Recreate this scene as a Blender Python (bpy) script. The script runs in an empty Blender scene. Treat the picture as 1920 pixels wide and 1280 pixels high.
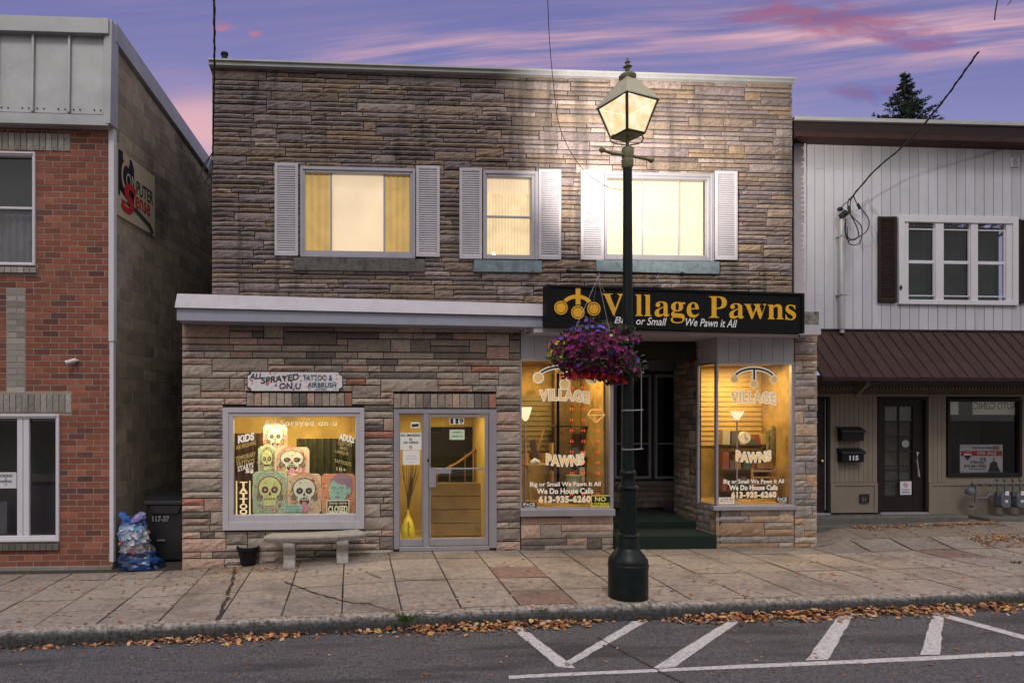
import bpy, math, random
from mathutils import Vector, noise as mnoise
random.seed(7)
R = math.radians
S = bpy.context.scene
COL = S.collection

# ------------------------------------------------------------------ camera
F = 1280.0; PPX = 702.0; HY = 785.0; CZ = 1.93; CD = 10.2
TH = math.atan((PPX - 620.0) / F)
cam = bpy.data.cameras.new('camera'); camo = bpy.data.objects.new('camera', cam); COL.objects.link(camo)
cam.sensor_width = 36; cam.lens = 36 * F / 1920
cam.shift_x = (960 - PPX) / 1920; cam.shift_y = (HY - 640) / 1920
cam.clip_end = 3000
camo.location = (0, -CD, CZ); camo.rotation_euler = (R(90), 0, -TH)
S.camera = camo
S.view_settings.view_transform = 'Standard'; S.view_settings.look = 'None'
S.view_settings.gamma = 1; S.view_settings.exposure = 0.0
S.cycles.use_denoising = True
S.cycles.max_bounces = 6; S.cycles.transparent_max_bounces = 12
S.cycles.sample_clamp_indirect = 4

# ------------------------------------------------------------------ world: dusk sky, pale overcast glow behind the camera
w = bpy.data.worlds.new('World'); S.world = w; w.use_nodes = True
nt = w.node_tree; nt.nodes.clear()
def N(t, **k):
    n = nt.nodes.new(t)
    for a, b in k.items(): setattr(n, a, b)
    return n
def L(a, b): nt.links.new(a, b)
def M(op, a, b=None, clamp=False):
    n = N('ShaderNodeMath', operation=op, use_clamp=clamp)
    for i, v in enumerate((a, b)):
        if v is None: continue
        if isinstance(v, (int, float)): n.inputs[i].default_value = v
        else: L(v, n.inputs[i])
    return n.outputs[0]
def MIX(f, a, b, mode='MIX'):
    n = N('ShaderNodeMix', data_type='RGBA', blend_type=mode)
    for i, v in ((0, f), (6, a), (7, b)):
        if isinstance(v, (int, float)): n.inputs[i].default_value = v
        elif isinstance(v, tuple): n.inputs[i].default_value = (*v, 1)
        else: L(v, n.inputs[i])
    return n.outputs[2]
def STEP(v, a, b):
    n = N('ShaderNodeMapRange', interpolation_type='SMOOTHSTEP')
    L(v, n.inputs[0]); n.inputs[1].default_value = a; n.inputs[2].default_value = b
    return n.outputs[0]
tc = N('ShaderNodeTexCoord'); sp = N('ShaderNodeSeparateXYZ'); L(tc.outputs['Generated'], sp.inputs[0])
x, y, z = sp.outputs
yy = M('MAXIMUM', y, 0.12)
u = M('DIVIDE', x, yy); v = M('DIVIDE', z, yy)
def NOI(cx, cy, sc, det=4, rough=.55, seed=0.0, dist=0.0):
    c = N('ShaderNodeCombineXYZ'); L(cx, c.inputs[0]); L(cy, c.inputs[1]); c.inputs[2].default_value = seed
    n = N('ShaderNodeTexNoise'); n.inputs['Scale'].default_value = sc; n.inputs['Detail'].default_value = det
    n.inputs['Roughness'].default_value = rough; n.inputs['Distortion'].default_value = dist
    L(c.outputs[0], n.inputs['Vector']); return n.outputs[0]
base = MIX(STEP(v, .30, .62), (.27, .26, .53), (.135, .14, .39))
# long pink cirrus, slightly climbing to the right
a = .11
s1 = M('ADD', M('MULTIPLY', u, math.cos(a)), M('MULTIPLY', v, math.sin(a)))
s2 = M('SUBTRACT', M('MULTIPLY', v, math.cos(a)), M('MULTIPLY', u, math.sin(a)))
warp = M('MULTIPLY', M('SUBTRACT', NOI(s1, s2, 1.1, 1, .5, 3.1), .5), .10)
s2w = M('ADD', s2, warp)
st = NOI(M('MULTIPLY', s1, .55), M('MULTIPLY', s2w, 11.5), 2.3, 6, .58, 1.7, .0)
st3 = NOI(M('MULTIPLY', s1, 2.2), M('MULTIPLY', s2w, 34.0), 2.3, 6, .6, 4.4)
st = M('ADD', M('MULTIPLY', st, .68), M('MULTIPLY', st3, .32))
st2 = NOI(M('MULTIPLY', s1, .8), M('MULTIPLY', s2w, 5.0), 1.6, 4, .5, 8.7)
bd = M('DIVIDE', M('SUBTRACT', v, M('ADD', M('MULTIPLY', u, .07), .515)), .052)
lowband = M('MULTIPLY', M('POWER', 2.718, M('MULTIPLY', M('MULTIPLY', bd, bd), -1.0)), STEP(u, -.12, .12))
mask = M('MULTIPLY', STEP(st, .38, .64), M('ADD', M('MULTIPLY', STEP(st2, .36, .62), .8), .25), True)
mask = M('MULTIPLY', mask, M('ADD', M('MULTIPLY', lowband, .95), .10), True)
col = MIX(M('MULTIPLY', mask, .95, True), base, (.82, .43, .46))
# warm glow low over the roofs, middle and left
glow = M('MULTIPLY', M('SUBTRACT', 1.0, STEP(v, .42, .53)), STEP(NOI(s1, M('MULTIPLY', s2, 4.0), 1.9, 3, .5, 5.5), .30, .58))
gm = M('MULTIPLY', glow, M('SUBTRACT', 1.0, STEP(u, .45, .75)))
col = MIX(M('MULTIPLY', gm, .8, True), col, (.82, .42, .42))
# magenta cloud banks high on the right, one small puff on the left
def bank(cu, cv, ru, rv, thr, colr, k):
    global col
    du = M('DIVIDE', M('SUBTRACT', u, cu), ru); dv = M('DIVIDE', M('SUBTRACT', M('ADD', v, M('MULTIPLY', u, k)), cv + cu * k), rv)
    d = M('SQRT', M('ADD', M('POWER', M('ABSOLUTE', du), 2.0), M('POWER', M('ABSOLUTE', dv), 2.0)))
    nn = NOI(M('MULTIPLY', u, 5.0), M('MULTIPLY', v, 17.0), 3.0, 7, .62, thr * 9, .3)
    m = STEP(M('ADD', M('SUBTRACT', 1.0, d), M('MULTIPLY', M('SUBTRACT', nn, .5), 2.2)), -.1, .95)
    colr2 = MIX(STEP(nn, .40, .62), (colr[0] * .55, colr[1] * 1.15, colr[2] * 1.35), colr)
    col = MIX(M('MULTIPLY', m, .88), col, colr2)
bank(.76, .612, .22, .034, .5, (.36, .09, .19), .08)
bank(.90, .585, .09, .018, .3, (.28, .11, .27), .06)
bank(.83, .50, .07, .022, .7, (.20, .11, .30), .0)
bank(-.155, .565, .018, .010, .2, (.58, .16, .24), .0)
bank(-.108, .558, .012, .006, .9, (.45, .16, .28), .0)
# physical dusk sky added faintly, and the pale overcast half of the sky behind the camera
sky = N('ShaderNodeTexSky', sky_type='NISHITA'); sky.sun_disc = False
sky.sun_elevation = R(38); sky.sun_rotation = R(200)
nis = N('ShaderNodeVectorMath', operation='SCALE'); L(sky.outputs[0], nis.inputs[0]); nis.inputs['Scale'].default_value = .006
front = MIX(1.0, col, nis.outputs[0], 'ADD')
cl = NOI(x, z, 3.0, 4, .5, 2.2)
back = MIX(cl, (.80, .775, .84), (1.13, 1.09, 1.03))
bs_ = N('ShaderNodeVectorMath', operation='SCALE'); L(back, bs_.inputs[0]); L(M('ADD', M('MULTIPLY', STEP(z, .0, .75), .58), .41), bs_.inputs['Scale']); back = bs_.outputs[0]
sky_dir = STEP(y, -.25, .30)
hs = N('ShaderNodeHueSaturation'); hs.inputs['Saturation'].default_value = .90; hs.inputs['Value'].default_value = 1.04; L(front, hs.inputs['Color']); front = hs.outputs[0]
col_all = MIX(sky_dir, back, front)
low = STEP(z, -.05, .01)
col_all = MIX(low, (.05, .05, .06), col_all)
bg = N('ShaderNodeBackground'); L(col_all, bg.inputs[0]); bg.inputs[1].default_value = 1.0
out = N('ShaderNodeOutputWorld'); L(bg.outputs[0], out.inputs[0])

sun = bpy.data.lights.new('sun', 'SUN'); suno = bpy.data.objects.new('sun', sun); COL.objects.link(suno)
sun.energy = 1.0; sun.angle = R(14); sun.color = (1, .95, .92)
suno.rotation_euler = (R(38), 0, R(-14))

# ------------------------------------------------------------------ photograph-to-place measuring helpers
def ray(px, py):
    a = (px - PPX) / F; b = -(py - HY) / F
    return (math.sin(TH) + a * math.cos(TH), math.cos(TH) - a * math.sin(TH), b)
def X(px, Y): r = ray(px, 0); return r[0] * (Y + CD) / r[1]
def Z(px, py, Y): r = ray(px, py); return CZ + r[2] * (Y + CD) / r[1]
def rect(px0, py0, px1, py1, Y):
    xm = (px0 + px1) / 2
    return X(px0, Y), X(px1, Y), Z(xm, py1, Y), Z(xm, py0, Y)     # x0 x1 z0 z1
def lerp(a, b, t): return a + (b - a) * t
def pw(pts, q):
    if q <= pts[0][0]: return pts[0][1]
    for (a, b), (c, d) in zip(pts, pts[1:]):
        if q <= c: return lerp(b, d, (q - a) / (c - a))
    return pts[-1][1]
KY = -2.9
BP = [(X(p, 0), Z(p, r, 0)) for p, r in ((200, 1073), (345, 1068), (560, 1050), (738, 1032), (1160, 1029), (1340, 1027), (1530, 1025), (1920, 1012))]
KP = [(X(p, KY), Z(p, r, KY)) for p, r in ((0, 1186), (480, 1165), (960, 1143), (1500, 1125), (1920, 1109))]
def g(x, y):
    b = pw(BP, x); k = pw(KP, x)
    if x > 7.5 and y > -.6:          # the forecourt climbs towards the steps of the right-hand building
        t = min(1, (x - 7.5) / .5) * max(0, min(1, (y + .6) / 1.1)); rise = .20 * t * t * (3 - 2 * t)
        return lerp(b, k, max(0, min(1, y / KY))) + rise
    return lerp(b, k, max(0, min(1, y / KY)))
def road(x, y=0): return pw(KP, x) - .155
def onroad(px, py):
    d = ray(px, py); t = 5.0
    for _ in range(30): t = (road(d[0] * t) - CZ) / d[2]
    return d[0] * t, d[1] * t - CD
def onwalk(px, py):
    d = ray(px, py); t = 8.0
    for _ in range(40): t = lerp(t, (g(d[0] * t, d[1] * t - CD) - CZ) / d[2], .7)
    return d[0] * t, d[1] * t - CD

# ------------------------------------------------------------------ materials
MATS = {}
def mat(name, c, rough=.7, metal=0.0, var=.12, vs=6.0, bump=0.0, bs=60.0, attr=False, spec=.5, emit=0.0, ec=None,
        stain=0.0, ss=1.5, sc_=(.05, .045, .04), transl=0.0, coat=0.0, streak=False):
    if name in MATS: return MATS[name]
    m = bpy.data.materials.new(name); m.use_nodes = True; t = m.node_tree; b = t.nodes['Principled BSDF']
    def n(ty, **k):
        q = t.nodes.new(ty)
        for a_, b_ in k.items(): setattr(q, a_, b_)
        return q
    lk = t.links.new
    b.inputs['Roughness'].default_value = rough; b.inputs['Metallic'].default_value = metal
    b.inputs['Specular IOR Level'].default_value = spec
    if coat: b.inputs['Coat Weight'].default_value = coat
    co = n('ShaderNodeTexCoord'); src = co.outputs['Object']
    cur = None
    if attr:
        at = n('ShaderNodeVertexColor'); at.layer_name = 'col'; cur = at.outputs[0]
    def mixn(f, a_, b_, mode='MIX'):
        q = n('ShaderNodeMix', data_type='RGBA', blend_type=mode)
        for i, v_ in ((0, f), (6, a_), (7, b_)):
            if isinstance(v_, (int, float)): q.inputs[i].default_value = v_
            elif isinstance(v_, tuple): q.inputs[i].default_value = (*v_[:3], 1)
            else: lk(v_, q.inputs[i])
        return q.outputs[2]
    if cur is None: cur = mixn(0.0, c, c)
    if var:
        nz = n('ShaderNodeTexNoise'); nz.inputs['Scale'].default_value = vs; nz.inputs['Detail'].default_value = 6
        nz.inputs['Roughness'].default_value = .65; lk(src, nz.inputs['Vector'])
        mr = n('ShaderNodeMapRange'); lk(nz.outputs[0], mr.inputs[0]); mr.inputs[1].default_value = .3; mr.inputs[2].default_value = .7
        mr.inputs[3].default_value = 1 - var; mr.inputs[4].default_value = 1 + var
        vm = n('ShaderNodeVectorMath', operation='SCALE'); lk(cur, vm.inputs[0]); lk(mr.outputs[0], vm.inputs['Scale']); cur = vm.outputs[0]
    if stain:
        mp = n('ShaderNodeMapping'); lk(src, mp.inputs[0])
        if streak: mp.inputs['Scale'].default_value = (.45, 2.4, 1) if streak == 'x' else (3.2, 3.2, .35)
        nz = n('ShaderNodeTexNoise'); nz.inputs['Scale'].default_value = ss; nz.inputs['Detail'].default_value = 8; nz.inputs['Roughness'].default_value = .6
        lk(mp.outputs[0], nz.inputs['Vector'])
        mr = n('ShaderNodeMapRange', interpolation_type='SMOOTHSTEP'); lk(nz.outputs[0], mr.inputs[0])
        mr.inputs[1].default_value = .50; mr.inputs[2].default_value = .68; mr.inputs[3].default_value = 0; mr.inputs[4].default_value = stain
        cur = mixn(mr.outputs[0], cur, sc_)
    lk(cur, b.inputs['Base Color'])
    if bump:
        nz = n('ShaderNodeTexNoise'); nz.inputs['Scale'].default_value = bs; nz.inputs['Detail'].default_value = 8; lk(src, nz.inputs['Vector'])
        bp = n('ShaderNodeBump'); bp.inputs['Strength'].default_value = bump; bp.inputs['Distance'].default_value = .01
        lk(nz.outputs[0], bp.inputs['Height']); lk(bp.outputs[0], b.inputs['Normal'])
    if emit:
        b.inputs['Emission Strength'].default_value = emit
        if ec: b.inputs['Emission Color'].default_value = (*ec, 1)
        else: lk(cur, b.inputs['Emission Color'])
    if transl:
        tr = n('ShaderNodeBsdfTranslucent'); lk(cur, tr.inputs[0]); mx = n('ShaderNodeMixShader'); mx.inputs[0].default_value = transl
        lk(b.outputs[0], mx.inputs[1]); lk(tr.outputs[0], mx.inputs[2]); lk(mx.outputs[0], t.nodes['Material Output'].inputs[0])
    MATS[name] = m; return m
def glass(name, tint=(1, 1, 1), refl=1.0, rough=.0):
    if name in MATS: return MATS[name]
    m = bpy.data.materials.new(name); m.use_nodes = True; t = m.node_tree; t.nodes.clear()
    o = t.nodes.new('ShaderNodeOutputMaterial'); tr = t.nodes.new('ShaderNodeBsdfTransparent'); gl = t.nodes.new('ShaderNodeBsdfGlossy')
    tr.inputs[0].default_value = (*tint, 1); gl.inputs['Roughness'].default_value = rough
    ge = t.nodes.new('ShaderNodeNewGeometry'); dp = t.nodes.new('ShaderNodeVectorMath'); dp.operation = 'DOT_PRODUCT'
    t.links.new(ge.outputs['Normal'], dp.inputs[0]); t.links.new(ge.outputs['Incoming'], dp.inputs[1])
    def mth(op, a, b):
        q = t.nodes.new('ShaderNodeMath'); q.operation = op
        for i, v_ in enumerate((a, b)):
            if isinstance(v_, (int, float)): q.inputs[i].default_value = v_
            else: t.links.new(v_, q.inputs[i])
        return q.outputs[0]
    c_ = mth('SUBTRACT', 1.0, mth('ABSOLUTE', dp.outputs['Value'], 0)); p5 = mth('POWER', c_, 5.0)
    class ml: outputs = [mth('MULTIPLY', mth('ADD', mth('MULTIPLY', p5, .9), .045 * refl), 1.0)]
    mx = t.nodes.new('ShaderNodeMixShader'); t.links.new(ml.outputs[0], mx.inputs[0]); t.links.new(tr.outputs[0], mx.inputs[1]); t.links.new(gl.outputs[0], mx.inputs[2])
    t.links.new(mx.outputs[0], o.inputs[0]); MATS[name] = m; return m

# ------------------------------------------------------------------ mesh builder and object helpers
ORG = {}
class MB:
    def __init__(s): s.v = []; s.f = []; s.c = []; s.smooth = []
    def add(s, vs, fs, col=(1, 1, 1), sm=False):
        o = len(s.v); s.v += [tuple(q) for q in vs]; s.f += [tuple(i + o for i in f) for f in fs]
        s.c += [col] * len(vs); s.smooth += [sm] * len(fs); return s
    def box(s, x0, x1, y0, y1, z0, z1, col=(1, 1, 1)):
        return s.add([(x0, y0, z0), (x1, y0, z0), (x1, y1, z0), (x0, y1, z0), (x0, y0, z1), (x1, y0, z1), (x1, y1, z1), (x0, y1, z1)],
                     [(0, 3, 2, 1), (4, 5, 6, 7), (0, 1, 5, 4), (1, 2, 6, 5), (2, 3, 7, 6), (3, 0, 4, 7)], col)
    def prism(s, poly, y0, y1, col=(1, 1, 1)):            # polygon in XZ, from y0 to y1
        n = len(poly); vs = [(p[0], y0, p[1]) for p in poly] + [(p[0], y1, p[1]) for p in poly]
        fs = [tuple(range(n)), tuple(range(2 * n - 1, n - 1, -1))] + [(i, i + n, (i + 1) % n + n, (i + 1) % n) for i in range(n)]
        return s.add(vs, fs, col)
    def prismx(s, poly, x0, x1, col=(1, 1, 1)):           # polygon in YZ, from x0 to x1
        n = len(poly); vs = [(x0, p[0], p[1]) for p in poly] + [(x1, p[0], p[1]) for p in poly]
        fs = [tuple(range(n)), tuple(range(2 * n - 1, n - 1, -1))] + [(i, i + n, (i + 1) % n + n, (i + 1) % n) for i in range(n)]
        return s.add(vs, fs, col)
    def frame(s, o, i, y0, y1, col=(1, 1, 1)):            # rectangular ring: outer (x0,x1,z0,z1), inner
        a, b, c, d = o; e, f, g_, h = i
        s.box(a, e, y0, y1, c, d, col); s.box(f, b, y0, y1, c, d, col)
        s.box(e, f, y0, y1, c, g_, col); s.box(e, f, y0, y1, h, d, col); return s
    def tube(s, path, r, n=8, col=(1, 1, 1), cap=True):
        P = [Vector(p) for p in path]; vs = []; fs = []; m = len(P)
        rr = r if isinstance(r, (list, tuple)) else [r] * m
        for i, p in enumerate(P):
            d = (P[min(i + 1, m - 1)] - P[max(i - 1, 0)]).normalized()
            up = Vector((0, 0, 1)) if abs(d.z) < .95 else Vector((1, 0, 0))
            a_ = d.cross(up).normalized(); b_ = d.cross(a_).normalized()
            for k in range(n):
                t = 2 * math.pi * k / n; vs.append(tuple(p + (a_ * math.cos(t) + b_ * math.sin(t)) * rr[i]))
        for i in range(m - 1):
            for k in range(n):
                fs.append((i * n + k, i * n + (k + 1) % n, (i + 1) * n + (k + 1) % n, (i + 1) * n + k))
        if cap: fs.append(tuple(range(n))[::-1]); fs.append(tuple((m - 1) * n + k for k in range(n)))
        return s.add(vs, fs, col, True)
    def lathe(s, prof, cx, cy, n=24, col=(1, 1, 1), rot=0.0, sm=True, sq=1.0):
        vs = []; fs = []; m = len(prof)
        for r_, z_ in prof:
            for k in range(n):
                t = 2 * math.pi * k / n + rot; vs.append((cx + r_ * math.cos(t), cy + r_ * math.sin(t) * sq, z_))
        for i in range(m - 1):
            for k in range(n): fs.append((i * n + k, i * n + (k + 1) % n, (i + 1) * n + (k + 1) % n, (i + 1) * n + k))
        fs.append(tuple(range(n))[::-1]); fs.append(tuple((m - 1) * n + k for k in range(n)))
        return s.add(vs, fs, col, sm)
    def ball(s, c, r, n=12, col=(1, 1, 1), sz=1.0):
        pr = [(max(1e-4, r * math.sin(math.pi * i / n)), c[2] - r * sz * math.cos(math.pi * i / n)) for i in range(n + 1)]
        return s.lathe(pr, c[0], c[1], n * 2, col)
    def build(s, name, m, parent=None, bevel=0.0, org=None):
        me = bpy.data.meshes.new(name)
        if parent is not None: o_ = ORG[parent.name]
        else: o_ = org or (0, 0, 0)
        me.from_pydata([(a - o_[0], b - o_[1], c - o_[2]) for a, b, c in s.v], [], s.f)
        ca = me.color_attributes.new('col', 'FLOAT_COLOR', 'POINT')
        ca.data.foreach_set('color', [k for c in s.c for k in (c[0], c[1], c[2], 1.0)])
        me.polygons.foreach_set('use_smooth', s.smooth)
        me.materials.append(m); me.update()
        ob = bpy.data.objects.new(name, me); COL.objects.link(ob)
        ORG[ob.name] = o_
        if parent is not None: ob.parent = parent
        else: ob.location = o_
        if any(s.smooth):
            try: me.set_sharp_from_angle(angle=R(40))
            except Exception: pass
        if bevel:
            b = ob.modifiers.new('bevel', 'BEVEL'); b.width = bevel; b.segments = 1; b.limit_method = 'ANGLE'
        return ob
def thing(name, label, cat, loc, group=None):
    o = bpy.data.objects.new(name, None); COL.objects.link(o); o.location = loc; o.empty_display_size = .2
    ORG[o.name] = tuple(loc); o['label'] = label; o['category'] = cat
    if group: o['group'] = group
    return o
def tag(o, label, cat, group=None):
    o['label'] = label; o['category'] = cat
    if group: o['group'] = group
    return o
def struct(o, kind='structure'): o['kind'] = kind; return o
def bx(name, m, parent, x0, x1, y0, y1, z0, z1, bevel=0.0, col=(1, 1, 1)):
    return MB().box(x0, x1, y0, y1, z0, z1, col).build(name, m, parent, bevel)
def copytree(o, loc):
    c = o.copy(); COL.objects.link(c); c.location = loc; ORG[c.name] = ORG[o.name]
    for ch in list(o.children):
        d = ch.copy(); COL.objects.link(d); d.parent = c
        for gr in list(ch.children):
            e = gr.copy(); COL.objects.link(e); e.parent = d
    return c

# text as mesh, facing the street (-Y); fitted into x0..x1 / z0..z1
def text_polys(body, bold=0.0, shear=0.0, spacing=1.0):
    cu = bpy.data.curves.new('t', 'FONT'); cu.body = body; cu.size = 1; cu.offset = bold; cu.shear = shear; cu.space_character = spacing
    cu.resolution_u = 3; cu.align_x = 'CENTER'
    ob = bpy.data.objects.new('t', cu); COL.objects.link(ob)
    dg = bpy.context.evaluated_depsgraph_get(); dg.update()
    me = bpy.data.meshes.new_from_object(ob.evaluated_get(dg))
    vs = [tuple(q.co) for q in me.vertices]; fs = [tuple(p.vertices) for p in me.polygons]
    bpy.data.objects.remove(ob); bpy.data.curves.remove(cu); bpy.data.meshes.remove(me)
    return vs, fs
def addtext(mb, body, x0, x1, z0, z1, Y, bold=0.0, shear=0.0, arc=0.0, slope=0.0, mirror=False, spacing=1.0, plane='Y', col=(1, 1, 1), grow=0.0, ref=None):
    vs, fs = text_polys(body, bold, shear, spacing)
    rv = text_polys(ref or body, 0, shear, spacing)[0]
    ax, bx_ = min(q[0] for q in rv), max(q[0] for q in rv); az, bz = min(q[1] for q in rv), max(q[1] for q in rv)
    out = []
    for q in vs:
        uu = (q[0] - ax) / (bx_ - ax); vv = (q[1] - az) / (bz - az)
        if mirror: uu = 1 - uu
        t = 2 * uu - 1
        p = x0 + uu * (x1 - x0); r = z0 + vv * (z1 - z0) + arc * (1 - t * t) + slope * t
        out.append((p, Y, r) if plane == 'Y' else (Y, p, r))
    mb.add(out, fs, col); return mb

# ------------------------------------------------------------------ shared materials
m_upper = mat('ashlar', (0, 0, 0), .9, attr=True, var=.32, vs=30, bump=.8, bs=45, stain=.6, ss=1.3, sc_=(.045, .04, .038), streak=True)
m_lower = mat('ashlar_low', (0, 0, 0), .9, attr=True, var=.3, vs=28, bump=.7, bs=40, stain=.35, ss=3.5, sc_=(.07, .06, .05))
m_mortar = mat('mortar', (.025, .021, .018), .95, bump=.5, bs=80)
m_brick = mat('brick', (0, 0, 0), .9, attr=True, var=.25, vs=40, bump=.4, bs=90, stain=.3, ss=2.0, sc_=(.07, .04, .035))
m_bmort = mat('brick_mortar', (.31, .25, .21), .95, bump=.4, bs=80)
m_alu = mat('aluminium', (.36, .34, .38), .45, .35, var=.08, vs=3)
m_lilac = mat('painted_metal', (.48, .45, .49), .5, .0, var=.08, vs=2.5, bump=.25, bs=4, stain=.3, ss=2.5, sc_=(.36, .33, .34), streak=True)
m_galv = mat('galvanised', (.40, .40, .41), .5, .3, var=.14, vs=2.2, bump=.35, bs=3, stain=.3, ss=.9, sc_=(.36, .38, .27))
m_white = mat('white_paint', (.62, .60, .65), .55, var=.05, stain=.1, ss=3, sc_=(.35, .33, .33))
m_dark = mat('reflection_dark', (.012, .012, .013), .9, var=0)
m_black = mat('black_paint', (.008, .009, .010), .45, var=.1, spec=.25)
m_green = mat('lamp_green', (.004, .009, .0085), .42, var=.4, vs=8, bump=.15, bs=25, spec=.28, stain=.5, ss=9, sc_=(.014, .016, .015))
m_rubber = mat('cable_black', (.012, .012, .013), .6, var=0)
m_glass = glass('window_glass')
m_glassd = glass('dim_glass', (.8, .8, .8), 1.0)
m_conc = mat('concrete', (.25, .225, .20), .95, var=.2, vs=8, bump=.6, bs=50, stain=.4, ss=2, sc_=(.10, .09, .085))

# ------------------------------------------------------------------ ground
XS = [-16 + i * .5 for i in range(80)]
def sheet(name, m, ys, zf, xs=XS, kind='structure'):
    mb = MB(); vs = [(x_, y_, zf(x_, y_)) for y_ in ys for x_ in xs]; n = len(xs)
    fs = [(j * n + i, j * n + i + 1, (j + 1) * n + i + 1, (j + 1) * n + i) for j in range(len(ys) - 1) for i in range(n - 1)]
    mb.add(vs, fs); return struct(mb.build(name, m), kind)
m_ground = mat('earth', (.10, .085, .06), 1, var=.3, vs=1, bump=.4, bs=20)
gmb = MB().box(-900, 900, -900, 900, -1.3, -1.0); struct(gmb.build('ground', m_ground))
m_asph = mat('asphalt', (.115, .104, .110), .85, var=.9, vs=42, bump=1.3, bs=90, stain=.65, ss=1.3, sc_=(.035, .031, .033), streak='x')
nt2 = m_asph.node_tree
sheet('road', m_asph, [KY - .02, -4, -5, -6, -8, -11, -14], lambda x_, y_: road(x_))
m_walk = mat('paving', (0, 0, 0), .92, attr=True, var=.34, vs=14, bump=.6, bs=110, stain=.5, ss=1.6, sc_=(.13, .105, .085))
m_joint = mat('joint_dirt', (.05, .04, .032), 1, var=.3, bump=.5)
sheet('sidewalk_bed', m_joint, [.0, -.1, -.2, -.3, -.4, -.5, -.6, -1, -2, KY + .02], lambda x_, y_: g(x_, y_) - (.014 if x_ < 6.9 else .05))
sheet('yard', m_joint, [12, 6, 1, .6, .4, .2, .0], lambda x_, y_: g(x_, y_) - (.016 if x_ < 6.9 else .08))
# paving slabs, real joints between them
xj = [X(407, KY) + i * .657 for i in range(-14, 24)]
yj = [KY + .16, -2.16, -1.6, -1.05, -.5, -.02]
mb = MB()
redspots = [onwalk(997, 1114), onwalk(940, 1074), onwalk(1815, 1040)]
fanx = lambda xx, yy_: xx + (yy_ - KY) * .03      # joints lean very slightly
for i in range(len(xj) - 1):
    for j in range(5):
        x0, x1, y0, y1 = xj[i], xj[i + 1], yj[j], yj[j + 1]
        cx, cy = (x0 + x1) / 2, (y0 + y1) / 2
        c = random.uniform(.88, 1.1); colr = (.34 * c, .277 * c, .235 * c)
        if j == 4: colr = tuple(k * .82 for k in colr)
        if random.random() < .12: colr = (.34, .275, .23)
        for (rx, ry) in redspots:
            if fanx(x0, cy) < rx < fanx(x1, cy) and y0 < ry < y1: colr = (.25, .155, .13)
        e = .007 + random.random() * .005; ey = .0015 if j in (0, 2) else .0045; dz = random.uniform(-.003, .003); tl = random.uniform(-.004, .004)
        nn = 4; vs = []; 
        for b_ in range(nn + 1):
            for a_ in range(nn + 1):
                yy_ = lerp(y0 + (ey if j in (1, 3) else e), y1 - (ey if j in (0, 2) else e), b_ / nn); xx = fanx(lerp(x0 + e, x1 - e, a_ / nn), yy_)
                vs.append((xx, yy_, g(xx, yy_) + dz + tl * (a_ / nn - .5)))
        fs = [(b_ * (nn + 1) + a_, b_ * (nn + 1) + a_ + 1, (b_ + 1) * (nn + 1) + a_ + 1, (b_ + 1) * (nn + 1) + a_) for b_ in range(nn) for a_ in range(nn)]
        mb.add(vs, fs, colr)
        # slab edges
        ed = [0, nn, (nn + 1) ** 2 - 1, nn * (nn + 1)]
        q = [vs[k] for k in ed]; lo = [(p[0], p[1], p[2] - .02) for p in q]
        mb.add(q + lo, [(k, k + 4, (k + 1) % 4 + 4, (k + 1) % 4) for k in range(4)], tuple(k * .6 for k in colr))
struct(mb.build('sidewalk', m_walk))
# forecourt slabs in front of the right-hand building
mb = MB()
for i in range(14):
    x0 = X(1532, 0) - .12 + i * .9
    c = random.uniform(.85, 1.05); colr = (.25 * c, .195 * c, .155 * c)
    for (y0, y1) in ((-.02, .18), (.18, .38), (.38, .6), (.6, 1.0)):
        vs = [(p_, q_, g(p_, q_) + .001) for p_, q_ in ((x0, y0), (x0 + .89, y0), (x0 + .89, y1), (x0, y1))]
        mb.add(vs, [(0, 1, 2, 3)], colr)
struct(mb.build('forecourt', m_walk))
# kerb: rounded, chipped edge
m_kerb = mat('kerb_concrete', (.30, .27, .245), .95, attr=True, var=.75, vs=22, bump=1.2, bs=40, stain=.8, ss=14, sc_=(.03, .028, .026))
mb = MB(); prof = [(.17, -.03), (.17, 0.0), (.06, .002), (.03, -.004), (.006, -.022), (-.008, -.05), (-.012, -.10), (-.016, -.24)]
nx = 500; vs = []
for i in range(nx + 1):
    xx = -15 + 30 * i / nx
    for k, (dy, dz) in enumerate(prof):
        j_ = (mnoise.noise(Vector((xx * 5, k * .6, 0))) * .013 + mnoise.noise(Vector((xx * 16, k * .9, 4))) * .009) * (1 if 2 <= k <= 5 else .15)
        vs.append((xx, KY + dy - j_ * .6, pw(KP, xx) + dz + j_ * (.9 if k > 2 else .3)))
n = len(prof)
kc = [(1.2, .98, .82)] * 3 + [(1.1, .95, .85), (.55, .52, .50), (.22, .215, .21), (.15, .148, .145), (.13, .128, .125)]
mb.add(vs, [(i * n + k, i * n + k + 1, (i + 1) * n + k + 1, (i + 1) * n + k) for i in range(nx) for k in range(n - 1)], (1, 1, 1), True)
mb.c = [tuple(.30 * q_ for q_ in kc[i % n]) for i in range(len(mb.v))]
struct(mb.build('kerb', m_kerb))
# far side of the street
sheet('opposite_sidewalk', mat('far_paving', (.26, .22, .19), .95, var=.2, bump=.3), [-14, -14.01, -17.5], lambda x_, y_: road(x_) + (.0 if y_ == -14 else .14))
sheet('lawn', mat('lawn_grass', (.05, .08, .03), 1, var=.4, vs=9, bump=.8), [-17.5, -30, -60], lambda x_, y_: road(x_) + .12)

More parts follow.
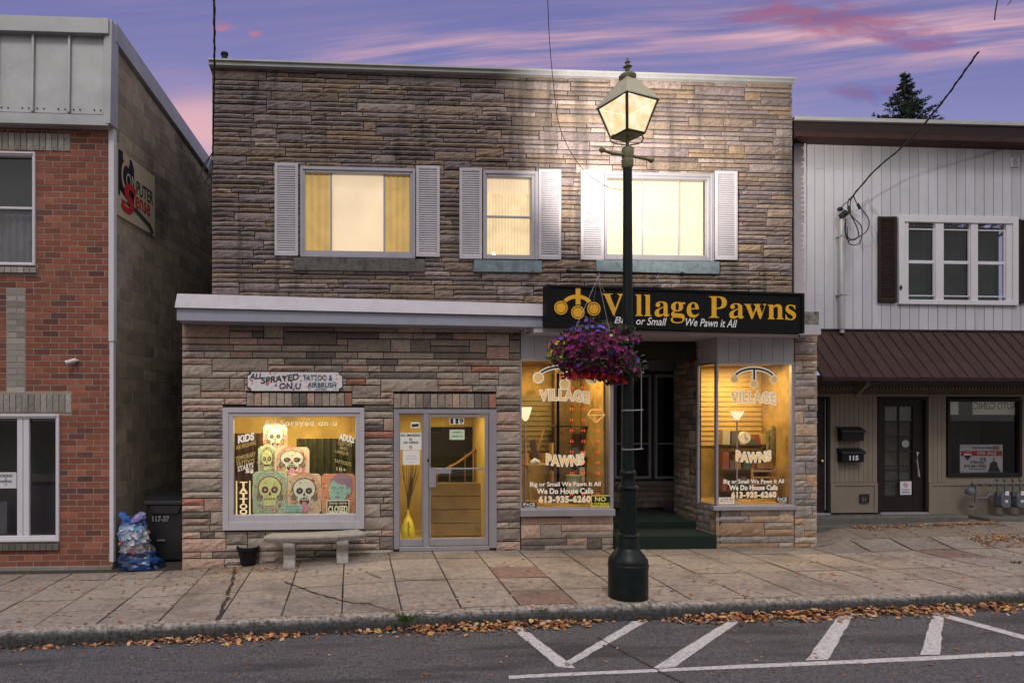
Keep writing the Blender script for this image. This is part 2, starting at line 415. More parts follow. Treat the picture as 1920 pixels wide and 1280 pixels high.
# road markings (paint sheets 4 mm above the asphalt)
m_paint = mat('road_paint', (.60, .565, .57), .8, var=.3, vs=30, bump=.4, bs=120, stain=.55, ss=26, sc_=(.12, .115, .12))
def marking(pts):
    q = [onroad(*p) for p in pts]
    mb = MB(); n = 14
    a, b, c, d = q; vs = []
    for i in range(n + 1):
        t = i / n
        for (s0, s1) in ((a, b), (d, c)):
            xx = lerp(s0[0], s1[0], t) + random.uniform(-.006, .006); yy_ = lerp(s0[1], s1[1], t) + random.uniform(-.006, .006)
            vs.append((xx, yy_, road(xx) + .004))
    mb.add(vs, [(2 * i, 2 * i + 1, 2 * i + 3, 2 * i + 2) for i in range(n)])
    struct(mb.build('road_marking', m_paint))
marking([(955, 1267), (1920, 1221), (1920, 1229), (955, 1273)])
marking([(957, 1176), (1046, 1250), (1080, 1253), (977, 1174)])
marking([(1188, 1164), (1057, 1242), (1062, 1251), (1215, 1164)])
marking([(1371, 1160), (1222, 1253), (1265, 1250), (1394, 1160)])
marking([(1574, 1151), (1511, 1238), (1553, 1237), (1601, 1150)])
marking([(1748, 1151), (1726, 1228), (1762, 1227), (1770, 1151)])
marking([(1725, 1145), (1925, 1200), (1925, 1192), (1750, 1145)])
# cracks
def crack(pts, f_, zf, w_=.012, name='pavement_crack'):
    P = [f_(*p) for p in pts]; mb = MB(); path = []
    for a, b in zip(P, P[1:]):
        for k in range(8):
            t = k / 8; path.append((lerp(a[0], b[0], t) + random.uniform(-.012, .012), lerp(a[1], b[1], t) + random.uniform(-.012, .012)))
    vs = []
    for i, (a, b) in enumerate(path):
        ww = w_ * random.uniform(.4, 1.2); vs += [(a - ww * .6, b - ww * .6, zf(a, b) + .005), (a + ww * .6, b + ww * .6, zf(a, b) + .005)]
    mb.add(vs, [(2 * i, 2 * i + 1, 2 * i + 3, 2 * i + 2) for i in range(len(path) - 1)])
    struct(mb.build(name, m_joint))
crack([(1120, 1195), (1180, 1228), (1230, 1255), (1290, 1285)], onroad, lambda a, b: road(a), .02)
crack([(535, 1090), (590, 1112), (660, 1130), (690, 1131), (735, 1112)], onwalk, g, .02)
crack([(690, 1131), (750, 1150)], onwalk, g, .01)
crack([(690, 1076), (720, 1085)], onwalk, g, .01)
# rutted, opened joint by the bench
crack([(441, 1066), (436, 1090), (424, 1125), (406, 1168)], onwalk, g, .045, 'pavement_joint')

# ------------------------------------------------------------------ masonry
def masonry(mb, x0, x1, z0, z1, Y, course, ln, palette, openings=(), ztop=None, dbl=.14, rough=.010, gap=.005, depth=.05, regular=False, zb=None):
    rows = int(math.ceil((z1 - z0) / course)); occ = [[] for _ in range(rows + 1)]
    def free(r):
        zc = z0 + (r + .5) * course; seg = [(x0, x1)]
        blocks = [(o[0], o[1]) for o in openings if o[2] < zc < o[3]] + occ[r]
        for (a, b) in blocks:
            ns = []
            for (c, d) in seg:
                if b <= c or a >= d: ns.append((c, d)); continue
                if a > c: ns.append((c, a))
                if b < d: ns.append((b, d))
            seg = ns
        return sorted(s for s in seg if s[1] - s[0] > .03)
    for r in range(rows):
        for (a, b) in free(r):
            xx = a
            if regular and r % 2: xx = a - ln[0] / 2
            while xx < b - 1e-3:
                l_ = ln[0] if regular else random.uniform(*ln) * random.choice((1, 1, .6, 1.3))
                e_ = min(b, xx + l_)
                if not regular and b - e_ < ln[0] * .45: e_ = b
                s_ = max(a, xx); h = 1
                if e_ - s_ < .02: xx = e_; continue
                if not regular and random.random() < dbl and r + 1 < rows:
                    if any(q[0] <= s_ + 1e-4 and q[1] >= e_ - 1e-4 for q in free(r + 1)): h = 2; occ[r + 1].append((s_, e_))
                zl = z0 + r * course + (gap if r else 0); zh = z0 + (r + h) * course - gap
                if ztop: zh = min(zh, ztop((s_ + e_) / 2))
                if zb: zl = max(zl, zb((s_ + e_) / 2))
                if zh - zl > .015:
                    c = palette(r, s_, h)
                    if regular: stone(mb, s_ + gap, e_ - gap, zl, zh, Y, depth, c, .002, 1)
                    else: stone(mb, s_ + gap * .7, e_ - gap * .7, zl, zh, Y, depth, c, rough, max(2, int((e_ - s_) / .07)))
                xx = e_
def stone(mb, a, b, c, d, Y, depth, colr, rough, nx_):
    nz_ = 2 if (rough > .004) else 1; o = random.uniform(-.5, .5) * rough; bulge = rough * random.uniform(.2, 1.2)
    vs = []; 
    if rough <= .004:
        y = Y + random.uniform(-.002, .002); mb.add([(a, y, c), (b, y, c), (b, y, d), (a, y, d), (a, y + depth, c), (b, y + depth, c), (b, y + depth, d), (a, y + depth, d)],
            [(0, 1, 2, 3), (0, 4, 5, 1), (1, 5, 6, 2), (2, 6, 7, 3), (3, 7, 4, 0)], colr); return
    nz_ = 2 if d - c < .1 else 4
    for j in range(nz_ + 1):
        for i in range(nx_ + 1):
            edge = i in (0, nx_) or j in (0, nz_)
            y = Y + o - (0 if edge else bulge + rough * random.uniform(-.55, .55)) + (rough * random.uniform(0, .5) if edge else 0)
            vs.append((lerp(a, b, i / nx_), y, lerp(c, d, j / nz_)))
    w_ = nx_ + 1
    fs = [(j * w_ + i, j * w_ + i + 1, (j + 1) * w_ + i + 1, (j + 1) * w_ + i) for j in range(nz_) for i in range(nx_)]
    mb.add(vs, fs, colr)
    q = [vs[0], vs[nx_], vs[-1], vs[nz_ * w_]]; bk = [(p[0], Y + depth, p[2]) for p in q]
    mb.add(q + bk, [(0, 4, 5, 1), (1, 5, 6, 2), (2, 6, 7, 3), (3, 7, 4, 0)], tuple(k * .75 for k in colr))
def pal(cs):
    def f_(r, x_, h):
        wts = [c[3] for c in cs]; c = random.choices(cs, wts)[0]; k = random.uniform(.8, 1.18)
        return (c[0] * k, c[1] * k, c[2] * k)
    return f_
pal_up = pal([(0.235, 0.172, 0.133, 3.0), (0.195, 0.152, 0.153, 3.0), (0.307, 0.236, 0.212, 1.6), (0.189, 0.140, 0.117, 2.4), (0.248, 0.172, 0.117, 1.1), (0.228, 0.182, 0.172, 2.4)])
pal_lo = pal([(0.356, 0.290, 0.239, 3.4), (0.181, 0.145, 0.126, 1.7), (0.443, 0.298, 0.235, 1.9), (0.390, 0.167, 0.113, 0.5), (0.408, 0.329, 0.266, 2.4), (0.294, 0.237, 0.196, 2.2)])
pal_pier = pal([(.40, .32, .26, 3), (.46, .33, .235, 2), (.28, .24, .22, 2), (.36, .30, .29, 2), (.42, .27, .17, 1)])

# ================================================================== MAIN STONE BUILDING
U = .6                                                     # upper wall plane
SB = thing('stone_building', 'two storey stone clad building with a pawn shop under a long black sign', 'building', (2.7, 0, 0))
xl, xr = X(397, U), X(1486, U)
zl_, zr_ = Z(397, 126, U), Z(1486, 157, U)
ztop = lambda x_: lerp(zl_, zr_, (x_ - xl) / (xr - xl))
wins = [(563, 315, 778, 484), (905, 321, 1009, 487), (1132, 325, 1337, 489)]
ops = []
for wn in wins: ops.append(rect(*wn, U))
sills = [(550, 484, 797, 508), (889, 488, 1016, 510), (1118, 489, 1349, 512)]
for s_ in sills: ops.append(rect(*s_, U))
zlow = 3.55
mb = MB(); masonry(mb, xl, xr, zlow, max(zl_, zr_), U, .0735, (.30, .95), pal_up, ops, ztop, dbl=.15, gap=.0078, rough=.018)
mb.build('upper_wall', m_upper, SB)
def holewall(mb, x0, x1, z0, z1, y0, y1, holes, zt=None):
    xs = sorted({x0, x1, *[min(max(h[i], x0), x1) for h in holes for i in (0, 1)]})
    zs = sorted({z0, z1, *[min(max(h[i], z0), z1) for h in holes for i in (2, 3)]})
    for a, b in zip(xs, xs[1:]):
        run = None
        for c, d in zip(zs, zs[1:]):
            hole = any(h[0] < (a + b) / 2 < h[1] and h[2] < (c + d) / 2 < h[3] for h in holes)
            if not hole:
                run = (run[0], d) if run else (c, d)
            if (hole or d == z1) and run: mb.box(a, b, y0, y1, run[0], run[1]); run = None
mb = MB(); holewall(mb, xl + .01, xr - .01, 2.9, min(zl_, zr_) - .01, U + .03, U + .22, ops[:3])
mb.box(xl + .01, xl + .2, U + .22, 12, 0, 7.3).box(xr - .2, xr - .01, U + .22, 12, 3.55, 7.3).box(xr - .2, xr - .01, 2.9, 12, 0, 3.55).box(xl + .2, xr - .2, 11.8, 12, 0, 7.3)
mb.build('backing_wall', m_mortar, SB)
bx('roof', mat('roof_tar', (.05, .05, .05), .95), SB, xl + .02, xr - .02, U + .225, 11.7, 7.0, 7.1)
# parapet cap, two stepped metal strips
def strip(name, m, x0, x1, za0, zb0, za1, zb1, y0, y1, parent=SB, bevel=.003):
    return MB().prism([(x0, za0), (x1, za1), (x1, zb1), (x0, zb0)], y0, y1).build(name, m, parent, bevel)
xc0, xc1 = X(391, U - .1), X(1491, U - .1)
cc = strip('parapet_cap', m_galv, xc0, xc1, Z(391, 121, U - .1), Z(391, 110, U - .1), Z(1491, 155, U - .1), Z(1491, 146, U - .1), U - .10, U + .35)
strip('cap_lip', m_galv, xc0, xc1, Z(391, 113, U - .12), Z(391, 109.5, U - .12), Z(1491, 149, U - .12), Z(1491, 145.5, U - .12), U - .135, U - .101, parent=cc)
px_ = X(421, 1.5); MB().lathe([(.05, 7.0), (.05, Z(421, 104, 1.5)), (.062, Z(421, 104, 1.5)), (.062, Z(421, 100, 1.5))], px_, 1.5, 14).build('vent_pipe', m_black, SB)
mb = MB()
for i, s_ in enumerate(sills): pass
m_sill = mat('sill_concrete', (.11, .10, .095), .95, var=.35, vs=18, bump=.7, bs=60, stain=.6, ss=8, sc_=(.04, .038, .035))
m_sillb = mat('sill_blue', (.17, .22, .25), .9, var=.3, vs=14, bump=.6, bs=60, stain=.7, ss=7, sc_=(.07, .075, .075))
for i, s_ in enumerate(sills):
    a, b, c, d = rect(*s_, U - .05)
    bx('window_sill', m_sill if i == 0 else m_sillb, SB, a, b, U - .06, U + .03, c, d, .006)

# lit blinds and curtains
def wavecurtain(x0, x1, z0, z1, Y, amp=.012, per=.05, n=80, scallop=0):
    mb = MB(); vs = []
    for i in range(n + 1):
        xx = lerp(x0, x1, i / n); yy_ = Y + amp * math.sin(xx / per * 6.28 + 2.5 * mnoise.noise(Vector((xx * 3, 0, 0)))) 
        b_ = z0 + (scallop * abs(math.sin(xx / .14 * math.pi)) if scallop else 0)
        vs += [(xx, yy_, b_), (xx, yy_, z1)]
    mb.add(vs, [(2 * i, 2 * i + 2, 2 * i + 3, 2 * i + 1) for i in range(n)], (1, 1, 1), True); return mb
def emat(name, c, e, var=.15, vs=3, wave=None):
    if name in MATS: return MATS[name]
    m = bpy.data.materials.new(name); m.use_nodes = True; t = m.node_tree; b = t.nodes['Principled BSDF']
    co = t.nodes.new('ShaderNodeTexCoord'); nz = t.nodes.new('ShaderNodeTexNoise'); nz.inputs['Scale'].default_value = vs; nz.inputs['Detail'].default_value = 5
    t.links.new(co.outputs['Object'], nz.inputs[0])
    fac = nz.outputs[0]
    if wave:
        sp_ = t.nodes.new('ShaderNodeSeparateXYZ'); t.links.new(co.outputs['Object'], sp_.inputs[0])
        mm = t.nodes.new('ShaderNodeMath'); mm.operation = 'SINE'; m2 = t.nodes.new('ShaderNodeMath'); m2.operation = 'MULTIPLY'; m2.inputs[1].default_value = wave[1]
        t.links.new(sp_.outputs[wave[0]], m2.inputs[0]); t.links.new(m2.outputs[0], mm.inputs[0])
        m3 = t.nodes.new('ShaderNodeMath'); m3.operation = 'MULTIPLY_ADD'; m3.inputs[1].default_value = .12; t.links.new(mm.outputs[0], m3.inputs[0]); t.links.new(nz.outputs[0], m3.inputs[2]); fac = m3.outputs[0]
    mr = t.nodes.new('ShaderNodeMapRange'); t.links.new(fac, mr.inputs[0]); mr.inputs[1].default_value = .3; mr.inputs[2].default_value = .7; mr.inputs[3].default_value = 1 - var; mr.inputs[4].default_value = 1 + var
    vm = t.nodes.new('ShaderNodeVectorMath'); vm.operation = 'SCALE'; vm.inputs[0].default_value = c; t.links.new(mr.outputs[0], vm.inputs['Scale'])
    t.links.new(vm.outputs[0], b.inputs['Emission Color']); b.inputs['Emission Strength'].default_value = e
    b.inputs['Base Color'].default_value = (c[0] * .5, c[1] * .5, c[2] * .5, 1); b.inputs['Roughness'].default_value = .9
    MATS[name] = m; return m
e_cream = emat('lit_blind', (1.0, .77, .50), .70, .14, 1.2)
e_tan = emat('lit_tan_curtain', (.52, .33, .09), .80, .16, 5, wave=(0, 55))
e_sheer = emat('lit_sheer', (.98, .76, .44), .68, .16, 6, wave=(0, 120))
e_blind = emat('lit_venetian', (1.0, .88, .62), .58, .14, 3, wave=(2, 190))
def window(outer, glassr, Y, parent, mfr, mull=(), rails=(), depth=.07, name='window', gm=None, inner=True, sw=.03):
    o = rect(*outer, Y); gi = rect(*glassr, Y)
    fr = MB().frame(o, gi, Y - .02, Y + .08).build(name, mfr, parent, .006)
    mid = tuple(lerp(o[k], gi[k], .55) for k in range(4))
    # inner lip a little proud, makes the stepped frame section
    MB().frame(o, mid, Y - .04, Y - .021).build('trim', mfr, fr, .004)
    if mull or rails:
        mb = MB()
        for p in mull: a = X(p, Y); mb.box(a - sw / 2, a + sw / 2, Y + .015, Y + .05, gi[2], gi[3])
        for p in rails: c = Z((outer[0] + outer[2]) / 2, p, Y); mb.box(gi[0], gi[1], Y + .010, Y + .055, c - sw / 2, c + sw / 2)
        mb.build('mullion', mfr, fr, .003)
    MB().box(gi[0] - .005, gi[1] + .005, Y + .058, Y + .064, gi[2] - .005, gi[3] + .005).build('pane', gm or m_glass, fr)
    return fr, o, gi
UY = U + .02
w1, o1, g1 = window(wins[0], (572, 326, 769, 471), UY, SB, m_alu, (621, 721))
xa, xb = X(621, UY), X(721, UY)
MB().box(xa, xb, UY + .12, UY + .125, g1[2] - .02, g1[3] + .02).build('blind', e_cream, w1)
wavecurtain(g1[0] - .02, xa, g1[2] - .02, g1[3] + .02, UY + .15, .01, .09).build('curtain', e_tan, w1)
wavecurtain(xb, g1[1] + .02, g1[2] - .02, g1[3] + .02, UY + .15, .01, .09).build('curtain', e_tan, w1)
w2, o2, g2 = window(wins[1], (913, 333, 996, 478), UY, SB, m_alu, (), (406,))
wavecurtain(g2[0] - .02, g2[1] + .02, g2[2] - .02, g2[3] + .02, UY + .16).build('sheer_curtain', e_sheer, w2)
wavecurtain(g2[0] - .02, g2[1] + .02, g2[3] - .24, g2[3] + .02, UY + .12, .014, .06, scallop=.03).build('valance', e_cream, w2)
w3, o3, g3 = window(wins[2], (1138, 336, 1326, 478), UY, SB, m_alu, (1206, 1274), (), sw=.014)
mb = MB(); nsl = 46
for i in range(nsl):
    zz = lerp(g3[2] - .02, g3[3] + .02, (i + .5) / nsl); mb.prismx([(UY + .115, zz - .017), (UY + .14, zz + .012), (UY + .142, zz + .010), (UY + .117, zz - .019)], g3[0], g3[1])
mb.build('venetian_blind', e_blind, w3)
bx('backdrop', e_blind, w3, g3[0] - .02, g3[1] + .02, UY + .16, UY + .165, g3[2] - .03, g3[3] + .03)

# louvred shutters
def shutter(px0, py0, px1, py1, Y, m, parent, step=.036, name='shutter'):
    a, b, c, d = rect(px0, py0, px1, py1, Y); f_ = .045
    fr = MB().frame((a, b, c, d), (a + f_, b - f_, c + f_ * 1.3, d - f_), Y - .035, Y).build(name, m, parent, .004)
    mb = MB(); z_ = c + f_ * 1.3
    while z_ < d - f_ - .005:
        mb.prismx([(Y - .006, z_ + step), (Y - .010, z_ + step), (Y - .030, z_ + .008), (Y - .030, z_), (Y - .006, z_)], a + f_, b - f_); z_ += step
    mb.build('louvre', m, fr); return fr
for q in ((515, 307, 559, 480), (780, 312, 824, 482), (861, 316, 903, 486), (1009, 319, 1051, 487), (1088, 320, 1131, 488), (1340, 322, 1381, 488)):
    shutter(*q, U - .012, m_lilac, SB)

# ---------------- lower storey: stone wall left part
Y0 = 0.0
TW = (418, 764, 683, 992); DR = (738, 767, 930, 1027)
xw0, xw1 = X(341, Y0), X(976, Y0)
zc = Z(650, 598, Y0)
tw = rect(*TW, Y0); dr = rect(*DR, Y0)
sol1 = rect(462, 736, 660, 761, Y0); sol2 = rect(738, 738, 930, 765, Y0)
mb = MB(); zbf = lambda x_: pw(BP, x_) - .02
masonry(mb, xw0, xw1, -.42, zc, Y0, .0985, (.28, .80), pal_lo, [tw, (dr[0], dr[1], -1, dr[3]), sol1, sol2], dbl=.20, rough=.017, gap=.0075, zb=zbf)
for sl in (sol1, sol2):
    n = int((sl[1] - sl[0]) / .105); w_ = (sl[1] - sl[0]) / n
    for i in range(n):
        stone(mb, sl[0] + i * w_ + .005, sl[0] + (i + 1) * w_ - .005, sl[2] + .006, sl[3] - .004, Y0 - .008, .05, pal_lo(0, 0, 0), .010, 2)
mb.build('lower_wall', m_lower, SB)
mb = MB(); holewall(mb, xw0 + .01, xw1 - .01, -.8, zc + .02, .03, .25, [tw, (dr[0], dr[1], -1, dr[3])])
mb.box(xw0 + .01, xw0 + .2, .25, 8, -.8, zc)
mb.build('lower_backing', m_mortar, SB)

# tattoo shop window
e_room = mat('shop_wall', (.42, .27, .07), .8, var=.35, vs=2.2, stain=.5, ss=1.2, sc_=(.10, .07, .015))
m_frame = m_lilac
def room(name, x0, x1, y0, y1, z0, z1, m, parent):
    mb = MB(); mb.box(x0, x1, y1, y1 + .02, z0, z1).box(x0, x1, y0, y1, z0 - .02, z0).box(x0, x1, y0, y1, z1, z1 + .02)
    mb.box(x0 - .02, x0, y0, y1, z0, z1).box(x1, x1 + .02, y0, y1, z0, z1)
    return mb.build(name, m, parent)
def arealight(x, y, z, sx, sy, e, c, rot=(0, 0, 0)):
    l = bpy.data.lights.new('shop_ceiling_light', 'AREA'); l.shape = 'RECTANGLE'; l.size = sx; l.size_y = sy; l.energy = e; l.color = c
    o = bpy.data.objects.new('shop_ceiling_light', l); COL.objects.link(o); o.location = (x, y, z); o.rotation_euler = rot
TW_o, TW_g = (418, 764, 683, 992), (438, 781, 667, 964)
twf, to_, tg = window(TW_o, TW_g, Y0 - .03, SB, m_frame)
room('shop_interior', tg[0] - .15, tg[1] + .15, .26, .95, tg[2] - .1, tg[3] + .1, e_room, SB)
arealight((tg[0] + tg[1]) / 2, .12, tg[3] + .09, 1.7, .06, 30, (1, .82, .42), (R(22), 0, 0))
# door with sidelight
DG = Y0 + .02
dfx = rect(738, 767, 930, 1027, DG)
a, b, c, d = dfx
d0 = MB()
d0.box(a, X(748, DG), DG - .05, DG + .07, c, d).box(X(916, DG), b, DG - .05, DG + .07, c, d)
d0.box(X(748, DG), X(916, DG), DG - .05, DG + .07, Z(835, 775, DG), d)
d0.box(X(793, DG), X(803, DG), DG - .045, DG + .07, c, Z(835, 775, DG) - .001)
d0.box(X(748, DG), X(916, DG), DG - .06, DG + .09, c - .03, Z(835, 1023, DG))
door = d0.build('door', m_alu, SB, .005)
slo = (X(748, DG), X(793, DG), Z(770, 1023, DG), Z(770, 775, DG)); sli = rect(750, 777, 791, 1010, DG)
MB().frame(slo, sli, DG - .02, DG + .03).build('sidelight_frame', m_alu, door, .003)
MB().box(sli[0], sli[1], DG, DG + .006, sli[2], sli[3]).build('sidelight', m_glass, door)
lfo = (X(804, DG) + .002, X(915, DG), Z(860, 1021, DG), Z(860, 776, DG)); lfi = rect(807, 782, 909, 1008, DG)
MB().frame(lfo, lfi, DG - .03, DG + .02).build('door_leaf', m_alu, door, .004)
MB().box(lfi[0], lfi[1], DG, DG + .006, lfi[2], lfi[3]).build('door_glass', m_glass, door)
zz = Z(860, 878, DG)
mb = MB(); mb.box(lfi[0], lfi[1], DG - .05, DG - .025, zz - .012, zz + .012)
mb.build('push_bar', m_alu, door, .004)
mb = MB(); mb.box(X(803, DG), X(816, DG), DG - .085, DG - .065, Z(808, 912, DG), Z(808, 876, DG)); mb.box(X(804, DG), X(810, DG), DG - .066, DG - .03, Z(808, 908, DG), Z(808, 880, DG))
mb.box(X(816, DG) + .001, X(845, DG), DG - .062, DG - .052, Z(830, 887, DG), Z(830, 877, DG))
mb.build('door_handle', m_alu, door, .004)
MB().ball((X(802, DG), DG - .05, Z(802, 862, DG)), .018).build('lock', m_black, door)
room('hallway', dfx[0] + .02, dfx[1] - .02, .26, 1.7, dfx[2] + .0, dfx[3] + .05, mat('hall_wall', (.50, .36, .13), .7, var=.25, vs=1.5), SB)
arealight((a + b) / 2, .75, d - .02, .9, .5, 20, (1, .76, .28))
# boards, dark sheet and bars added to imitate reflections in the door glass
m_wood = mat('wood_brown', (.22, .12, .05), .6, var=.25, vs=4)
mb = MB(); m_st = mat('reflection_tan', (.26, .18, .07), .6, var=.3, vs=2)
for i in range(4):
    zq = lerp(dfx[2] + .02, Z(860, 905, .95), i / 4); mb.box(X(800, .95), X(930, .95), .95 + i * .012, 1.2, zq, lerp(dfx[2] + .02, Z(860, 905, .95), (i + 1) / 4) - .012)
mb.build('reflection_bands', m_st, SB)
bx('dark_reflection_panel', m_dark, SB, X(800, 1.65), X(925, 1.65), 1.64, 1.66, dfx[2], Z(860, 800, 1.65))
mb = MB(); mb.tube([(X(812, .8), .8, Z(812, 893, .8)), (X(860, 1.1), 1.1, Z(860, 866, 1.1)), (X(902, 1.4), 1.4, Z(902, 835, 1.4))], .022, 8)
for q_ in (820, 846, 878, 898): mb.tube([(X(q_, 1.0), 1.0 + (q_ - 812) * .004, dfx[2]), (X(q_, 1.0), 1.0 + (q_ - 812) * .004, Z(q_, 893 - (q_ - 812) * .62, 1.0))], .012, 6)
mb.build('reflection_bars', m_wood, SB)
# ---------------- canopy over the left shop
CY = -.42
m_canopyt = mat('canopy_fascia', (.34, .34, .42), .45, .25, var=.08, vs=2, stain=.3, ss=3, sc_=(.24, .24, .30))
xa, xb = X(328, CY), X(1024, CY)
zA = [(Z(328, r, CY)) for r in (547, 577, 600)]; zB = [(Z(1024, r, CY)) for r in (567, 593, 613)]
mb = MB()      # sloping top face, dropping front face
def loft(mb, prL, prR, x0, x1):
    n = len(prL); vs = [(x0, p[0], p[1]) for p in prL] + [(x1, p[0], p[1]) for p in prR]
    fs = [tuple(range(n))[::-1], tuple(range(n, 2 * n))] + [(i, (i + 1) % n, (i + 1) % n + n, i + n) for i in range(n)]
    mb.add(vs, fs)
loft(mb, [(CY - .03, zA[1]), (CY + .13, zA[0]), (U, zA[0] + .05), (U, zA[1])], [(CY - .03, zB[1]), (CY + .13, zB[0]), (U, zB[0] + .05), (U, zB[1])], xa, xb)
cn = mb.build('canopy', m_lilac, SB, .004)
mb = MB(); loft(mb, [(CY + .02, zA[2]), (CY + .02, zA[1] - .004), (U, zA[1] - .004), (U, zA[2])], [(CY + .02, zB[2]), (CY + .02, zB[1] - .004), (U, zB[1] - .004), (U, zB[2])], xa + .02, xb)
mb.build('fascia', m_canopyt, cn, .003)
# rest of the canopy running behind the shop sign to the right end
e0, e1 = X(1000, CY + .06), X(1536, CY + .06)
mb = MB(); zt_, zm_, zb_ = Z(1536, 583, CY), Z(1536, 608, CY), Z(1536, 627, CY)
mb.box(e0, e1, CY + .06, U, zm_, zt_); cr_ = mb.build('canopy_end', mat('weathered_board', (.20, .18, .165), .9, var=.6, vs=14, stain=.95, ss=11, sc_=(.02, .018, .016)), SB, .004)
MB().box(e0, e1 + .015, CY + .04, U, zb_, zm_ - .002).build('fascia', m_lilac, cr_, .004)

# ---------------- pawn shop front
LV = (978, 677, 1144, 951); RV = (1345, 682, 1484, 946)
# siding above the show windows
m_sid = mat('siding_board', (.44, .42, .44), .6, var=.06, vs=3, stain=.25, ss=2, sc_=(.26, .25, .25), streak=True)
def boards(x0, x1, z0, z1, Y, wd, name='siding', parent=SB, m=m_sid, gap=.007, back=True, zt=None):
    mb = MB(); n = max(1, round((x1 - x0) / wd)); w_ = (x1 - x0) / n
    for i in range(n):
        a = x0 + i * w_; t0 = zt(a) if zt else z1
        mb.box(a + gap / 2, a + w_ - gap / 2, Y, Y + .02, z0, min(z1, t0) if zt else z1)
    mb.box(x0, x1, Y + .008, Y + .05, z0 + .001, z1 - .001)
    return mb.build(name, m, parent)
ztopS = Z(1250, 618, 0)
xL0, xL1 = X(977, 0), X(1150, 0); xR0, xR1 = X(1345, 0), X(1489, 0)
zsL = Z(1060, 672, 0); zsR = Z(1415, 679, 0)
boards(xL0, xL1, zsL, zc, .0, .205); boards(xR0, xR1, zsR, zc, .0, .175)
bx('trim_strip', m_lilac, SB, xL0, xL1, -.015, .05, zsL - .04, zsL - .001, .003)
bx('trim_strip', m_lilac, SB, xR0, xR1, -.015, .05, zsR - .03, zsR - .001, .003)
YV = .0
def showwin(gp, px0, px1, name='show_window'):
    o = rect(px0, gp[1] - 3, px1, gp[3] + 3, YV); gi = rect(*gp, YV)
    fr = MB().frame(o, gi, YV - .01, YV + .06).build(name, m_alu, SB, .004)
    MB().box(gi[0], gi[1], YV + .025, YV + .031, gi[2], gi[3]).build('pane', m_glass, fr)
    return fr, o, gi
lv, lo_, lg = showwin(LV, 975, 1150)
rv, ro_, rg = showwin(RV, 1343, 1490)
sl = rect(975, 954, 1152, 967, -.05); bx('window_sill', m_alu, SB, sl[0], sl[1], -.09, .05, sl[2], sl[3], .006)
sl2 = rect(1337, 948, 1494, 956, -.05); bx('window_sill', m_alu, SB, sl2[0], sl2[1], -.07, .05, sl2[2], sl2[3], .006)
# stone bulkheads and pier
mb = MB()
masonry(mb, xL0, xL1, -.2, sl[2], -.0, .105, (.3, .8), pal_lo, dbl=.3, rough=.012, zb=zbf)
mb.build('window_bulkhead', m_lower, SB); mb = MB()
masonry(mb, xR0 - .02, xR1, -.2, sl2[2], -.0, .105, (.35, .95), pal_pier, dbl=.35, rough=.014, zb=zbf)
mb.build('window_bulkhead', m_lower, SB); mb = MB()
masonry(mb, xR1, X(1531, 0), -.2, zc, -.02, .098, (.14, .34), pal_pier, dbl=.2, rough=.014, zb=zbf)
mb.build('stone_pier', m_lower, SB)
for bq in ((xL0, xL1 - .01, .03, .25, -.5, sl[2]), (xR0 + .03, xR1, .03, .06, -.5, sl2[2]), (xR1 + .01, X(1531, 0) - .01, .02, .2, -.5, zc)): bx('masonry_backing', m_mortar, SB, *bq)
# right show window: slanting side glass into the entry
YS = .56; xs_ = X(1309, YS); xs2 = X(1293, 1.0)
side = MB()
gz0, gz1 = rg[2], rg[3]
def wallseg(mb, xa, ya, xb, yb, z0, z1, th=.02):
    dx, dy = xb - xa, yb - ya; l = math.hypot(dx, dy); nx_, ny_ = -dy / l * th, dx / l * th
    vs = [(xa, ya, z0), (xb, yb, z0), (xb + nx_, yb + ny_, z0), (xa + nx_, ya + ny_, z0)]; vs += [(p[0], p[1], z1) for p in vs]
    mb.add(vs, [(0, 3, 2, 1), (4, 5, 6, 7), (0, 1, 5, 4), (1, 2, 6, 5), (2, 3, 7, 6), (3, 0, 4, 7)])
xe = xR0
sp_ = MB(); wallseg(sp_, xs_, YS, xe, 0.03, gz0, gz1, .006); sp_.build('side_pane', m_glass, rv)
fr_ = MB(); wallseg(fr_, xs_, YS, xe, 0.03, gz0 - .05, gz0 - .002, .05); wallseg(fr_, xs_, YS, xe, .03, gz1 + .002, gz1 + .04, .05)
fr_.box(xe - .022, xe + .012, -.012, .04, gz0, gz1); fr_.box(xs_ - .02, xs_ + .02, YS - .02, YS + .03, gz0 - .05, gz1 + .04); fr_.build('side_frame', m_alu, rv, .003)
mb = MB()
for i in range(8):
    t0, t1 = i / 8 + .008, (i + 1) / 8 - .008
    wallseg(mb, lerp(xs_, xe, t0), lerp(YS, .0, t0), lerp(xs_, xe, t1), lerp(YS, .0, t1), gz1 + .045, zc, .02)
wallseg(mb, xs_ + .012, YS + .01, xe + .012, .02, gz1 + .045, zc, .02)
mb.build('side_siding', m_sid, SB)
# stone of the slanted bulkhead and inner wall: built flat then folded
def foldstones(xa, ya, xb, yb, z0, z1, palette, course=.105):
    t = MB(); l = math.hypot(xb - xa, yb - ya); masonry(t, 0, l, z0, z1, 0, course, (.2, .5), palette, dbl=.3, rough=.010)
    dx, dy = (xb - xa) / l, (yb - ya) / l; m_ = MB(); m_.f = t.f; m_.c = t.c; m_.smooth = t.smooth
    m_.v = [(xa + p[0] * dx - p[1] * dy, ya + p[0] * dy + p[1] * dx, p[2]) for p in t.v]; return m_
foldstones(xs_ - .0, YS, xe, 0.0, -.15, sl2[2], pal_pier).build('side_stone', m_lower, SB)
mb = MB(); wallseg(mb, xs_ + .03, YS, xe + .03, .0, -.3, sl2[2] - .005, .03); wallseg(mb, xs2 + .02, 1.5, xs_ + .03, YS, -.3, zc, .02); mb.build('masonry_backing', m_mortar, SB)
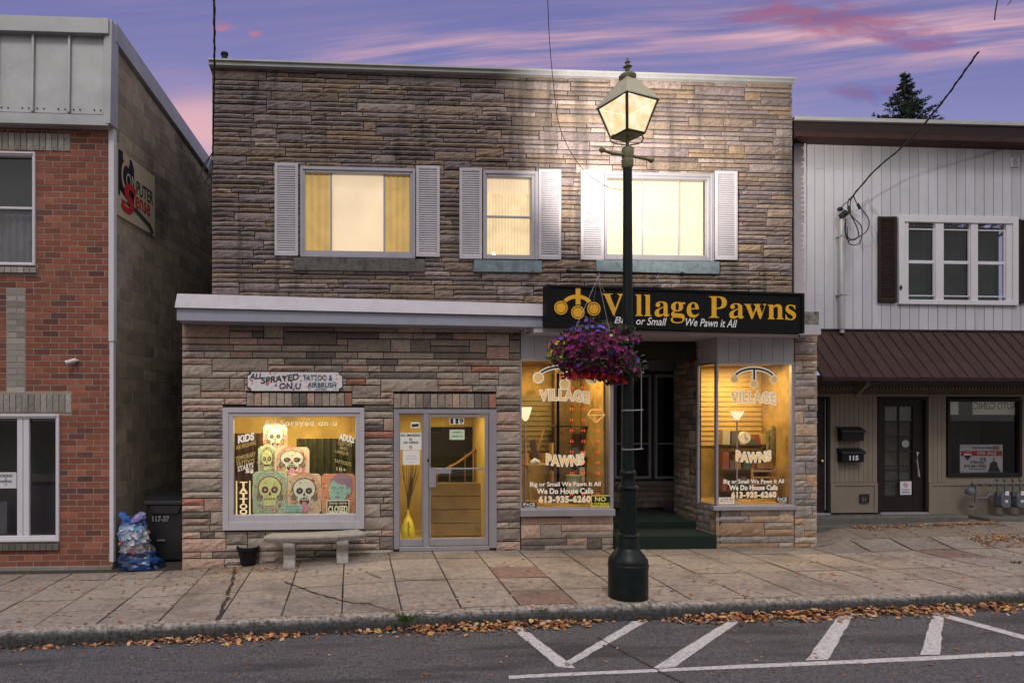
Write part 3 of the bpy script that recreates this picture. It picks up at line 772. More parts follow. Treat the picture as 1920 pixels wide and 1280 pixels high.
foldstones(xs2 - .02, 1.5, xs_, YS, -.15, zc, pal_lo).build('inner_stone', m_lower, SB)
# entry recess
BY = 2.7
xi0, xi1 = xL1 + .0, X(1262, 1.9)
m_rec = mat('recess_wall', (.11, .10, .10), .85, var=.15)
fl = Z(1280, 962, 1.9)
st1 = (Z(1250, 1003, -.02)); st2 = Z(1250, 977, .62)
m_carpet = mat('green_carpet', (.005, .016, .009), 1, var=.35, vs=60, bump=.5, bs=200)
mb = MB(); mb.prism([(xL1 + .01, -.4), (xe - .03, -.4), (xe - .03, st1), (xL1 + .01, st1)], -.05, .62)
mb.build('entry_step', m_carpet, SB, .015)
MB().box(xL1 + .01, xs_ + .02, .621, 2.72, -.4, st2).build('entry_step', m_carpet, SB, .015)
mb = MB()
mb.box(xL1 - .3, xs_ + .5, BY, BY + .1, 0, zc)
mb.build('recess_wall', m_rec, SB)
bx('soffit', mat('soffit_board', (.22, .21, .22), .8), SB, xw0, X(1488, 0), CY + .08, 3.0, zc + .03, zc + .05)
# left side wall of the recess (back of the left display) 
wl = MB(); wl.box(xL1 - .02, xL1, .06, BY, 0, zc); wl.build('display_side', m_rec, SB)
# inner shop windows and open door
def px_panel(name, m, px0, py0, px1, py1, Y, th, parent=SB, bevel=.003):
    a, b, c, d = rect(px0, py0, px1, py1, Y); return bx(name, m, parent, a, b, Y, Y + th, c, d, bevel)
m_greyf = mat('grey_frame', (.36, .35, .37), .5, var=.1)
for (p0, p1) in ((1150, 1167), (1172, 1219), (1226, 1268)):
    a, b, c, d = rect(p0, 702, p1, 897, BY - .35)
    fr = MB().frame((a, b, c, d), (a + .045, b - .045, c + .05, d - .05), BY - .40, BY - .33).build('inner_window', m_greyf, SB, .004)
    MB().box(a + .045, b - .045, BY - .37, BY - .364, c + .05, d - .05).build('pane', m_glassd, fr)
    MB().box(a + .045, b - .045, BY - .385, BY - .345, lerp(c, d, .33), lerp(c, d, .33) + .03).build('mullion', m_greyf, fr)
a, b, c, d = rect(1150, 902, 1268, 965, BY - .35); 
mb = MB(); masonry(mb, a, b, st2, d, BY - .36, .1, (.25, .6), pal_lo, rough=.008); mb.build('inner_bulkhead', m_lower, SB)
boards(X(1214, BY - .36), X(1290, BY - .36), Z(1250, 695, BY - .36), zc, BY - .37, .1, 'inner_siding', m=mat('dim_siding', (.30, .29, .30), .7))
# open white door leaf seen almost edge-on
a, b, c, d = rect(1266, 742, 1284, 960, 1.9)
dl = bx('inner_door', mat('door_grey', (.5, .48, .5), .5, var=.05), SB, a, b, 1.88, 1.93, c, d, .004)
MB().ball((lerp(a, b, .55), 1.86, Z(1276, 869, 1.9)), .028).build('door_knob', m_black, dl)
mb = MB(); mb.box(b + .01, X(1310, 1.95), 1.94, 2.0, c, zc); mb.build('recess_cheek', m_rec, SB)
def wallboards(x0, x1, Y, z0, z1, m, stp=.085):
    mb = MB(); z_ = z0
    while z_ < z1: mb.prismx([(Y, z_), (Y, z_ + stp), (Y - .004, z_ + stp), (Y - .018, z_ + .006), (Y - .018, z_)], x0, x1); z_ += stp
    mb.build('lap_boards', m, SB)
# show window interiors
e_disp = mat('display_wall', (.33, .21, .06), .8, var=.5, vs=3.0, stain=.7, ss=1.6, sc_=(.06, .04, .012))
room('display_left', lg[0] - .02, lg[1] + .0, .26, 1.25, lg[2] - .03, lg[3] + .05, e_disp, SB)
arealight((lg[0] + lg[1]) / 2, .45, lg[3] + .02, 1.0, .4, 34, (1, .72, .27))
xo = 7.5
mb = MB(); mb.box(xs2 + .09, xo, 1.25, 1.27, rg[2] - .03, rg[3] + .05).box(xo, xo + .02, .21, 1.25, rg[2] - .03, rg[3] + .05).box(xR1 + .0, xR1 + .02, .035, .205, rg[2] - .03, rg[3] + .05)
mb.add([(xs_, YS, rg[2] - .02), (xe, .05, rg[2] - .02), (xR1, .05, rg[2] - .02), (xR1, .21, rg[2] - .02), (xo, .21, rg[2] - .02), (xo, 1.25, rg[2] - .02), (xs2 + .1, 1.25, rg[2] - .02)], [(0, 1, 2, 3, 4, 5, 6)])
mb.add([(xs_, YS, rg[3] + .05), (xe, .05, rg[3] + .05), (xR1, .05, rg[3] + .05), (xR1, .21, rg[3] + .05), (xo, .21, rg[3] + .05), (xo, 1.25, rg[3] + .05), (xs2 + .1, 1.25, rg[3] + .05)], [(6, 5, 4, 3, 2, 1, 0)])
mb.add([(xs_ + .05, YS + .05, rg[2] - .03), (xs2 + .10, 1.25, rg[2] - .03), (xs2 + .10, 1.25, rg[3] + .05), (xs_ + .05, YS + .05, rg[3] + .05)], [(0, 1, 2, 3)])
mb.build('display_right', e_disp, SB)
arealight((xe + 7.2) / 2 + .12, .62, rg[3] + .03, .95, .3, 44, (1, .72, .27))
# ================================================================== serif glyphs for the shop sign (1000 units per em)
GL = {
 'V': [[(17,657),(17,676),(349,676),(349,657),('q',268,655,272,620),(280,590),(428,215),(552,545),('q',590,650,490,657),(490,676),(701,676),(701,657),('q',655,650,630,590),(400,-14),(364,-14),(112,580),('q',85,650,17,657)]],
 'i': [[(14,461),(203,461),(203,82),('q',203,22,255,19),(255,0),(15,0),(15,19),('q',68,22,68,75),(68,380),('q',68,440,14,442)], ('c',133,610,80,80)],
 'l': [[(15,676),(204,676),(204,90),('q',204,22,256,19),(256,0),(16,0),(16,19),('q',69,24,69,85),(69,592),('q',69,652,15,657)]],
 'a': [[(488,75),(475,40),('q',455,-14,385,-14),('q',320,-14,306,55),('q',240,-14,150,-14),('q',25,-14,25,105),('q',25,215,170,260),(305,315),(305,350),('q',305,440,225,440),('q',175,440,165,410),('q',200,390,198,350),('q',190,295,125,295),('q',58,300,55,355),('q',60,473,250,473),('q',435,473,435,330),(435,95),('q',436,50,458,52),('q',470,55,478,80)],
       [(305,285),(305,110),('q',270,62,225,62),('q',160,66,160,140),('q',165,235,305,285)]],
 'g': [[(483,455),(483,400),(395,400),('q',420,365,420,320),('q',415,175,235,168),('q',190,168,160,172),('q',140,160,140,140),('q',142,112,200,110),(330,105),('q',475,95,475,-30),('q',465,-206,225,-206),('q',28,-200,28,-90),('q',30,-25,110,-3),('q',40,25,40,80),('q',45,150,125,185),('q',38,225,38,315),('q',45,468,235,473),('q',300,473,345,455)],
       ('c',232,320,52,125), [(130,-10),('q',90,-40,92,-85),('q',105,-170,240,-172),('q',395,-168,400,-90),('q',398,-35,300,-30),(200,-25),('q',150,-22,130,-10)]],
 'e': [[(398,128),(414,118),('q',360,-14,225,-14),('q',28,0,25,225),('q',35,460,235,473),('q',405,468,408,250),(165,250),('q',168,75,290,70),('q',350,72,398,128)],
       [(165,285),(290,285),('q',295,440,230,440),('q',165,435,165,285)]],
 'P': [[(16,676),(320,676),('q',585,670,590,480),('q',585,290,330,280),(260,278),(260,105),('q',262,22,345,19),(345,0),(16,0),(16,19),('q',105,22,107,100),(107,575),('q',105,652,16,657)],
       [(260,640),(260,315),('q',430,305,430,475),('q',425,640,300,640)]],
 'w': [[(7,461),(240,461),(240,442),('q',200,438,212,405),(298,155),(372,365),('q',352,440,305,442),(305,461),(545,461),(545,442),('q',492,438,505,395),(580,160),(645,365),('q',665,435,600,442),(600,461),(712,461),(712,442),('q',690,435,675,395),(540,-14),(505,-14),(398,275),(275,-14),(240,-14),(75,395),('q',55,440,7,442)]],
 'n': [[(21,461),(196,461),(198,400),('q',265,473,340,473),('q',480,470,480,320),(480,85),('q',482,22,533,19),(533,0),(298,0),(298,19),('q',345,24,345,80),(345,325),('q',340,395,290,395),('q',245,395,205,345),(205,80),('q',205,24,250,19),(250,0),(21,0),(21,19),('q',68,24,70,80),(70,380),('q',68,438,21,442)]],
 's': [[(335,460),(342,320),(322,320),('q',280,440,190,442),('q',125,438,125,385),('q',128,340,220,295),('q',362,230,362,130),('q',355,-5,205,-14),('q',140,-14,70,12),('q',55,15,48,-10),(28,-10),(28,160),(48,160),('q',95,25,195,20),('q',265,25,265,78),('q',262,125,160,175),('q',28,240,28,340),('q',38,470,185,473),('q',235,473,290,452),('q',310,450,317,460)]],
}
def fill2d(contours, ext=0.0):
    cu = bpy.data.curves.new('g', 'CURVE'); cu.dimensions = '2D'; cu.fill_mode = 'BOTH'; cu.extrude = ext
    for c in contours:
        if isinstance(c, tuple):
            _, cx, cy, rx, ry = c; pts = [(cx + rx * math.cos(2 * math.pi * k / 28), cy + ry * math.sin(2 * math.pi * k / 28)) for k in range(28)]
        else:
            pts = []
            for p in c:
                if p[0] == 'q':
                    a = pts[-1]
                    for k in range(1, 8):
                        t = k / 7; pts.append(((1 - t) ** 2 * a[0] + 2 * t * (1 - t) * p[1] + t * t * p[3], (1 - t) ** 2 * a[1] + 2 * t * (1 - t) * p[2] + t * t * p[4]))
                else: pts.append(p)
        s = cu.splines.new('POLY'); s.points.add(len(pts) - 1); s.use_cyclic_u = True
        for k, p in enumerate(pts): s.points[k].co = (p[0], p[1], 0, 1)
    ob = bpy.data.objects.new('g', cu); COL.objects.link(ob)
    dg = bpy.context.evaluated_depsgraph_get(); dg.update(); me = bpy.data.meshes.new_from_object(ob.evaluated_get(dg))
    vs = [tuple(q.co) for q in me.vertices]; fs = [tuple(p.vertices) for p in me.polygons]
    bpy.data.objects.remove(ob); bpy.data.curves.remove(cu); bpy.data.meshes.remove(me); return vs, fs

# ------------------------------------------------------------------ shop sign
GY = -.60
m_signblk = mat('sign_black', (.006, .006, .007), .6, var=.1, spec=.15)
m_gold = mat('sign_gold', (.78, .40, .012), .5, var=.06, vs=20)
m_swhite = mat('sign_white', (.75, .75, .75), .5, var=0)
q = [(1024, 534), (1507, 550), (1507, 625), (1024, 612)]
qq = [(X(a, GY), Z(a, b, GY)) for a, b in q]
SG = thing('shop_sign', 'long black fascia sign with gold serif lettering and three gold balls above the pawn shop', 'sign', (qq[0][0], GY, qq[0][1]))
MB().prism(qq, GY, GY + .16).build('sign_panel', m_signblk, SG, .004)
ins = [(qq[0][0] + .04, qq[0][1] - .03), (qq[1][0] - .04, qq[1][1] - .03), (qq[2][0] - .04, qq[2][1] + .03), (qq[3][0] + .04, qq[3][1] + .03)]
mb = MB()
for i in range(4):
    a, b = qq[i], qq[(i + 1) % 4]; c, d = ins[(i + 1) % 4], ins[i]; mb.prism([a, b, c, d], GY - .018, GY - .001)
mb.build('sign_frame', m_signblk, SG)
def PT(a, b, Y=GY): return (X(a, Y), Z(a, b, Y))
GF = GY - .006
def place(vs, fs, mb, fx, fz, y=GF, th=.004):
    mb.add([(fx(p), y, fz(p)) for p in vs], fs)
sc_px = .0594
for ch, p0 in (('V', 1128), ('i', 1171), ('l', 1190), ('l', 1206.5), ('a', 1226), ('g', 1256), ('e', 1286), ('P', 1328), ('a', 1366), ('w', 1394.5), ('n', 1438), ('s', 1471)):
    vs, fs = fill2d(GL[ch]); mb = MB()
    place(vs, fs, mb, lambda p: X(p0 + p[0] * sc_px, GF), lambda p: Z(p0 + p[0] * sc_px, 590.6 + (p0 - 1128) * .0249 - p[1] * sc_px, GF))
    mb.build('letter', m_gold, SG)
mb = MB()
for body, a, b, r0, r1 in (('Big', 1152, 1180, 594, 610), ('or Small', 1193, 1250, 595, 609), ('We Pawn it All', 1286, 1382, 597.5, 612)):
    addtext(mb, body, X(a, GF), X(b, GF), Z(a, r1, GF), Z(a, r0, GF), GF, bold=.011, shear=.28, slope=-(b - a) * .0118 / 128)
    mb.build('tagline', m_swhite, SG); mb = MB()
def balls(mb, cx3, rr, bar, arcpts, wline, Yb, mb2=None):
    pass
# three balls emblem
mb = MB(); md = MB()
def disc(mb, c, r, Y, n=32, ri=0): 
    if ri:
        vs = [(c[0] + r * math.cos(t), Y, c[1] + r * math.sin(t)) for t in [2 * math.pi * k / n for k in range(n)]] + [(c[0] + ri * math.cos(t), Y, c[1] + ri * math.sin(t)) for t in [2 * math.pi * k / n for k in range(n)]]
        mb.add(vs, [(k, (k + 1) % n, (k + 1) % n + n, k + n) for k in range(n)])
    else: mb.add([(c[0] + r * math.cos(t), Y, c[1] + r * math.sin(t)) for t in [2 * math.pi * k / n for k in range(n)]], [tuple(range(n))])
def arcband(mb, c0, c1, top, w_, Y, n=30, power=2.3):
    # arched band from c0 over top to c1
    cx = (c0[0] + c1[0]) / 2; hw = (c1[0] - c0[0]) / 2; vs = []
    for k in range(n + 1):
        t = math.pi * (1 - k / n); ux, uz = math.cos(t), math.sin(t)
        base = lerp(c0[1], c1[1], k / n); h = top - (c0[1] + c1[1]) / 2
        vs += [(cx + ux * (hw + w_ / 2), Y, base + uz * (h + w_ / 2)), (cx + ux * (hw - w_ / 2), Y, base + uz * (h - w_ / 2))]
    mb.add(vs, [(2 * k, 2 * k + 2, 2 * k + 3, 2 * k + 1) for k in range(n)])
pa, pb, pc = PT(1051.5, 577), PT(1083, 585.5), PT(1113, 579)
r_ = 13.2 / 134
arcband(mb, (pa[0] + .02, pa[1]), (pc[0] - .02, pc[1]), PT(1083, 556)[1], .055, GF)
mb.add([(PT(1079, 0)[0], GF - .001, PT(1083, 578)[1]), (PT(1088, 0)[0], GF - .001, PT(1083, 578)[1]), (PT(1088, 0)[0], GF - .001, PT(1083, 539)[1]), (PT(1079, 0)[0], GF - .001, PT(1083, 539)[1])], [(0, 1, 2, 3)])
for k, c in enumerate((pa, pb, pc)):
    disc(md, c, r_ * 1.14, GF - .002 - k * .0001); disc(mb, c, r_, GF - .003); disc(md, c, r_ * .82, GF - .004, ri=r_ * .72)
mb.build('emblem', m_gold, SG); md.build('emblem_outline', m_signblk, SG)  # black rings around and inside the gold balls

# ------------------------------------------------------------------ window lettering helper on a glass plane
m_vin = mat('vinyl_white', (.80, .76, .70), .6, var=0, emit=.25, ec=(1, .86, .62))  # emission added to brighten the lettering; vinyl gives off no light
m_vgold = mat('vinyl_gold', (.75, .48, .18), .6, var=0, emit=.22, ec=(1, .6, .22))  # gold fill brightened by added emission too
m_vblack = mat('vinyl_black', (.02, .02, .018), .6, var=0)
def lettering(parent, Y, items, name='window_lettering', mw=None, mg=None):
    wmb = MB(); gmb_ = MB()
    for it in items:
        body, a, b, r0, r1 = it[:5]; k = it[5] if len(it) > 5 else {}
        s = 1 / 125.
        x0, x1, z0, z1 = rect(a, r0, b, r1, Y)
        args = dict(arc=k.get('arc', 0), slope=k.get('slope', 0), shear=k.get('shear', 0), spacing=k.get('sp', 1.0), mirror=k.get('mirror', False))
        if k.get('outline'):
            addtext(wmb, body, x0, x1, z0, z1, Y, bold=k.get('outline'), ref=body, **args)
            addtext(gmb_, body, x0, x1, z0, z1, Y - .002, bold=k.get('bold', .02), ref=body, **args)
        else: addtext(wmb, body, x0, x1, z0, z1, Y, bold=k.get('bold', .015), **args)
        o = wmb.build(name, mw or m_vin, parent); wmb = MB()
        if gmb_.v: gmb_.build('letter_fill', mg or m_vgold, parent); gmb_ = MB()
    return o
def ballsdecal(parent, Y, b3, top, r, name='emblem'):
    wmb = MB(); gm_ = MB(); km = MB()
    P3 = [PT(*b, Y=Y) for b in b3]; tz = PT(b3[1][0], top, Y=Y)[1]
    arcband(wmb, P3[0], P3[2], tz - .025, .075, Y); arcband(km, P3[0], P3[2], tz - .025, .030, Y - .001)
    cx = P3[1][0]; wmb.add([(cx - .037, Y - .0005, P3[1][1]), (cx + .037, Y - .0005, P3[1][1]), (cx + .037, Y - .0005, tz - .04), (cx - .037, Y - .0005, tz - .04)], [(0, 1, 2, 3)])
    km.add([(cx - .015, Y - .0015, P3[1][1]), (cx + .015, Y - .0015, P3[1][1]), (cx + .015, Y - .0015, tz - .03), (cx - .015, Y - .0015, tz - .03)], [(0, 1, 2, 3)])
    for c in P3: disc(wmb, c, r, Y - .002); disc(gm_, c, r * .78, Y - .003)
    wmb.build(name, m_vin, parent); gm_.build('emblem_ball', m_vgold, parent); km.build('emblem_line', m_vblack, parent)
LYs = .018
ballsdecal(lv, LYs, ((1009.5, 708), (1059, 720), (1109.5, 710)), 684, .088)
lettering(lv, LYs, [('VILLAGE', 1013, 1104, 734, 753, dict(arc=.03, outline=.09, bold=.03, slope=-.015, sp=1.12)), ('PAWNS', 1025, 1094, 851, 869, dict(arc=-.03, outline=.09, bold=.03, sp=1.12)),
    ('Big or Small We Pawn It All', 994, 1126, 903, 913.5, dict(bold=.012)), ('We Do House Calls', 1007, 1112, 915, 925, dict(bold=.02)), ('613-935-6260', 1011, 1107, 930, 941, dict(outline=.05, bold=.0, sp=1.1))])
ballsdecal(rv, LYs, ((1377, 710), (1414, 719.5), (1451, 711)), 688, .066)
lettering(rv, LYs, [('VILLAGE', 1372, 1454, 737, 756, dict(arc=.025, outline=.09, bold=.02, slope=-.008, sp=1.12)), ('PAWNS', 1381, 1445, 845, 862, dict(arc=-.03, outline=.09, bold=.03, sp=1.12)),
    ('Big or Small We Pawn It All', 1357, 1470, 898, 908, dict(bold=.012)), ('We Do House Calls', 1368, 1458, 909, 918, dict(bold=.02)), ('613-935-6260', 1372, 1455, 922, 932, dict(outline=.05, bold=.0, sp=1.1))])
def card(name, parent, px0, py0, px1, py1, Y, m, th=.003):
    a, b, c, d = rect(px0, py0, px1, py1, Y); return bx(name, m, parent, a, b, Y, Y + th, c, d)
m_stick = mat('sticker_black', (.015, .015, .015), .5, var=0)
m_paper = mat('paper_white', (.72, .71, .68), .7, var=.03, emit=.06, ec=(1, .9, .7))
m_ink = mat('ink', (.02, .02, .022), .6, var=0)
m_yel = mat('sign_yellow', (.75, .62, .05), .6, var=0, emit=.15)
m_red = mat('sign_red', (.45, .02, .02), .6, var=0)
def flattext(parent, Y, items, m, name='lettering'):
    mb = MB()
    for body, a, b, r0, r1, *k in items:
        kk = k[0] if k else {}
        x0, x1, z0, z1 = rect(a, r0, b, r1, Y); addtext(mb, body, x0, x1, z0, z1, Y, bold=kk.get('bold', .015), slope=kk.get('slope', 0), arc=kk.get('arc', 0), mirror=kk.get('mirror', False), shear=kk.get('shear', 0))
        o = mb.build(name, m, parent); mb = MB()
    return o
def placard(name, label, cat, px0, py0, px1, py1, Y, m, group=None):
    a, b, c, d = rect(px0, py0, px1, py1, Y); t = thing(name, label, cat, (a, Y, c), group)
    bx('board', m, t, a, b, Y, Y + .004, c, d); return t
# stickers and window signs
t = placard('no_loitering_sign', 'small black and yellow NO LOITERING sign in the lower corner of the left show window', 'sign', 1108, 928, 1145, 950, .012, m_stick)
flattext(t, .010, [('NO', 1116, 1136, 931, 939, dict(bold=.03)), ('LOITERING', 1110.5, 1142.5, 942, 948, dict(bold=.02))], m_yel)
a_, b_, c_, d_ = rect(1108, 928, 1145, 950, .010); MB().frame((a_, b_, c_, d_), (a_ + .012, b_ - .012, c_ + .012, d_ - .012), .0095, .0115).build('border', m_yel, t)
for (p0, r0, p1, r1, lb) in ((980, 941, 1006, 953, 'small black sticker with white letters in the left bottom corner of the left show window'), (1456, 931, 1478, 942, 'small black sticker with white letters in the right bottom corner of the right show window')):
    t = placard('window_sticker', lb, 'sticker', p0, r0, p1, r1, .012, m_stick, 'black stickers in the show windows')
    wd_ = p1 - p0
    flattext(t, .010, [('F', p0 + 2, p0 + wd_ * .22, r0 + 1.2, r0 + 7, dict(bold=.03)), ('CK', p0 + wd_ * .5, p1 - 2, r0 + 1.2, r0 + 7, dict(bold=.03)), ('TRUDEAU', p0 + 3, p1 - 3, r1 - 4.2, r1 - 1, {})], m_swhite)
    lf = MB(); cx, cz = PT(p0 + wd_ * .36, r0 + 4.2, Y=.010)
    lf.add([(cx + .024 * math.cos(k * math.pi / 5 + math.pi / 2) * (1 if k % 2 == 0 else .45), .010, cz + .024 * math.sin(k * math.pi / 5 + math.pi / 2) * (1 if k % 2 == 0 else .45)) for k in range(10)], [tuple(range(10))]); lf.build('leaf_mark', m_swhite, t)
t = placard('paper_sticker', 'pale paper sticker with orange brush lettering at the bottom of the right show window', 'sticker', 1348, 932, 1377, 944, .012, m_paper)
flattext(t, .010, [('ACYUTE', 1350, 1375, 934, 941, dict(bold=.02, shear=.2))], mat('ink_orange', (.5, .2, .05), .6, var=0))

# ------------------------------------------------------------------ things on display
m_lit = emat('torch_shade', (1.0, .78, .5), 1.1, .05)
def torchiere(px, rtop, rbot, Y, label):
    x = X(px, Y); zt = Z(px, rtop, Y); zb = Z(px, rbot, Y); base = lg[2] - .03
    t = thing('floor_lamp', label, 'floor lamp', (x, Y, base), 'uplighter lamps in the show windows')
    w_ = .10
    MB().lathe([(.02, zb), (w_ * .5, zb + .04), (w_ * .8, zb + (zt - zb) * .6), (w_, zt), (w_ * .93, zt), (.02, zb + .03)], x, Y, 24).build('lamp_shade', m_lit, t)
    MB().tube([(x, Y, base), (x, Y, zb + .01)], .012).build('pole', m_alu, t)
    MB().lathe([(.12, base), (.12, base + .02), (.03, base + .04)], x, Y, 20).build('base', m_alu, t)
torchiere(985, 763, 789, .45, 'uplighter lamp with pale glass bowl at the left edge of the left show window')
torchiere(1382, 771, 787, .5, 'uplighter lamp with pale glass bowl behind the lettering of the right show window')
m_pine = mat('pine_wood', (.45, .26, .09), .6, var=.2, vs=10)
def P3(px, py, Y): return (X(px, Y), Y, Z(px, py, Y))
t = thing('easel', 'pale wooden easel with a canvas leaning in the left show window', 'easel', P3(988, 945, .6))
MB().tube([P3(996, 946, .5), P3(983, 812, .6)], .016, 6).tube([P3(984, 946, .75), P3(984, 812, .62)], .016, 6).build('easel_leg', m_pine, t)
MB().box(X(980, .55), X(1022, .55), .42, .62, Z(1000, 872, .5), Z(1000, 869, .5)).build('ledge', m_pine, t)
MB().prism([PT(1000, 870, .55), PT(1012, 868, .55), PT(1003, 822, .55), PT(994, 826, .55)], .55, .58).build('canvas', mat('canvas_dark', (.08, .04, .02), .7), t)
t = thing('guitar', 'brown guitar body leaning beside the easel in the left show window', 'guitar', P3(1010, 870, .7))
MB().prism([PT(1004 + 12 * math.cos(k * .5236) * (1 if k % 6 < 4 else .8), 855 + 13 * math.sin(k * .5236), .7) for k in range(12)], .66, .72).build('guitar_body', mat('guitar_brown', (.20, .09, .03), .3), t)
MB().tube([P3(1006, 848, .66), P3(1020, 806, .62)], .018, 6).build('neck', m_pine, t)
m_shoe = mat('shoe_white', (.7, .66, .6), .6)
tag(MB().tube([P3(996, 868, .46), P3(1003, 863, .46), P3(1012, 866, .46)], [.035, .045, .02], 8).build('shoe', m_shoe, None), 'white shoe on the easel ledge in the left show window', 'shoe')
vz = Z(1076, 925, .7)
vs_ = [(.05, vz), (.115, vz + .03), (.13, vz + .15), (.12, vz + .27), (.135, vz + .30), (.12, vz + .30)]
tag(MB().lathe(vs_, X(1076, .7), .7, 22).build('garden_stool', mat('ceramic_green', (.35, .42, .28), .3, var=.2), None), 'pale green ceramic garden stool in the left show window', 'stool')
# dark shelving and stacked goods
m_shelf = mat('shelf_dark', (.07, .045, .02), .6, var=.2)
t = thing('display_shelf', 'dark shelf stacked with small goods at the back of the left show window', 'shelf', P3(1060, 940, 1.0))
mb = MB()
for r_px in (800, 858, 905, 938): mb.box(X(1030, 1.0), X(1143, 1.0), .9, 1.15, Z(1080, r_px, 1.0), Z(1080, r_px, 1.0) + .02)
mb.box(X(1040, 1.), X(1045, 1.), .9, 1.15, Z(1080, 945, 1.0), Z(1080, 700, 1.0)); mb.build('shelf_board', m_shelf, t)
mb = MB(); goods = [(.35, .20, .08), (.10, .10, .12), (.45, .40, .30), (.25, .08, .05), (.08, .12, .10), (.5, .35, .12)]
for r_px in (858, 905, 938):
    xx = X(1032, 1.)
    while xx < X(1138, 1.):
        w_ = random.uniform(.03, .11); h_ = random.uniform(.05, .26); mb.box(xx, xx + w_, .93, 1.08, Z(1080, r_px, 1.0) + .021, Z(1080, r_px, 1.0) + .02 + h_, random.choice(goods)); xx += w_ + random.uniform(.005, .05)
mb.build('goods', mat('goods', (0, 0, 0), .6, attr=True), t)
# red LED strips
m_led = bpy.data.materials.new('led_red'); m_led.use_nodes = True; b_ = m_led.node_tree.nodes['Principled BSDF']; b_.inputs['Emission Color'].default_value = (1, .12, .04, 1); b_.inputs['Emission Strength'].default_value = .9; b_.inputs['Base Color'].default_value = (.3, .05, .02, 1)
for px, lb in ((1072, 'first'), (1094, 'second'), (1121, 'third'), (1139.5, 'rightmost')):
    mb = MB(); r_ = 700
    Yl = .2
    while r_ < 925:
        a, b, c, d = rect(px - 3, r_, px + 3, r_ + 9, Yl); s_ = (b - a) * .30
        if px > 1130: mb.box((a + b) / 2 - .006, (a + b) / 2 + .006, Yl, Yl + .006, c, d + .05)
        else:
            for (ux, uz) in ((a, c), (b - s_, c), (a, c + s_ * 1.4), (b - s_, c + s_ * 1.4)): mb.box(ux, ux + s_, Yl, Yl + .006, uz, uz + s_)
        r_ += 20 if px < 1130 else 12
    tag(mb.build('led_strip', m_led, None), lb + (' strip of red lights from the left in the left show window' if px < 1130 else ' thin red light strip beside the frame of the left show window'), 'light strip', 'red light strips in the left show window')
# diamond outline sticker seen in the left window
mb = MB(); D = [(1102, 778), (1108, 768), (1128, 768), (1134, 778), (1118, 792)]
for i in range(5): mb.tube([P3(*D[i], .16), P3(*D[(i + 1) % 5], .16)], .008, 4)
mb.tube([P3(1102, 778, .16), P3(1134, 778, .16)], .006, 4); mb.tube([P3(1112, 778, .16), P3(1118, 791, .16)], .006, 4)
tag(mb.build('diamond_sign', m_vgold, None), 'gold outline of a cut diamond hanging in the left show window', 'sign')
# right window goods
t = thing('wall_clock', 'round pale clock beside the floor lamp in the right show window', 'clock', P3(1396, 820, .8))
cx, _, cz = P3(1396, 820, .8); mb = MB(); mb.prism([(cx + .10 * math.cos(k * .2618), cz + .10 * math.sin(k * .2618)) for k in range(24)], .79, .82); mb.build('clock_face', mat('clock_face', (.8, .7, .55), .5, emit=.15), t)
MB().prism([(cx - .004, cz), (cx + .004, cz), (cx + .002, cz + .07), (cx - .002, cz + .07)], .78, .789).prism([(cx, cz - .005), (cx + .05, cz - .03), (cx + .05, cz - .024), (cx, cz + .005)], .78, .789).build('hands', m_ink, t)
t = thing('wooden_rack', 'low orange brown wooden rack at the bottom of the right show window', 'rack', P3(1432, 925, .6))
mb = MB()
for px in (1410, 1454): mb.box(X(px, .6) - .015, X(px, .6) + .015, .58, .61, rg[2], Z(px, 878, .6))
for r_ in (881, 893, 905): mb.box(X(1410, .6) + .016, X(1454, .6) - .016, .585, .605, Z(1430, r_ + 3, .6), Z(1430, r_, .6))
mb.build('rail', m_pine, t)
t = thing('display_cabinet', 'dark wood cabinet of goods at the back of the right show window', 'cabinet', P3(1400, 940, 1.05))
mb = MB(); 
for r_ in (835, 880, 920): mb.box(X(1350, 1.05), X(1475, 1.05), .98, 1.2, Z(1410, r_, 1.05), Z(1410, r_, 1.05) + .02)
mb.build('shelf_board', m_shelf, t)
mb = MB()
for r_ in (835, 880, 920):
    xx = X(1352, 1.05)
    while xx < X(1470, 1.05):
        w_ = random.uniform(.04, .13); h_ = random.uniform(.08, .30); mb.box(xx, xx + w_, 1.0, 1.12, Z(1410, r_, 1.05) + .021, Z(1410, r_, 1.05) + .02 + h_, random.choice(goods)); xx += w_ + random.uniform(.01, .06)
mb.build('goods', MATS['goods'], t)
a, b, c, d = rect(1444, 722, 1476, 786, 1.15)
t = thing('framed_picture', 'tall pale framed picture at the back of the right show window', 'picture', (a, 1.15, c))
MB().frame((a, b, c, d), (a + .03, b - .03, c + .03, d - .03), 1.13, 1.16).build('frame', mat('gilt', (.6, .42, .18), .5), t); bx('print', mat('print_tan', (.45, .32, .14), .7, var=.3, vs=20), t, a + .03, b - .03, 1.145, 1.155, c + .03, d - .03)
for k, px in enumerate((1449, 1466)):
    t = thing('jacket', ('camouflage jacket hanging nearer the clock in the right show window', 'camouflage jacket hanging by the right edge of the right show window')[k], 'jacket', P3(px, 850, .9), 'jackets hanging in the right show window')
    mb = MB(); cx = X(px, .9); z0, z1 = Z(px, 858, .9), Z(px, 797, .9)
    pr = [(.075, z0), (.085, lerp(z0, z1, .4)), (.09, lerp(z0, z1, .8)), (.05, lerp(z0, z1, .93)), (.02, z1)]
    mb.lathe(pr, cx, .9, 18, sq=.5); mb.tube([(cx - .08, .9, lerp(z0, z1, .82)), (cx - .11, .88, lerp(z0, z1, .2))], [.03, .022], 8); mb.tube([(cx + .08, .9, lerp(z0, z1, .82)), (cx + .11, .88, lerp(z0, z1, .2))], [.03, .022], 8)
    mb.build('cloth', mat('camo', (.16, .13, .06), .8, var=.6, vs=18, stain=.6, ss=12, sc_=(.04, .05, .02)), t)
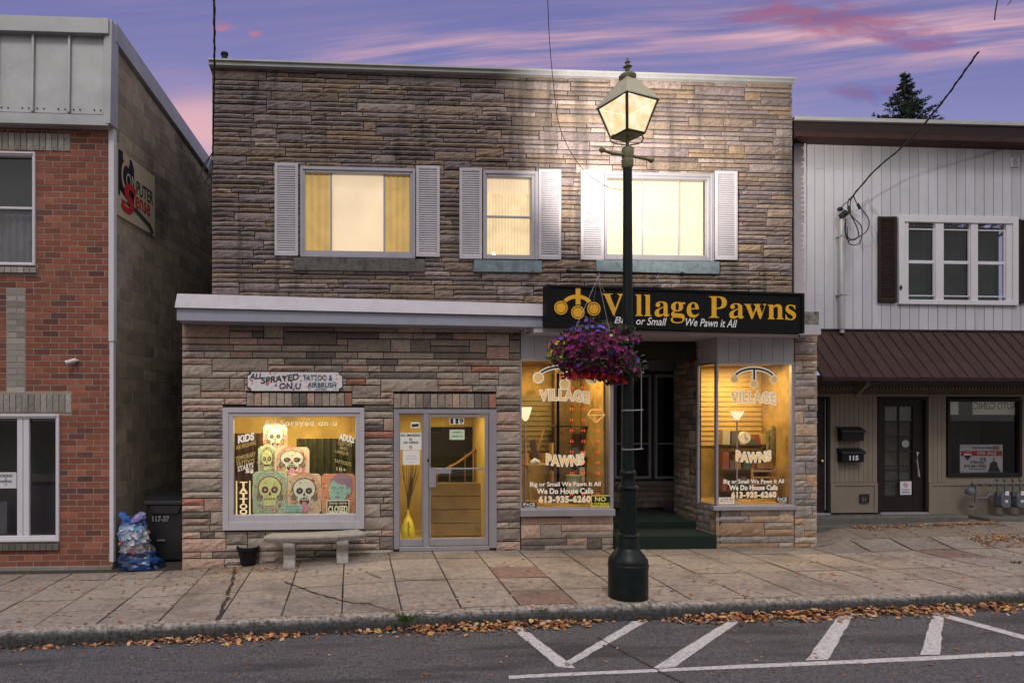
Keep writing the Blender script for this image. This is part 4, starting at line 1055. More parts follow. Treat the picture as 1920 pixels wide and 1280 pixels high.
wallboards(xs2 + .12, xo - .01, 1.245, Z(1410, 835, 1.2), rg[3] + .04, mat('reflected_siding_gold', (.42, .28, .10), .6, var=.2, vs=2))  # boards added in place of the clapboard reflection in the right glass
wallboards(lg[0], lg[1] - .35, 1.245, Z(1060, 845, 1.2), Z(1060, 745, 1.2), mat('panel_olive', (.16, .12, .04), .7, var=.3, vs=2))
bx('curtain_panel', mat('curtain_brown', (.10, .06, .02), .9, var=.4, vs=9), SB, X(1040, .9), X(1072, .9), .9, .93, lg[2] + .3, lg[3] + .02)
# red bulbs down the edge of the right window + price banner on its side glass
mb = MB(); r_ = 690
while r_ < 938:
    p = P3(1480, r_, .06); mb.ball(p, .007, 4); r_ += 6
tag(mb.build('fairy_lights', m_led, None), 'string of tiny red lights down the right edge of the right show window', 'string lights')

# ------------------------------------------------------------------ tattoo shop window contents
TY = Y0 - .03 + .05
lettering(twf, TY, [('All Sprayed on u', 496, 631, 787, 801, dict(bold=.03, sp=1.15))], mw=mat('vinyl_cream', (.85, .7, .4), .6, var=0, emit=.35, ec=(1, .75, .35)), mg=mat('vinyl_brown', (.25, .12, .03), .6, var=0))  # cream words glow by added emission, not by a lamp
lettering(twf, TY, [('KiDS', 447, 476, 814, 827, dict(bold=.05, slope=.025)), ('STARTS', 446, 475, 871, 880, dict(slope=.03)), ('5$', 461, 475, 879, 887, dict(bold=.04)), ('ADULt', 636, 664, 815, 827, dict(bold=.05, slope=-.025, shear=.2))], 'painted_words')
m_chalk = mat('vinyl_chalk', (.62, .46, .18), .7, var=0, emit=.16, ec=(1, .7, .25))  # a little emission added so these words read brighter
lettering(twf, TY, [('AIR BRUSHING', 443, 480, 830, 838, dict(slope=.04, bold=0)), ('TEMPORARY', 442, 479, 851, 860, dict(slope=.04, bold=0)), ('TATTOO\'S', 443, 477, 862, 871, dict(slope=.03, bold=0)),
    ('CUSTOM', 633, 659, 828, 835, dict(slope=-.015, bold=0)), ('AND', 637, 651, 837, 843, dict(slope=-.01, bold=0)), ('UNIQUE', 629, 653, 845, 852, dict(slope=-.02, bold=0)), ('TATTOO\'S', 627, 658, 863, 870, dict(slope=-.03, bold=0)), ('18+', 631, 649, 876, 883, dict(bold=.01, slope=-.01))], 'chalk_words', mw=m_chalk)
mb = MB()
for k, ch in enumerate('TATTOO'):
    r0 = 903 + k * 10.3; addtext(mb, ch, *rect(450, r0, 463, r0 + 9, TY), TY, bold=.04)
for px in (443.5, 468.5): mb.box(X(px, TY) - .010, X(px, TY) + .010, TY, TY + .002, Z(px, 964, TY), Z(px, 901, TY))
mb.build('vertical_word', MATS['vinyl_cream'], twf)
bd_ = wavecurtain(X(556, .7), tg[1] + .1, tg[2] - .05, Z(600, 822, .7), .72, .03, .12, 60); bd_.build('dark_sheet', mat('tree_reflection_olive', (.035, .035, .012), .9, var=.5, vs=8), twf)  # olive sheet stands in for dark tree reflections in the window glass
wavecurtain(tg[0] - .1, X(505, .7), tg[2] - .05, Z(460, 812, .7), .74, .03, .12, 40).build('dark_sheet', mat('drape_brown', (.07, .035, .015), .9, var=.5, vs=8), twf)
# painted canvases
ART = mat('art_paint', (0, 0, 0), .6, attr=True, var=.25, vs=50, emit=.0)
nba = ART.node_tree.nodes['Principled BSDF']; nba.inputs['Emission Strength'].default_value = .0
def poly(mb, pts, Y, c): mb.add([(p[0], Y, p[1]) for p in pts], [tuple(range(len(pts)))], c)
def ell(cx, cz, rx, rz, n=22, a0=0): return [(cx + rx * math.cos(a0 + 2 * math.pi * k / n), cz + rz * math.sin(a0 + 2 * math.pi * k / n)) for k in range(n)]
def ring(mb, cx, cz, r0, r1, a0, a1, Y, c, sx=1.0, n=14):
    vs = []
    for k in range(n + 1):
        t = lerp(a0, a1, k / n); vs += [(cx + sx * r0 * math.cos(t), Y, cz + r0 * math.sin(t)), (cx + sx * r1 * math.cos(t), Y, cz + r1 * math.sin(t))]
    mb.add(vs, [(2 * k, 2 * k + 2, 2 * k + 3, 2 * k + 1) for k in range(n)], c)
CRE, DRK, PNK, GRN, YEL, RED, TEA, ORA = (.75, .72, .5), (.05, .035, .03), (.75, .28, .38), (.42, .62, .35), (.8, .72, .22), (.6, .10, .08), (.25, .55, .45), (.85, .4, .15)
def canvas(px0, r0, px1, r1, Y, kind, label, seed):
    rnd = random.Random(seed); a, b, c, d = rect(px0, r0, px1, r1, Y); w_, h_ = b - a, d - c
    t = thing('skull_painting' if kind < 3 else 'portrait_painting', label, 'painting', (a, Y, c), 'paintings in the tattoo shop window')
    bg_ = {0: (.55, .68, .45), 1: (.80, .62, .38), 2: (.75, .60, .42), 3: (.80, .34, .16)}[kind]
    rr = .04; cs = [(a + rr, c), (b - rr, c), (b, c + rr), (b, d - rr), (b - rr, d), (a + rr, d), (a, d - rr), (a, c + rr)]
    MB().prism(cs, Y, Y + .03, bg_).build('canvas', ART, t)
    mb = MB(); mx, mz = (a + b) / 2, (c + d) / 2; y = Y - .002
    if kind < 3:
        cols = ((GRN, CRE, TEA, (.2, .3, .15), YEL), (YEL, PNK, CRE, RED, ORA), (PNK, YEL, CRE, RED, ORA))[kind]
        for k in range(34):
            r_ = h_ * (.56 - k * .011) ; s0 = rnd.uniform(0, 6.3); ring(mb, mx, mz, r_, r_ - h_ * .012, s0, s0 + rnd.uniform(1.2, 3.4), y - k * .0001, cols[k % 5], sx=min(1, w_ / h_) * .95)
        y -= .003
        for k in range(24):
            aa = rnd.uniform(0, 6.28); q_ = (mx + w_ * .40 * math.cos(aa), mz + h_ * .40 * math.sin(aa))
            for m in range(4): poly(mb, ell(q_[0] + rnd.uniform(-.03, .03), q_[1] + rnd.uniform(-.03, .03), .012, .014, 8), y - .0003 * (m + 4 * k) / 4, rnd.choice((RED, PNK, CRE, cols[0], ORA)))
        y -= .006
        sc = (.70, .72, .28) if kind == 0 else (.78, .78, .60)
        W_ = w_ * .33; H_ = h_ * .30; cz = mz + h_ * .05
        poly(mb, ell(mx, cz + H_ * .25, W_ * 1.08, H_ * .92), y, DRK)
        poly(mb, ell(mx, cz + H_ * .25, W_, H_ * .85), y - .001, sc)
        poly(mb, [(mx - W_ * .62, cz - H_ * .3), (mx + W_ * .62, cz - H_ * .3), (mx + W_ * .5, cz - H_ * 1.15), (mx - W_ * .5, cz - H_ * 1.15)], y - .0015, sc)
        for s in (-1, 1):
            poly(mb, ell(mx + s * W_ * .42, cz + H_ * .1, W_ * .30, H_ * .26), y - .002, DRK)
            poly(mb, ell(mx + s * W_ * .42, cz + H_ * .1, W_ * .13, H_ * .12, 10), y - .003, PNK if kind == 0 else (.25, .2, .15))
            poly(mb, ell(mx + s * W_ * .95, cz - H_ * .45, W_ * .24, H_ * .26), y - .0025, (.22, .18, .12))
        poly(mb, [(mx, cz + H_ * .02), (mx + W_ * .14, cz - H_ * .32), (mx - W_ * .14, cz - H_ * .32)], y - .003, DRK)
        if kind:
            poly(mb, ell(mx, cz - H_ * .78, W_ * .46, H_ * .34), y - .003, DRK)
            poly(mb, [(mx - W_ * .2, cz - H_ * .8), (mx + W_ * .2, cz - H_ * .8), (mx + W_ * .34, cz - H_ * 1.6), (mx, cz - H_ * 1.75), (mx - W_ * .30, cz - H_ * 1.55)], y - .004, PNK)
        for k in range(70):
            q_ = (rnd.uniform(a + .02, b - .02), rnd.uniform(c + .02, d - .02)); aa = rnd.uniform(0, 3.14); l_ = rnd.uniform(.012, .04); poly(mb, [(q_[0] - l_ * math.cos(aa), q_[1] - l_ * math.sin(aa)), (q_[0] + l_ * math.cos(aa), q_[1] + l_ * math.sin(aa)), (q_[0] + .006, q_[1] + .006)], y - .0041 - k * .00001, rnd.choice((DRK, (.2, .14, .08), cols[1], cols[0], (.75, .74, .6))))
        for k in range(7): xx = mx + (k - 3) * W_ * .15; poly(mb, [(xx - .006, cz - H_ * .52), (xx + .006, cz - H_ * .52), (xx + .006, cz - H_ * .70), (xx - .006, cz - H_ * .70)], y - .005, CRE if kind else DRK)
    else:
        for k in range(60):
            q_ = (rnd.uniform(a + .02, b - .02), rnd.uniform(c + .02, d - .02)); poly(mb, ell(*q_, .014, .014, 8), y - .0001 * k, rnd.choice((RED, PNK, CRE, ORA, YEL, (.5, .15, .1))))
        y -= .008; SK = (.38, .66, .52); HR = (.42, .25, .32)
        cx, cz = mx + w_ * .02, mz + h_ * .1
        poly(mb, ell(cx + .03, cz + h_ * .10, w_ * .34, h_ * .32), y, HR)
        poly(mb, [(cx - .04, cz - h_ * .45), (cx + .09, cz - h_ * .45), (cx + .10, cz - h_ * .1), (cx - .03, cz - h_ * .1)], y - .0005, SK)
        poly(mb, ell(cx - .02, cz - h_ * .03, w_ * .27, h_ * .31), y - .001, SK)
        poly(mb, ell(cx + w_ * .30, cz - h_ * .02, w_ * .06, h_ * .08), y - .001, SK)
        poly(mb, ell(cx + w_ * .12, cz + h_ * .27, w_ * .26, h_ * .13), y - .002, HR)
        for s in (-1, 1):
            ring(mb, cx - .02 + s * w_ * .11, cz - h_ * .02, h_ * .10, h_ * .085, .5, 2.6, y - .003, DRK, sx=.9)
            poly(mb, ell(cx - .02 + s * w_ * .11, cz, w_ * .06, h_ * .028), y - .003, CRE); poly(mb, ell(cx - .02 + s * w_ * .11, cz, w_ * .022, h_ * .024, 10), y - .004, DRK)
        poly(mb, [(cx - .04, cz - h_ * .10), (cx - .005, cz - h_ * .10), (cx - .02, cz + h_ * .02)], y - .003, (.25, .48, .38))
        poly(mb, ell(cx - .022, cz - h_ * .17, w_ * .07, h_ * .02), y - .003, (.45, .15, .18))
    mb.build('painted_design', ART, t)
canvas(494, 796, 538, 848, .34, 2, 'topmost skull painting of the pyramid, pale skull on flame colours', 1)
canvas(484, 836, 517, 892, .32, 0, 'narrow green skull painting on the left of the middle row', 2)
canvas(515, 838, 580, 894, .28, 2, 'pale skull painting with open mouth in the middle row of the pyramid', 3)
canvas(474, 884, 538, 964, .22, 0, 'yellow green skull painting with ringed green background, bottom left of the pyramid', 4)
canvas(539, 888, 602, 963, .20, 1, 'pale skull painting with pink tongue in the bottom row centre', 5)
canvas(603, 888, 666, 964, .18, 3, 'painting of a turquoise faced woman with mauve hair on orange, bottom right', 6)
t = placard('closed_sign', 'brown CLOSED sign with cream border below the turquoise face painting', 'sign', 612, 937, 655, 962, .10, mat('sign_brown', (.06, .05, .02), .6))
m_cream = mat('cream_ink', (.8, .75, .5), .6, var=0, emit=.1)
flattext(t, .097, [('Sorry, we\'re', 617, 650, 940, 946, dict(shear=.2)), ('CLOSED', 615.5, 651.5, 948, 960, dict(bold=.04))], m_cream)
a_, b_, c_, d_ = rect(612, 937, 655, 962, .096); MB().frame((a_, b_, c_, d_), (a_ + .014, b_ - .014, c_ + .014, d_ - .014), .095, .098).build('border', m_cream, t)
t = placard('info_card', 'pale green paper card with small lines of writing between the skull paintings', 'sign', 533, 946, 567, 962, .12, mat('paper_green', (.40, .60, .48), .7, var=.03))
flattext(t, .117, [('Payment Policy', 537, 560, 948, 951), ('we take a deposit', 535, 565, 953, 956), ('no refunds offered', 535, 565, 957.5, 960.5)], mat('ink_green', (.05, .2, .14), .6, var=0))
# hand painted sign above the window
SY = -.03
a, b, c, d = rect(463, 696, 643, 734, SY)
t = thing('painted_sign', 'long white hand painted sign splashed with orange, scalloped corners, above the tattoo window', 'sign', (a, SY, c))
def notch(a, b, c, d, n_, ns=6):
    P = []
    for (cx, cz, s0) in ((b, c, math.pi), (b, d, -math.pi / 2), (a, d, 0), (a, c, math.pi / 2)):
        seg = []
        for k in range(ns + 1): tt = s0 - math.pi / 2 * k / ns; seg.append((cx + n_ * math.cos(tt), cz + n_ * math.sin(tt)))
        P += seg
    return P
MB().prism(notch(a, b, c, d, .055), SY, SY + .02).build('backing', m_ink, t)
MB().prism(notch(a + .012, b - .012, c + .012, d - .012, .055), SY - .004, SY - .0005, (.72, .68, .72)).build('board', ART, t)
mb = MB(); rnd = random.Random(11)
for k in range(90):
    cx, cz = rnd.uniform(a + .06, b - .06), rnd.uniform(c + .03, d - .03); r_ = rnd.uniform(.005, .024)
    poly(mb, [(cx + r_ * rnd.uniform(.5, 1.3) * math.cos(q_ * .8), cz + r_ * rnd.uniform(.4, 1.0) * math.sin(q_ * .8)) for q_ in range(8)], SY - .005 - k * .00004, rnd.choice(((.75, .22, .08), (.8, .3, .1), (.75, .5, .6), (.7, .15, .1), (.12, .10, .12), (.55, .5, .6)) if cx < lerp(a, b, .66) else ((.05, .35, .32), (.85, .35, .05), (.7, .66, .7), (.8, .5, .2))))
mb.build('paint_splash', ART, t)
flattext(t, SY - .011, [('ALL', 468, 492, 700, 710, dict(bold=.02, slope=.01, shear=.2)), ('SPRAYED', 490, 560, 704, 715, dict(bold=.02, slope=.03, shear=.1)), ('ON U', 524, 564, 718, 729, dict(bold=.02, shear=.1))], m_ink)
flattext(t, SY - .011, [('TATTOO &', 568, 623, 703, 713, dict(bold=.015)), ('AIRBRUSH', 577, 630, 717, 726, dict(bold=.02)), ('TATTOO', 590, 613, 728, 731.5)], mat('ink_blue', (.02, .08, .12), .6, var=0), 'blue_lettering')
# things on the door
DGs = DG - .006
t = placard('no_smoking_notice', 'white notice reading NO SMOKING NO VAPING on the sidelight of door 119', 'sign', 750, 811, 790, 843, DGs, m_paper)
flattext(t, DGs - .002, [('NO SMOKING', 752, 788, 813.5, 818, dict(bold=.03)), ('NO VAPING', 757, 784, 827, 831.5, dict(bold=.03))], m_ink)
mb = MB()
for rr in (823, 838): cx, cz = PT(770, rr, DGs); ring(mb, cx, cz, .024, .017, 0, 6.283, DGs - .002, (1, 1, 1)); mb.tube([(cx - .018, DGs - .003, cz + .018), (cx + .018, DGs - .003, cz - .018)], .0035, 4)
mb.build('ban_symbol', m_red, t)
t = placard('paper_notice', 'small blank looking paper notice below the no smoking notice on the sidelight', 'notice', 755, 844, 787, 871, DGs, m_paper)
flattext(t, DGs - .002, [('opening hours', 762, 780, 853, 855.5), ('call or knock', 761, 781, 858, 860.5), ('thank you', 766, 777, 865, 867)], mat('ink_grey', (.3, .28, .25), .7, var=0))
t = placard('round_sticker', 'small tilted black and white sticker near the top of the sidelight', 'sticker', 770, 791, 787, 802, DGs, m_paper)
MB().prism([PT(772, 800, DGs), PT(785, 799, DGs), PT(785, 794, DGs), PT(772, 795, DGs)], DGs - .003, DGs - .001).build('print', m_ink, t)
t = placard('house_number', 'white tiles with the black house number 119 on the door glass', 'house number', 843, 783, 870, 795, DGs, m_paper)
flattext(t, DGs - .002, [('1', 845.5, 849, 784.5, 793.5, dict(bold=.03)), ('1', 855, 858.5, 784.5, 793.5, dict(bold=.03)), ('9', 861.5, 868.5, 784.5, 793.5, dict(bold=.03))], m_ink)
t = placard('hanging_plaque', 'small pale green plaque hung on cords below the door number 119', 'sign', 843, 805, 871, 824, DGs - .004, mat('plaque_green', (.5, .58, .42), .6, emit=.08, ec=(.8, 1, .6)))
MB().tube([(*PT(845, 805, DGs)[:1], DGs - .004, PT(845, 805, DGs)[1]), (PT(856, 795, DGs)[0], DGs - .004, PT(856, 796, DGs)[1]), (PT(869, 805, DGs)[0], DGs - .004, PT(869, 805, DGs)[1])], .003, 5).build('cord', m_ink, t)
flattext(t, DGs - .007, [('please', 849, 865, 808, 812), ('come in', 847, 867, 815, 819)], MATS['ink_green'])
# yellow flower bag with bare twigs in the sidelight
mz = .35
t = thing('yellow_bag', 'bright yellow plastic bag standing inside the sidelight', 'bag', P3(765, 1012, mz))
bz0, bz1 = Z(765, 1012, mz), Z(765, 955, mz); pr = []
for k in range(13):
    q_ = k / 12; pr.append((.02 + .105 * math.sin(math.pi * min(1, q_ * 1.1 + .12)) ** .7 * (1 - .5 * q_), lerp(bz0, bz1, q_)))
mb = MB(); mb.lathe(pr, X(765, mz), mz, 20); mb.v = [(p[0] + .012 * mnoise.noise(Vector(p) * 14), p[1] + .012 * mnoise.noise(Vector(p) * 14 + Vector((3, 0, 0))), p[2]) for p in mb.v]
mb.build('bag_body', mat('bag_yellow', (.85, .62, .02), .35, emit=.12), t)
mb = MB(); vs, fs = text_polys('Trucker', .02); cx = X(766, .2)
mb.add([(cx + q_[1] * .05 - .012, mz - .128, lerp(bz0, bz1, .42) + q_[0] * .07) for q_ in vs], fs); mb.build('print', m_ink, t)
t = thing('bare_twigs', 'bundle of bare twigs rising from the yellow bag behind the sidelight', 'branches', P3(765, 955, mz)); mb = MB(); rnd = random.Random(3)
for k in range(16):
    tx = rnd.uniform(-20, 20); p0 = P3(765, 958, mz); p1 = P3(766 + tx * .25, 930, mz); p2 = P3(766 + tx, 900 - rnd.uniform(0, 28), mz + rnd.uniform(-.05, .05)); p3 = P3(766 + tx * 1.1, 868 - rnd.uniform(-14, 18), mz)
    p3 = (max(min(p3[0], X(788, mz)), X(752, mz)), p3[1], p3[2]); mb.tube([p0, p1, p2, p3], [.008, .006, .004, .002], 5)
mb.build('twig', mat('twig_brown', (.10, .06, .03), .8), t)
# ================================================================== LEFT BRICK BUILDING
YL = .3; xcL = X(211, YL)
LB = thing('brick_building', 'red brick building with grey metal mansard panels and a block side wall facing the alley', 'building', (-4.2, YL, -.3))
ang = math.atan((870 - PPX) / F) + TH; DX, DY = math.sin(ang), math.cos(ang)
def fold(t):
    t.v = [(xcL + p[0] * DX - p[1] * DY, YL + p[0] * DY + p[1] * DX, p[2]) for p in t.v]; return t
def s_at(px):
    r = ray(px, 0); k = r[0] / r[1]     # X = k*(Y+CD)
    return (k * (YL + CD) - xcL) / (DX - k * DY)
def ZS(px, py): return Z(px, py, YL + s_at(px) * DY)
XLmin = -8.6
LW = [rect(-150, 284, 67, 497, YL), rect(-300, 776, 112, 1016, YL)]
sills_l = [rect(-155, 497, 70, 512, YL), rect(-300, 1017, 112, 1033, YL)]
lint = [rect(-400, 245, 132, 278, YL), rect(-300, 738, 134, 773, YL)]
band = [rect(12, 544, 47, 736, YL)]
zmB = Z(100, 238, YL)
BPL = lambda x_: -.33
pal_red = pal([(.25, .078, .046, 5), (.20, .066, .043, 3), (.29, .10, .062, 2), (.13, .05, .04, 1.2)])
pal_gry = pal([(.30, .275, .25, 3), (.24, .22, .20, 2), (.34, .31, .29, 2)])
mb = MB(); masonry(mb, XLmin, xcL - .01, -.28, zmB, YL, .0905, (.245, .245), pal_red, LW + sills_l + lint + band, regular=True, gap=.0075, depth=.04)
masonry(mb, band[0][0], band[0][1], band[0][2], band[0][3], YL, .0905, (.30, .30), pal_gry, regular=True, gap=.006, depth=.04)
for l_ in lint:
    n = int((l_[1] - l_[0]) / .088); w_ = (l_[1] - l_[0]) / n
    for i in range(n): stone(mb, l_[0] + i * w_ + .005, l_[0] + (i + 1) * w_ - .005, l_[2] + .006, l_[3] - .003, YL - .012, .05, pal_gry(0, 0, 0), .008, 2)
mb.build('brick_front', m_brick, LB)
mb = MB(); holewall(mb, XLmin, xcL - .012, -.9, zmB + .02, YL + .0045, YL + .2, LW); mb.build('mortar_bed', m_bmort, LB)
mb = MB()
for l_ in sills_l:
    mb = MB(); n = int((l_[1] - l_[0]) / .088); w_ = (l_[1] - l_[0]) / n
    for i in range(n):
        a = l_[0] + i * w_ + .004; mb.prismx([(YL - .05, l_[2] + .01), (YL + .1, l_[2] + .01), (YL + .1, l_[3]), (YL - .045, l_[3] - .03)], a, a + w_ - .008, pal_gry(0, 0, 0) if l_ is sills_l[0] else tuple(k * .45 for k in pal_gry(0, 0, 0)))
    mb.build('brick_sill', m_brick, LB)
MB().box(XLmin, xcL, YL - .02, YL + .1, -.9, -.27).build('plinth', m_conc, LB, .01)
# windows
m_ddark = mat('dark_room', (.018, .017, .019), .9, var=.3)
lw, lo2, lgg = window((-150, 284, 67, 497), (-145, 291, 61, 491), YL, LB, m_white, (), (388,), sw=.035)
wavecurtain(lgg[0], lgg[1], lgg[2], Z(30, 396, YL), YL + .14, .014, .11, 120).build('curtain', mat('grey_curtain', (.12, .12, .13), .9, var=.3, vs=4), lw)
bx('dark_room', m_ddark, LB, lgg[0], lgg[1], YL + .22, YL + .24, lgg[2] - .1, lgg[3] + .1)
lw2, lo3, lg3 = window((-300, 776, 112, 1016), (-295, 784, 105, 1006), YL, LB, m_white)
for px0, px1 in ((32, 54),):
    a, b = X(px0, YL), X(px1, YL); MB().box(a, (a + b) / 2 - .004, YL + .0, YL + .056, lg3[2] - .03, lg3[3]).box((a + b) / 2 + .004, b, YL + .0, YL + .056, lg3[2] - .03, lg3[3]).build('mullion', m_white, lw2, .003)
bx('dark_room', m_ddark, LB, lg3[0], lg3[1], YL + .5, YL + .52, lg3[2] - .1, lg3[3] + .1)
ysg = YL + .045
t = placard('smoking_ban_sign', 'white NO SMOKING NO VAPING sign in the dark lower window of the brick building', 'sign', -28, 885, 31, 915, ysg, m_white)
flattext(t, ysg - .002, [('NO SMOKING', -20, 23, 889, 894, dict(bold=.03)), ('NO VAPING', -15, 22, 900, 904.5, dict(bold=.03))], m_ink)
mb = MB()
for rr in (897, 908): cx, cz = PT(11, rr, ysg); ring(mb, cx, cz, .018, .013, 0, 6.283, ysg - .002, (1, 1, 1))
mb.build('ban_symbol', m_ink, t)
placard('grey_poster', 'dim grey poster low in the dark window of the brick building', 'poster', -18, 940, 13, 1000, YL + .2, mat('poster_grey', (.07, .07, .08), .8, var=.3, vs=25))
# mansard: standing seam panels between two flat metal bands
YM = YL - .10
zt0, zt1 = Z(100, 212, YM), Z(100, 58, YM)
mz_ = [X(r_, YM) for r_ in (-280, -212, -143, -75, -5, 62, 130, 197)]
pm = MB(); pm.prismx([(YM, zt0), (YM + .5, zt0), (YM + .5, zt1), (YM + .04, zt1)], XLmin, X(200, YM)); pnl = pm.build('mansard_panel', m_galv, LB)
for xx in mz_: MB().prismx([(YM - .05, zt0), (YM + .0, zt0), (YM + .04, zt1), (YM - .01, zt1)], xx - .018, xx + .018).build('seam', m_galv, pnl, .004)
mb = MB()
for i, xx in enumerate(mz_[:-1]):
    for k in (.12, .30, .70, .88): mb.ball((lerp(xx, mz_[i + 1], k), YM - .002, zt0 + .06), .012, 4)
mb.build('rivet', m_ink, pnl)
bd = MB().prism([(XLmin, Z(0, 60, YM - .07)), (X(203, YM - .07), Z(203, 63, YM - .07)), (X(203, YM - .07), Z(203, 34, YM - .07)), (XLmin, Z(0, 30, YM - .07))], YM - .07, YL + .3).build('top_band', m_galv, LB, .005)
MB().box(XLmin, X(203, YM - .07), YM - .07, YL + .2, Z(100, 233, YM - .07), Z(100, 213, YM - .07)).build('bottom_band', m_galv, LB, .005)
# block side wall
s_end = 8.4
zc0, zc1 = ZS(213, 46), ZS(392, 302); s1_ = s_at(392)
slope_ = (zc1 - zc0) / s1_
ztw = lambda s_: zc0 - .20 + slope_ * s_
pal_blk = pal([(.33, .265, .20, 3), (.28, .23, .175, 2), (.36, .29, .215, 1)])
m_block = mat('block', (0, 0, 0), .95, attr=True, var=.2, vs=5, bump=.35, bs=60, stain=.6, ss=.55, sc_=(.028, .024, .02))
mb = MB(); masonry(mb, .02, s_end, -.45, zc0, 0, .2, (.4, .4), pal_blk, ztop=ztw, regular=True, gap=.0065, depth=.04)
fold(mb).build('block_wall', m_block, LB)
mb = MB(); mb.prism([(0, -.9), (s_end, -.9), (s_end, ztw(s_end)), (0, ztw(0))], .0035, .2); fold(mb).build('block_mortar', mat('block_mortar', (.42, .37, .30), .95), LB)
mb = MB(); mb.prism([(-.02, zc0 - .29), (s_end, zc0 - .29 + slope_ * s_end), (s_end, zc0 + slope_ * s_end), (-.02, zc0)], -.07, .1); fold(mb).build('side_coping', m_galv, LB, .004)
mb = MB(); mb.box(-.03, .06, -.035, .05, Z(211, 640, YL), zc0 - .30); mb.box(-.02, .05, -.025, .04, -.22, Z(211, 641, YL)); fold(mb).build('corner_trim', m_white, LB, .003)
mb = MB(); mb.prism([(-.18, Z(205, 236, YM)), (.05, Z(205, 236, YM)), (.07, zc0 - .05), (-.13, zc0 - .02)], -.06, .05); fold(mb).build('gable_trim', m_galv, LB, .003)
bx('roof_deck', MATS['roof_tar'], LB, XLmin, xcL - .1, YL + .31, 9, zc0 - .7, zc0 - .6)
# alley end and floor
tag(MB().box(-3.5, -1.0, 7.0, 7.2, -.5, 3.2).build('alley_fence', m_shelf, None), 'dark board fence closing the far end of the alley', 'fence')
# sign on the side wall
sa, sb = s_at(213), s_at(287); z0, z1 = ZS(213, 402), ZS(213, 279)
z0 = (ZS(213, 402) + ZS(287, 442)) / 2; z1 = (ZS(213, 279) + ZS(287, 328)) / 2
cx0 = (xcL + sa * DX, YL + sa * DY, z0)
t = thing('side_wall_sign', 'cream board with COMPUTER Sense lettering on the block side wall', 'sign', cx0)
m_board = mat('sign_cream', (.50, .42, .30), .6, var=.12, vs=2, stain=.4, ss=2.0, sc_=(.42, .30, .14))
fold(MB().prism([(sa, z0), (sb, z0), (sb, z1), (sa, z1)], -.03, .0)).build('board', m_board, t)
sw_, sh_ = sb - sa, z1 - z0
def SP(u_, v_): return (sa + u_ * sw_, z0 + v_ * sh_)
mb = MB(); mb.add([(p[0], -.034, p[1]) for p in [SP(.06, .32), SP(.10, .30), SP(.10, .40), SP(.16, .36), SP(.3, .30), SP(.44, .30), SP(.44, .86), SP(.38, .97), SP(.33, .97), SP(.33, .88), SP(.17, .88), SP(.17, 1.0), SP(.06, 1.0)]], [tuple(range(13))[::-1]])
fold(mb).build('tower_mark', mat('ink_navy', (.012, .012, .03), .5, var=0), t)
mb = MB(); addtext(mb, 'PUTER', SP(.50, 0)[0], SP(.94, 0)[0], SP(0, .50)[1], SP(0, .71)[1], -.037, bold=.012); fold(mb).build('lettering', m_ink, t)
mb = MB(); addtext(mb, 'OM', SP(.24, 0)[0], SP(.485, 0)[0], SP(0, .51)[1], SP(0, .73)[1], -.039, bold=.0); fold(mb).build('pale_lettering', mat('ink_pale', (.5, .42, .36), .5), t)
mb = MB(); ring(mb, SP(.25, 0)[0], SP(0, .66)[1], .24 * sh_, .17 * sh_, 1.0, 5.2, -.036, (1, 1, 1), sx=.5 * sw_ / sh_); fold(mb).build('big_letter', mat('ink_tan', (.55, .38, .2), .5), t)
mb = MB(); addtext(mb, 'S', SP(.14, 0)[0], SP(.46, 0)[0], SP(0, .12)[1], SP(0, .56)[1], -.042, bold=.03, shear=.2); addtext(mb, 'ense', SP(.47, 0)[0], SP(.86, 0)[0], SP(0, .28)[1], SP(0, .46)[1], -.040, bold=.01); fold(mb).build('red_lettering', m_red, t)
mb = MB(); mb.add([(p[0], -.036, p[1]) for p in [SP(.10, .27), SP(.5, .19), SP(.80, .10), SP(.90, .02), SP(.72, -.0), SP(.90, -.0), SP(.97, .04), SP(.88, .16), SP(.5, .27)]], [(0, 1, 8), (1, 2, 7, 8), (2, 3, 6, 7), (3, 4, 5, 6)]); fold(mb).build('swoosh', mat('ink_charcoal', (.05, .05, .055), .5), t)

# security cameras
def seccam(label, p, tilt=-1, s=1.0, col=None):
    t = thing('security_camera', label, 'security camera', p, 'security cameras on the shopfronts'); x, y, z = p; m = col or m_white
    MB().tube([(x + .07 * s, y + .0, z), (x + .05 * s, y - .06 * s, z)], .022 * s, 10).build('bracket', m, t)
    MB().tube([(x + .06 * s, y - .06 * s, z + .005), (x - .09 * s * -tilt * -1, y - .12 * s, z - .045 * s)], [.034 * s, .036 * s], 12).build('camera_body', m, t)
    MB().tube([(x - .088 * s, y - .122 * s, z - .044 * s), (x - .10 * s, y - .126 * s, z - .049 * s)], .028 * s, 12).build('lens', m_ink, t)
seccam('white bullet camera on the red brick wall', P3(138, 676, YL - .0), 1, .9)
def dome(label, p, s=1.0):
    t = thing('security_camera', label, 'security camera', p, 'security cameras on the shopfronts'); x, y, z = p
    MB().lathe([(.045 * s, z), (.05 * s, z - .02 * s), (.045 * s, z - .035 * s)], x, y, 18).build('housing', m_white, t)
    MB().ball((x, y, z - .05 * s), .038 * s, 8).build('camera_ball', m_lilac, t); MB().ball((x - .012, y - .03 * s, z - .06 * s), .016 * s, 6).build('lens', m_ink, t)
dome('small ball camera under the right end of the black sign', P3(1497, 622, -.25), 1.1)
dome('small ball camera above the left show window', P3(988, 618, -.1), .9)

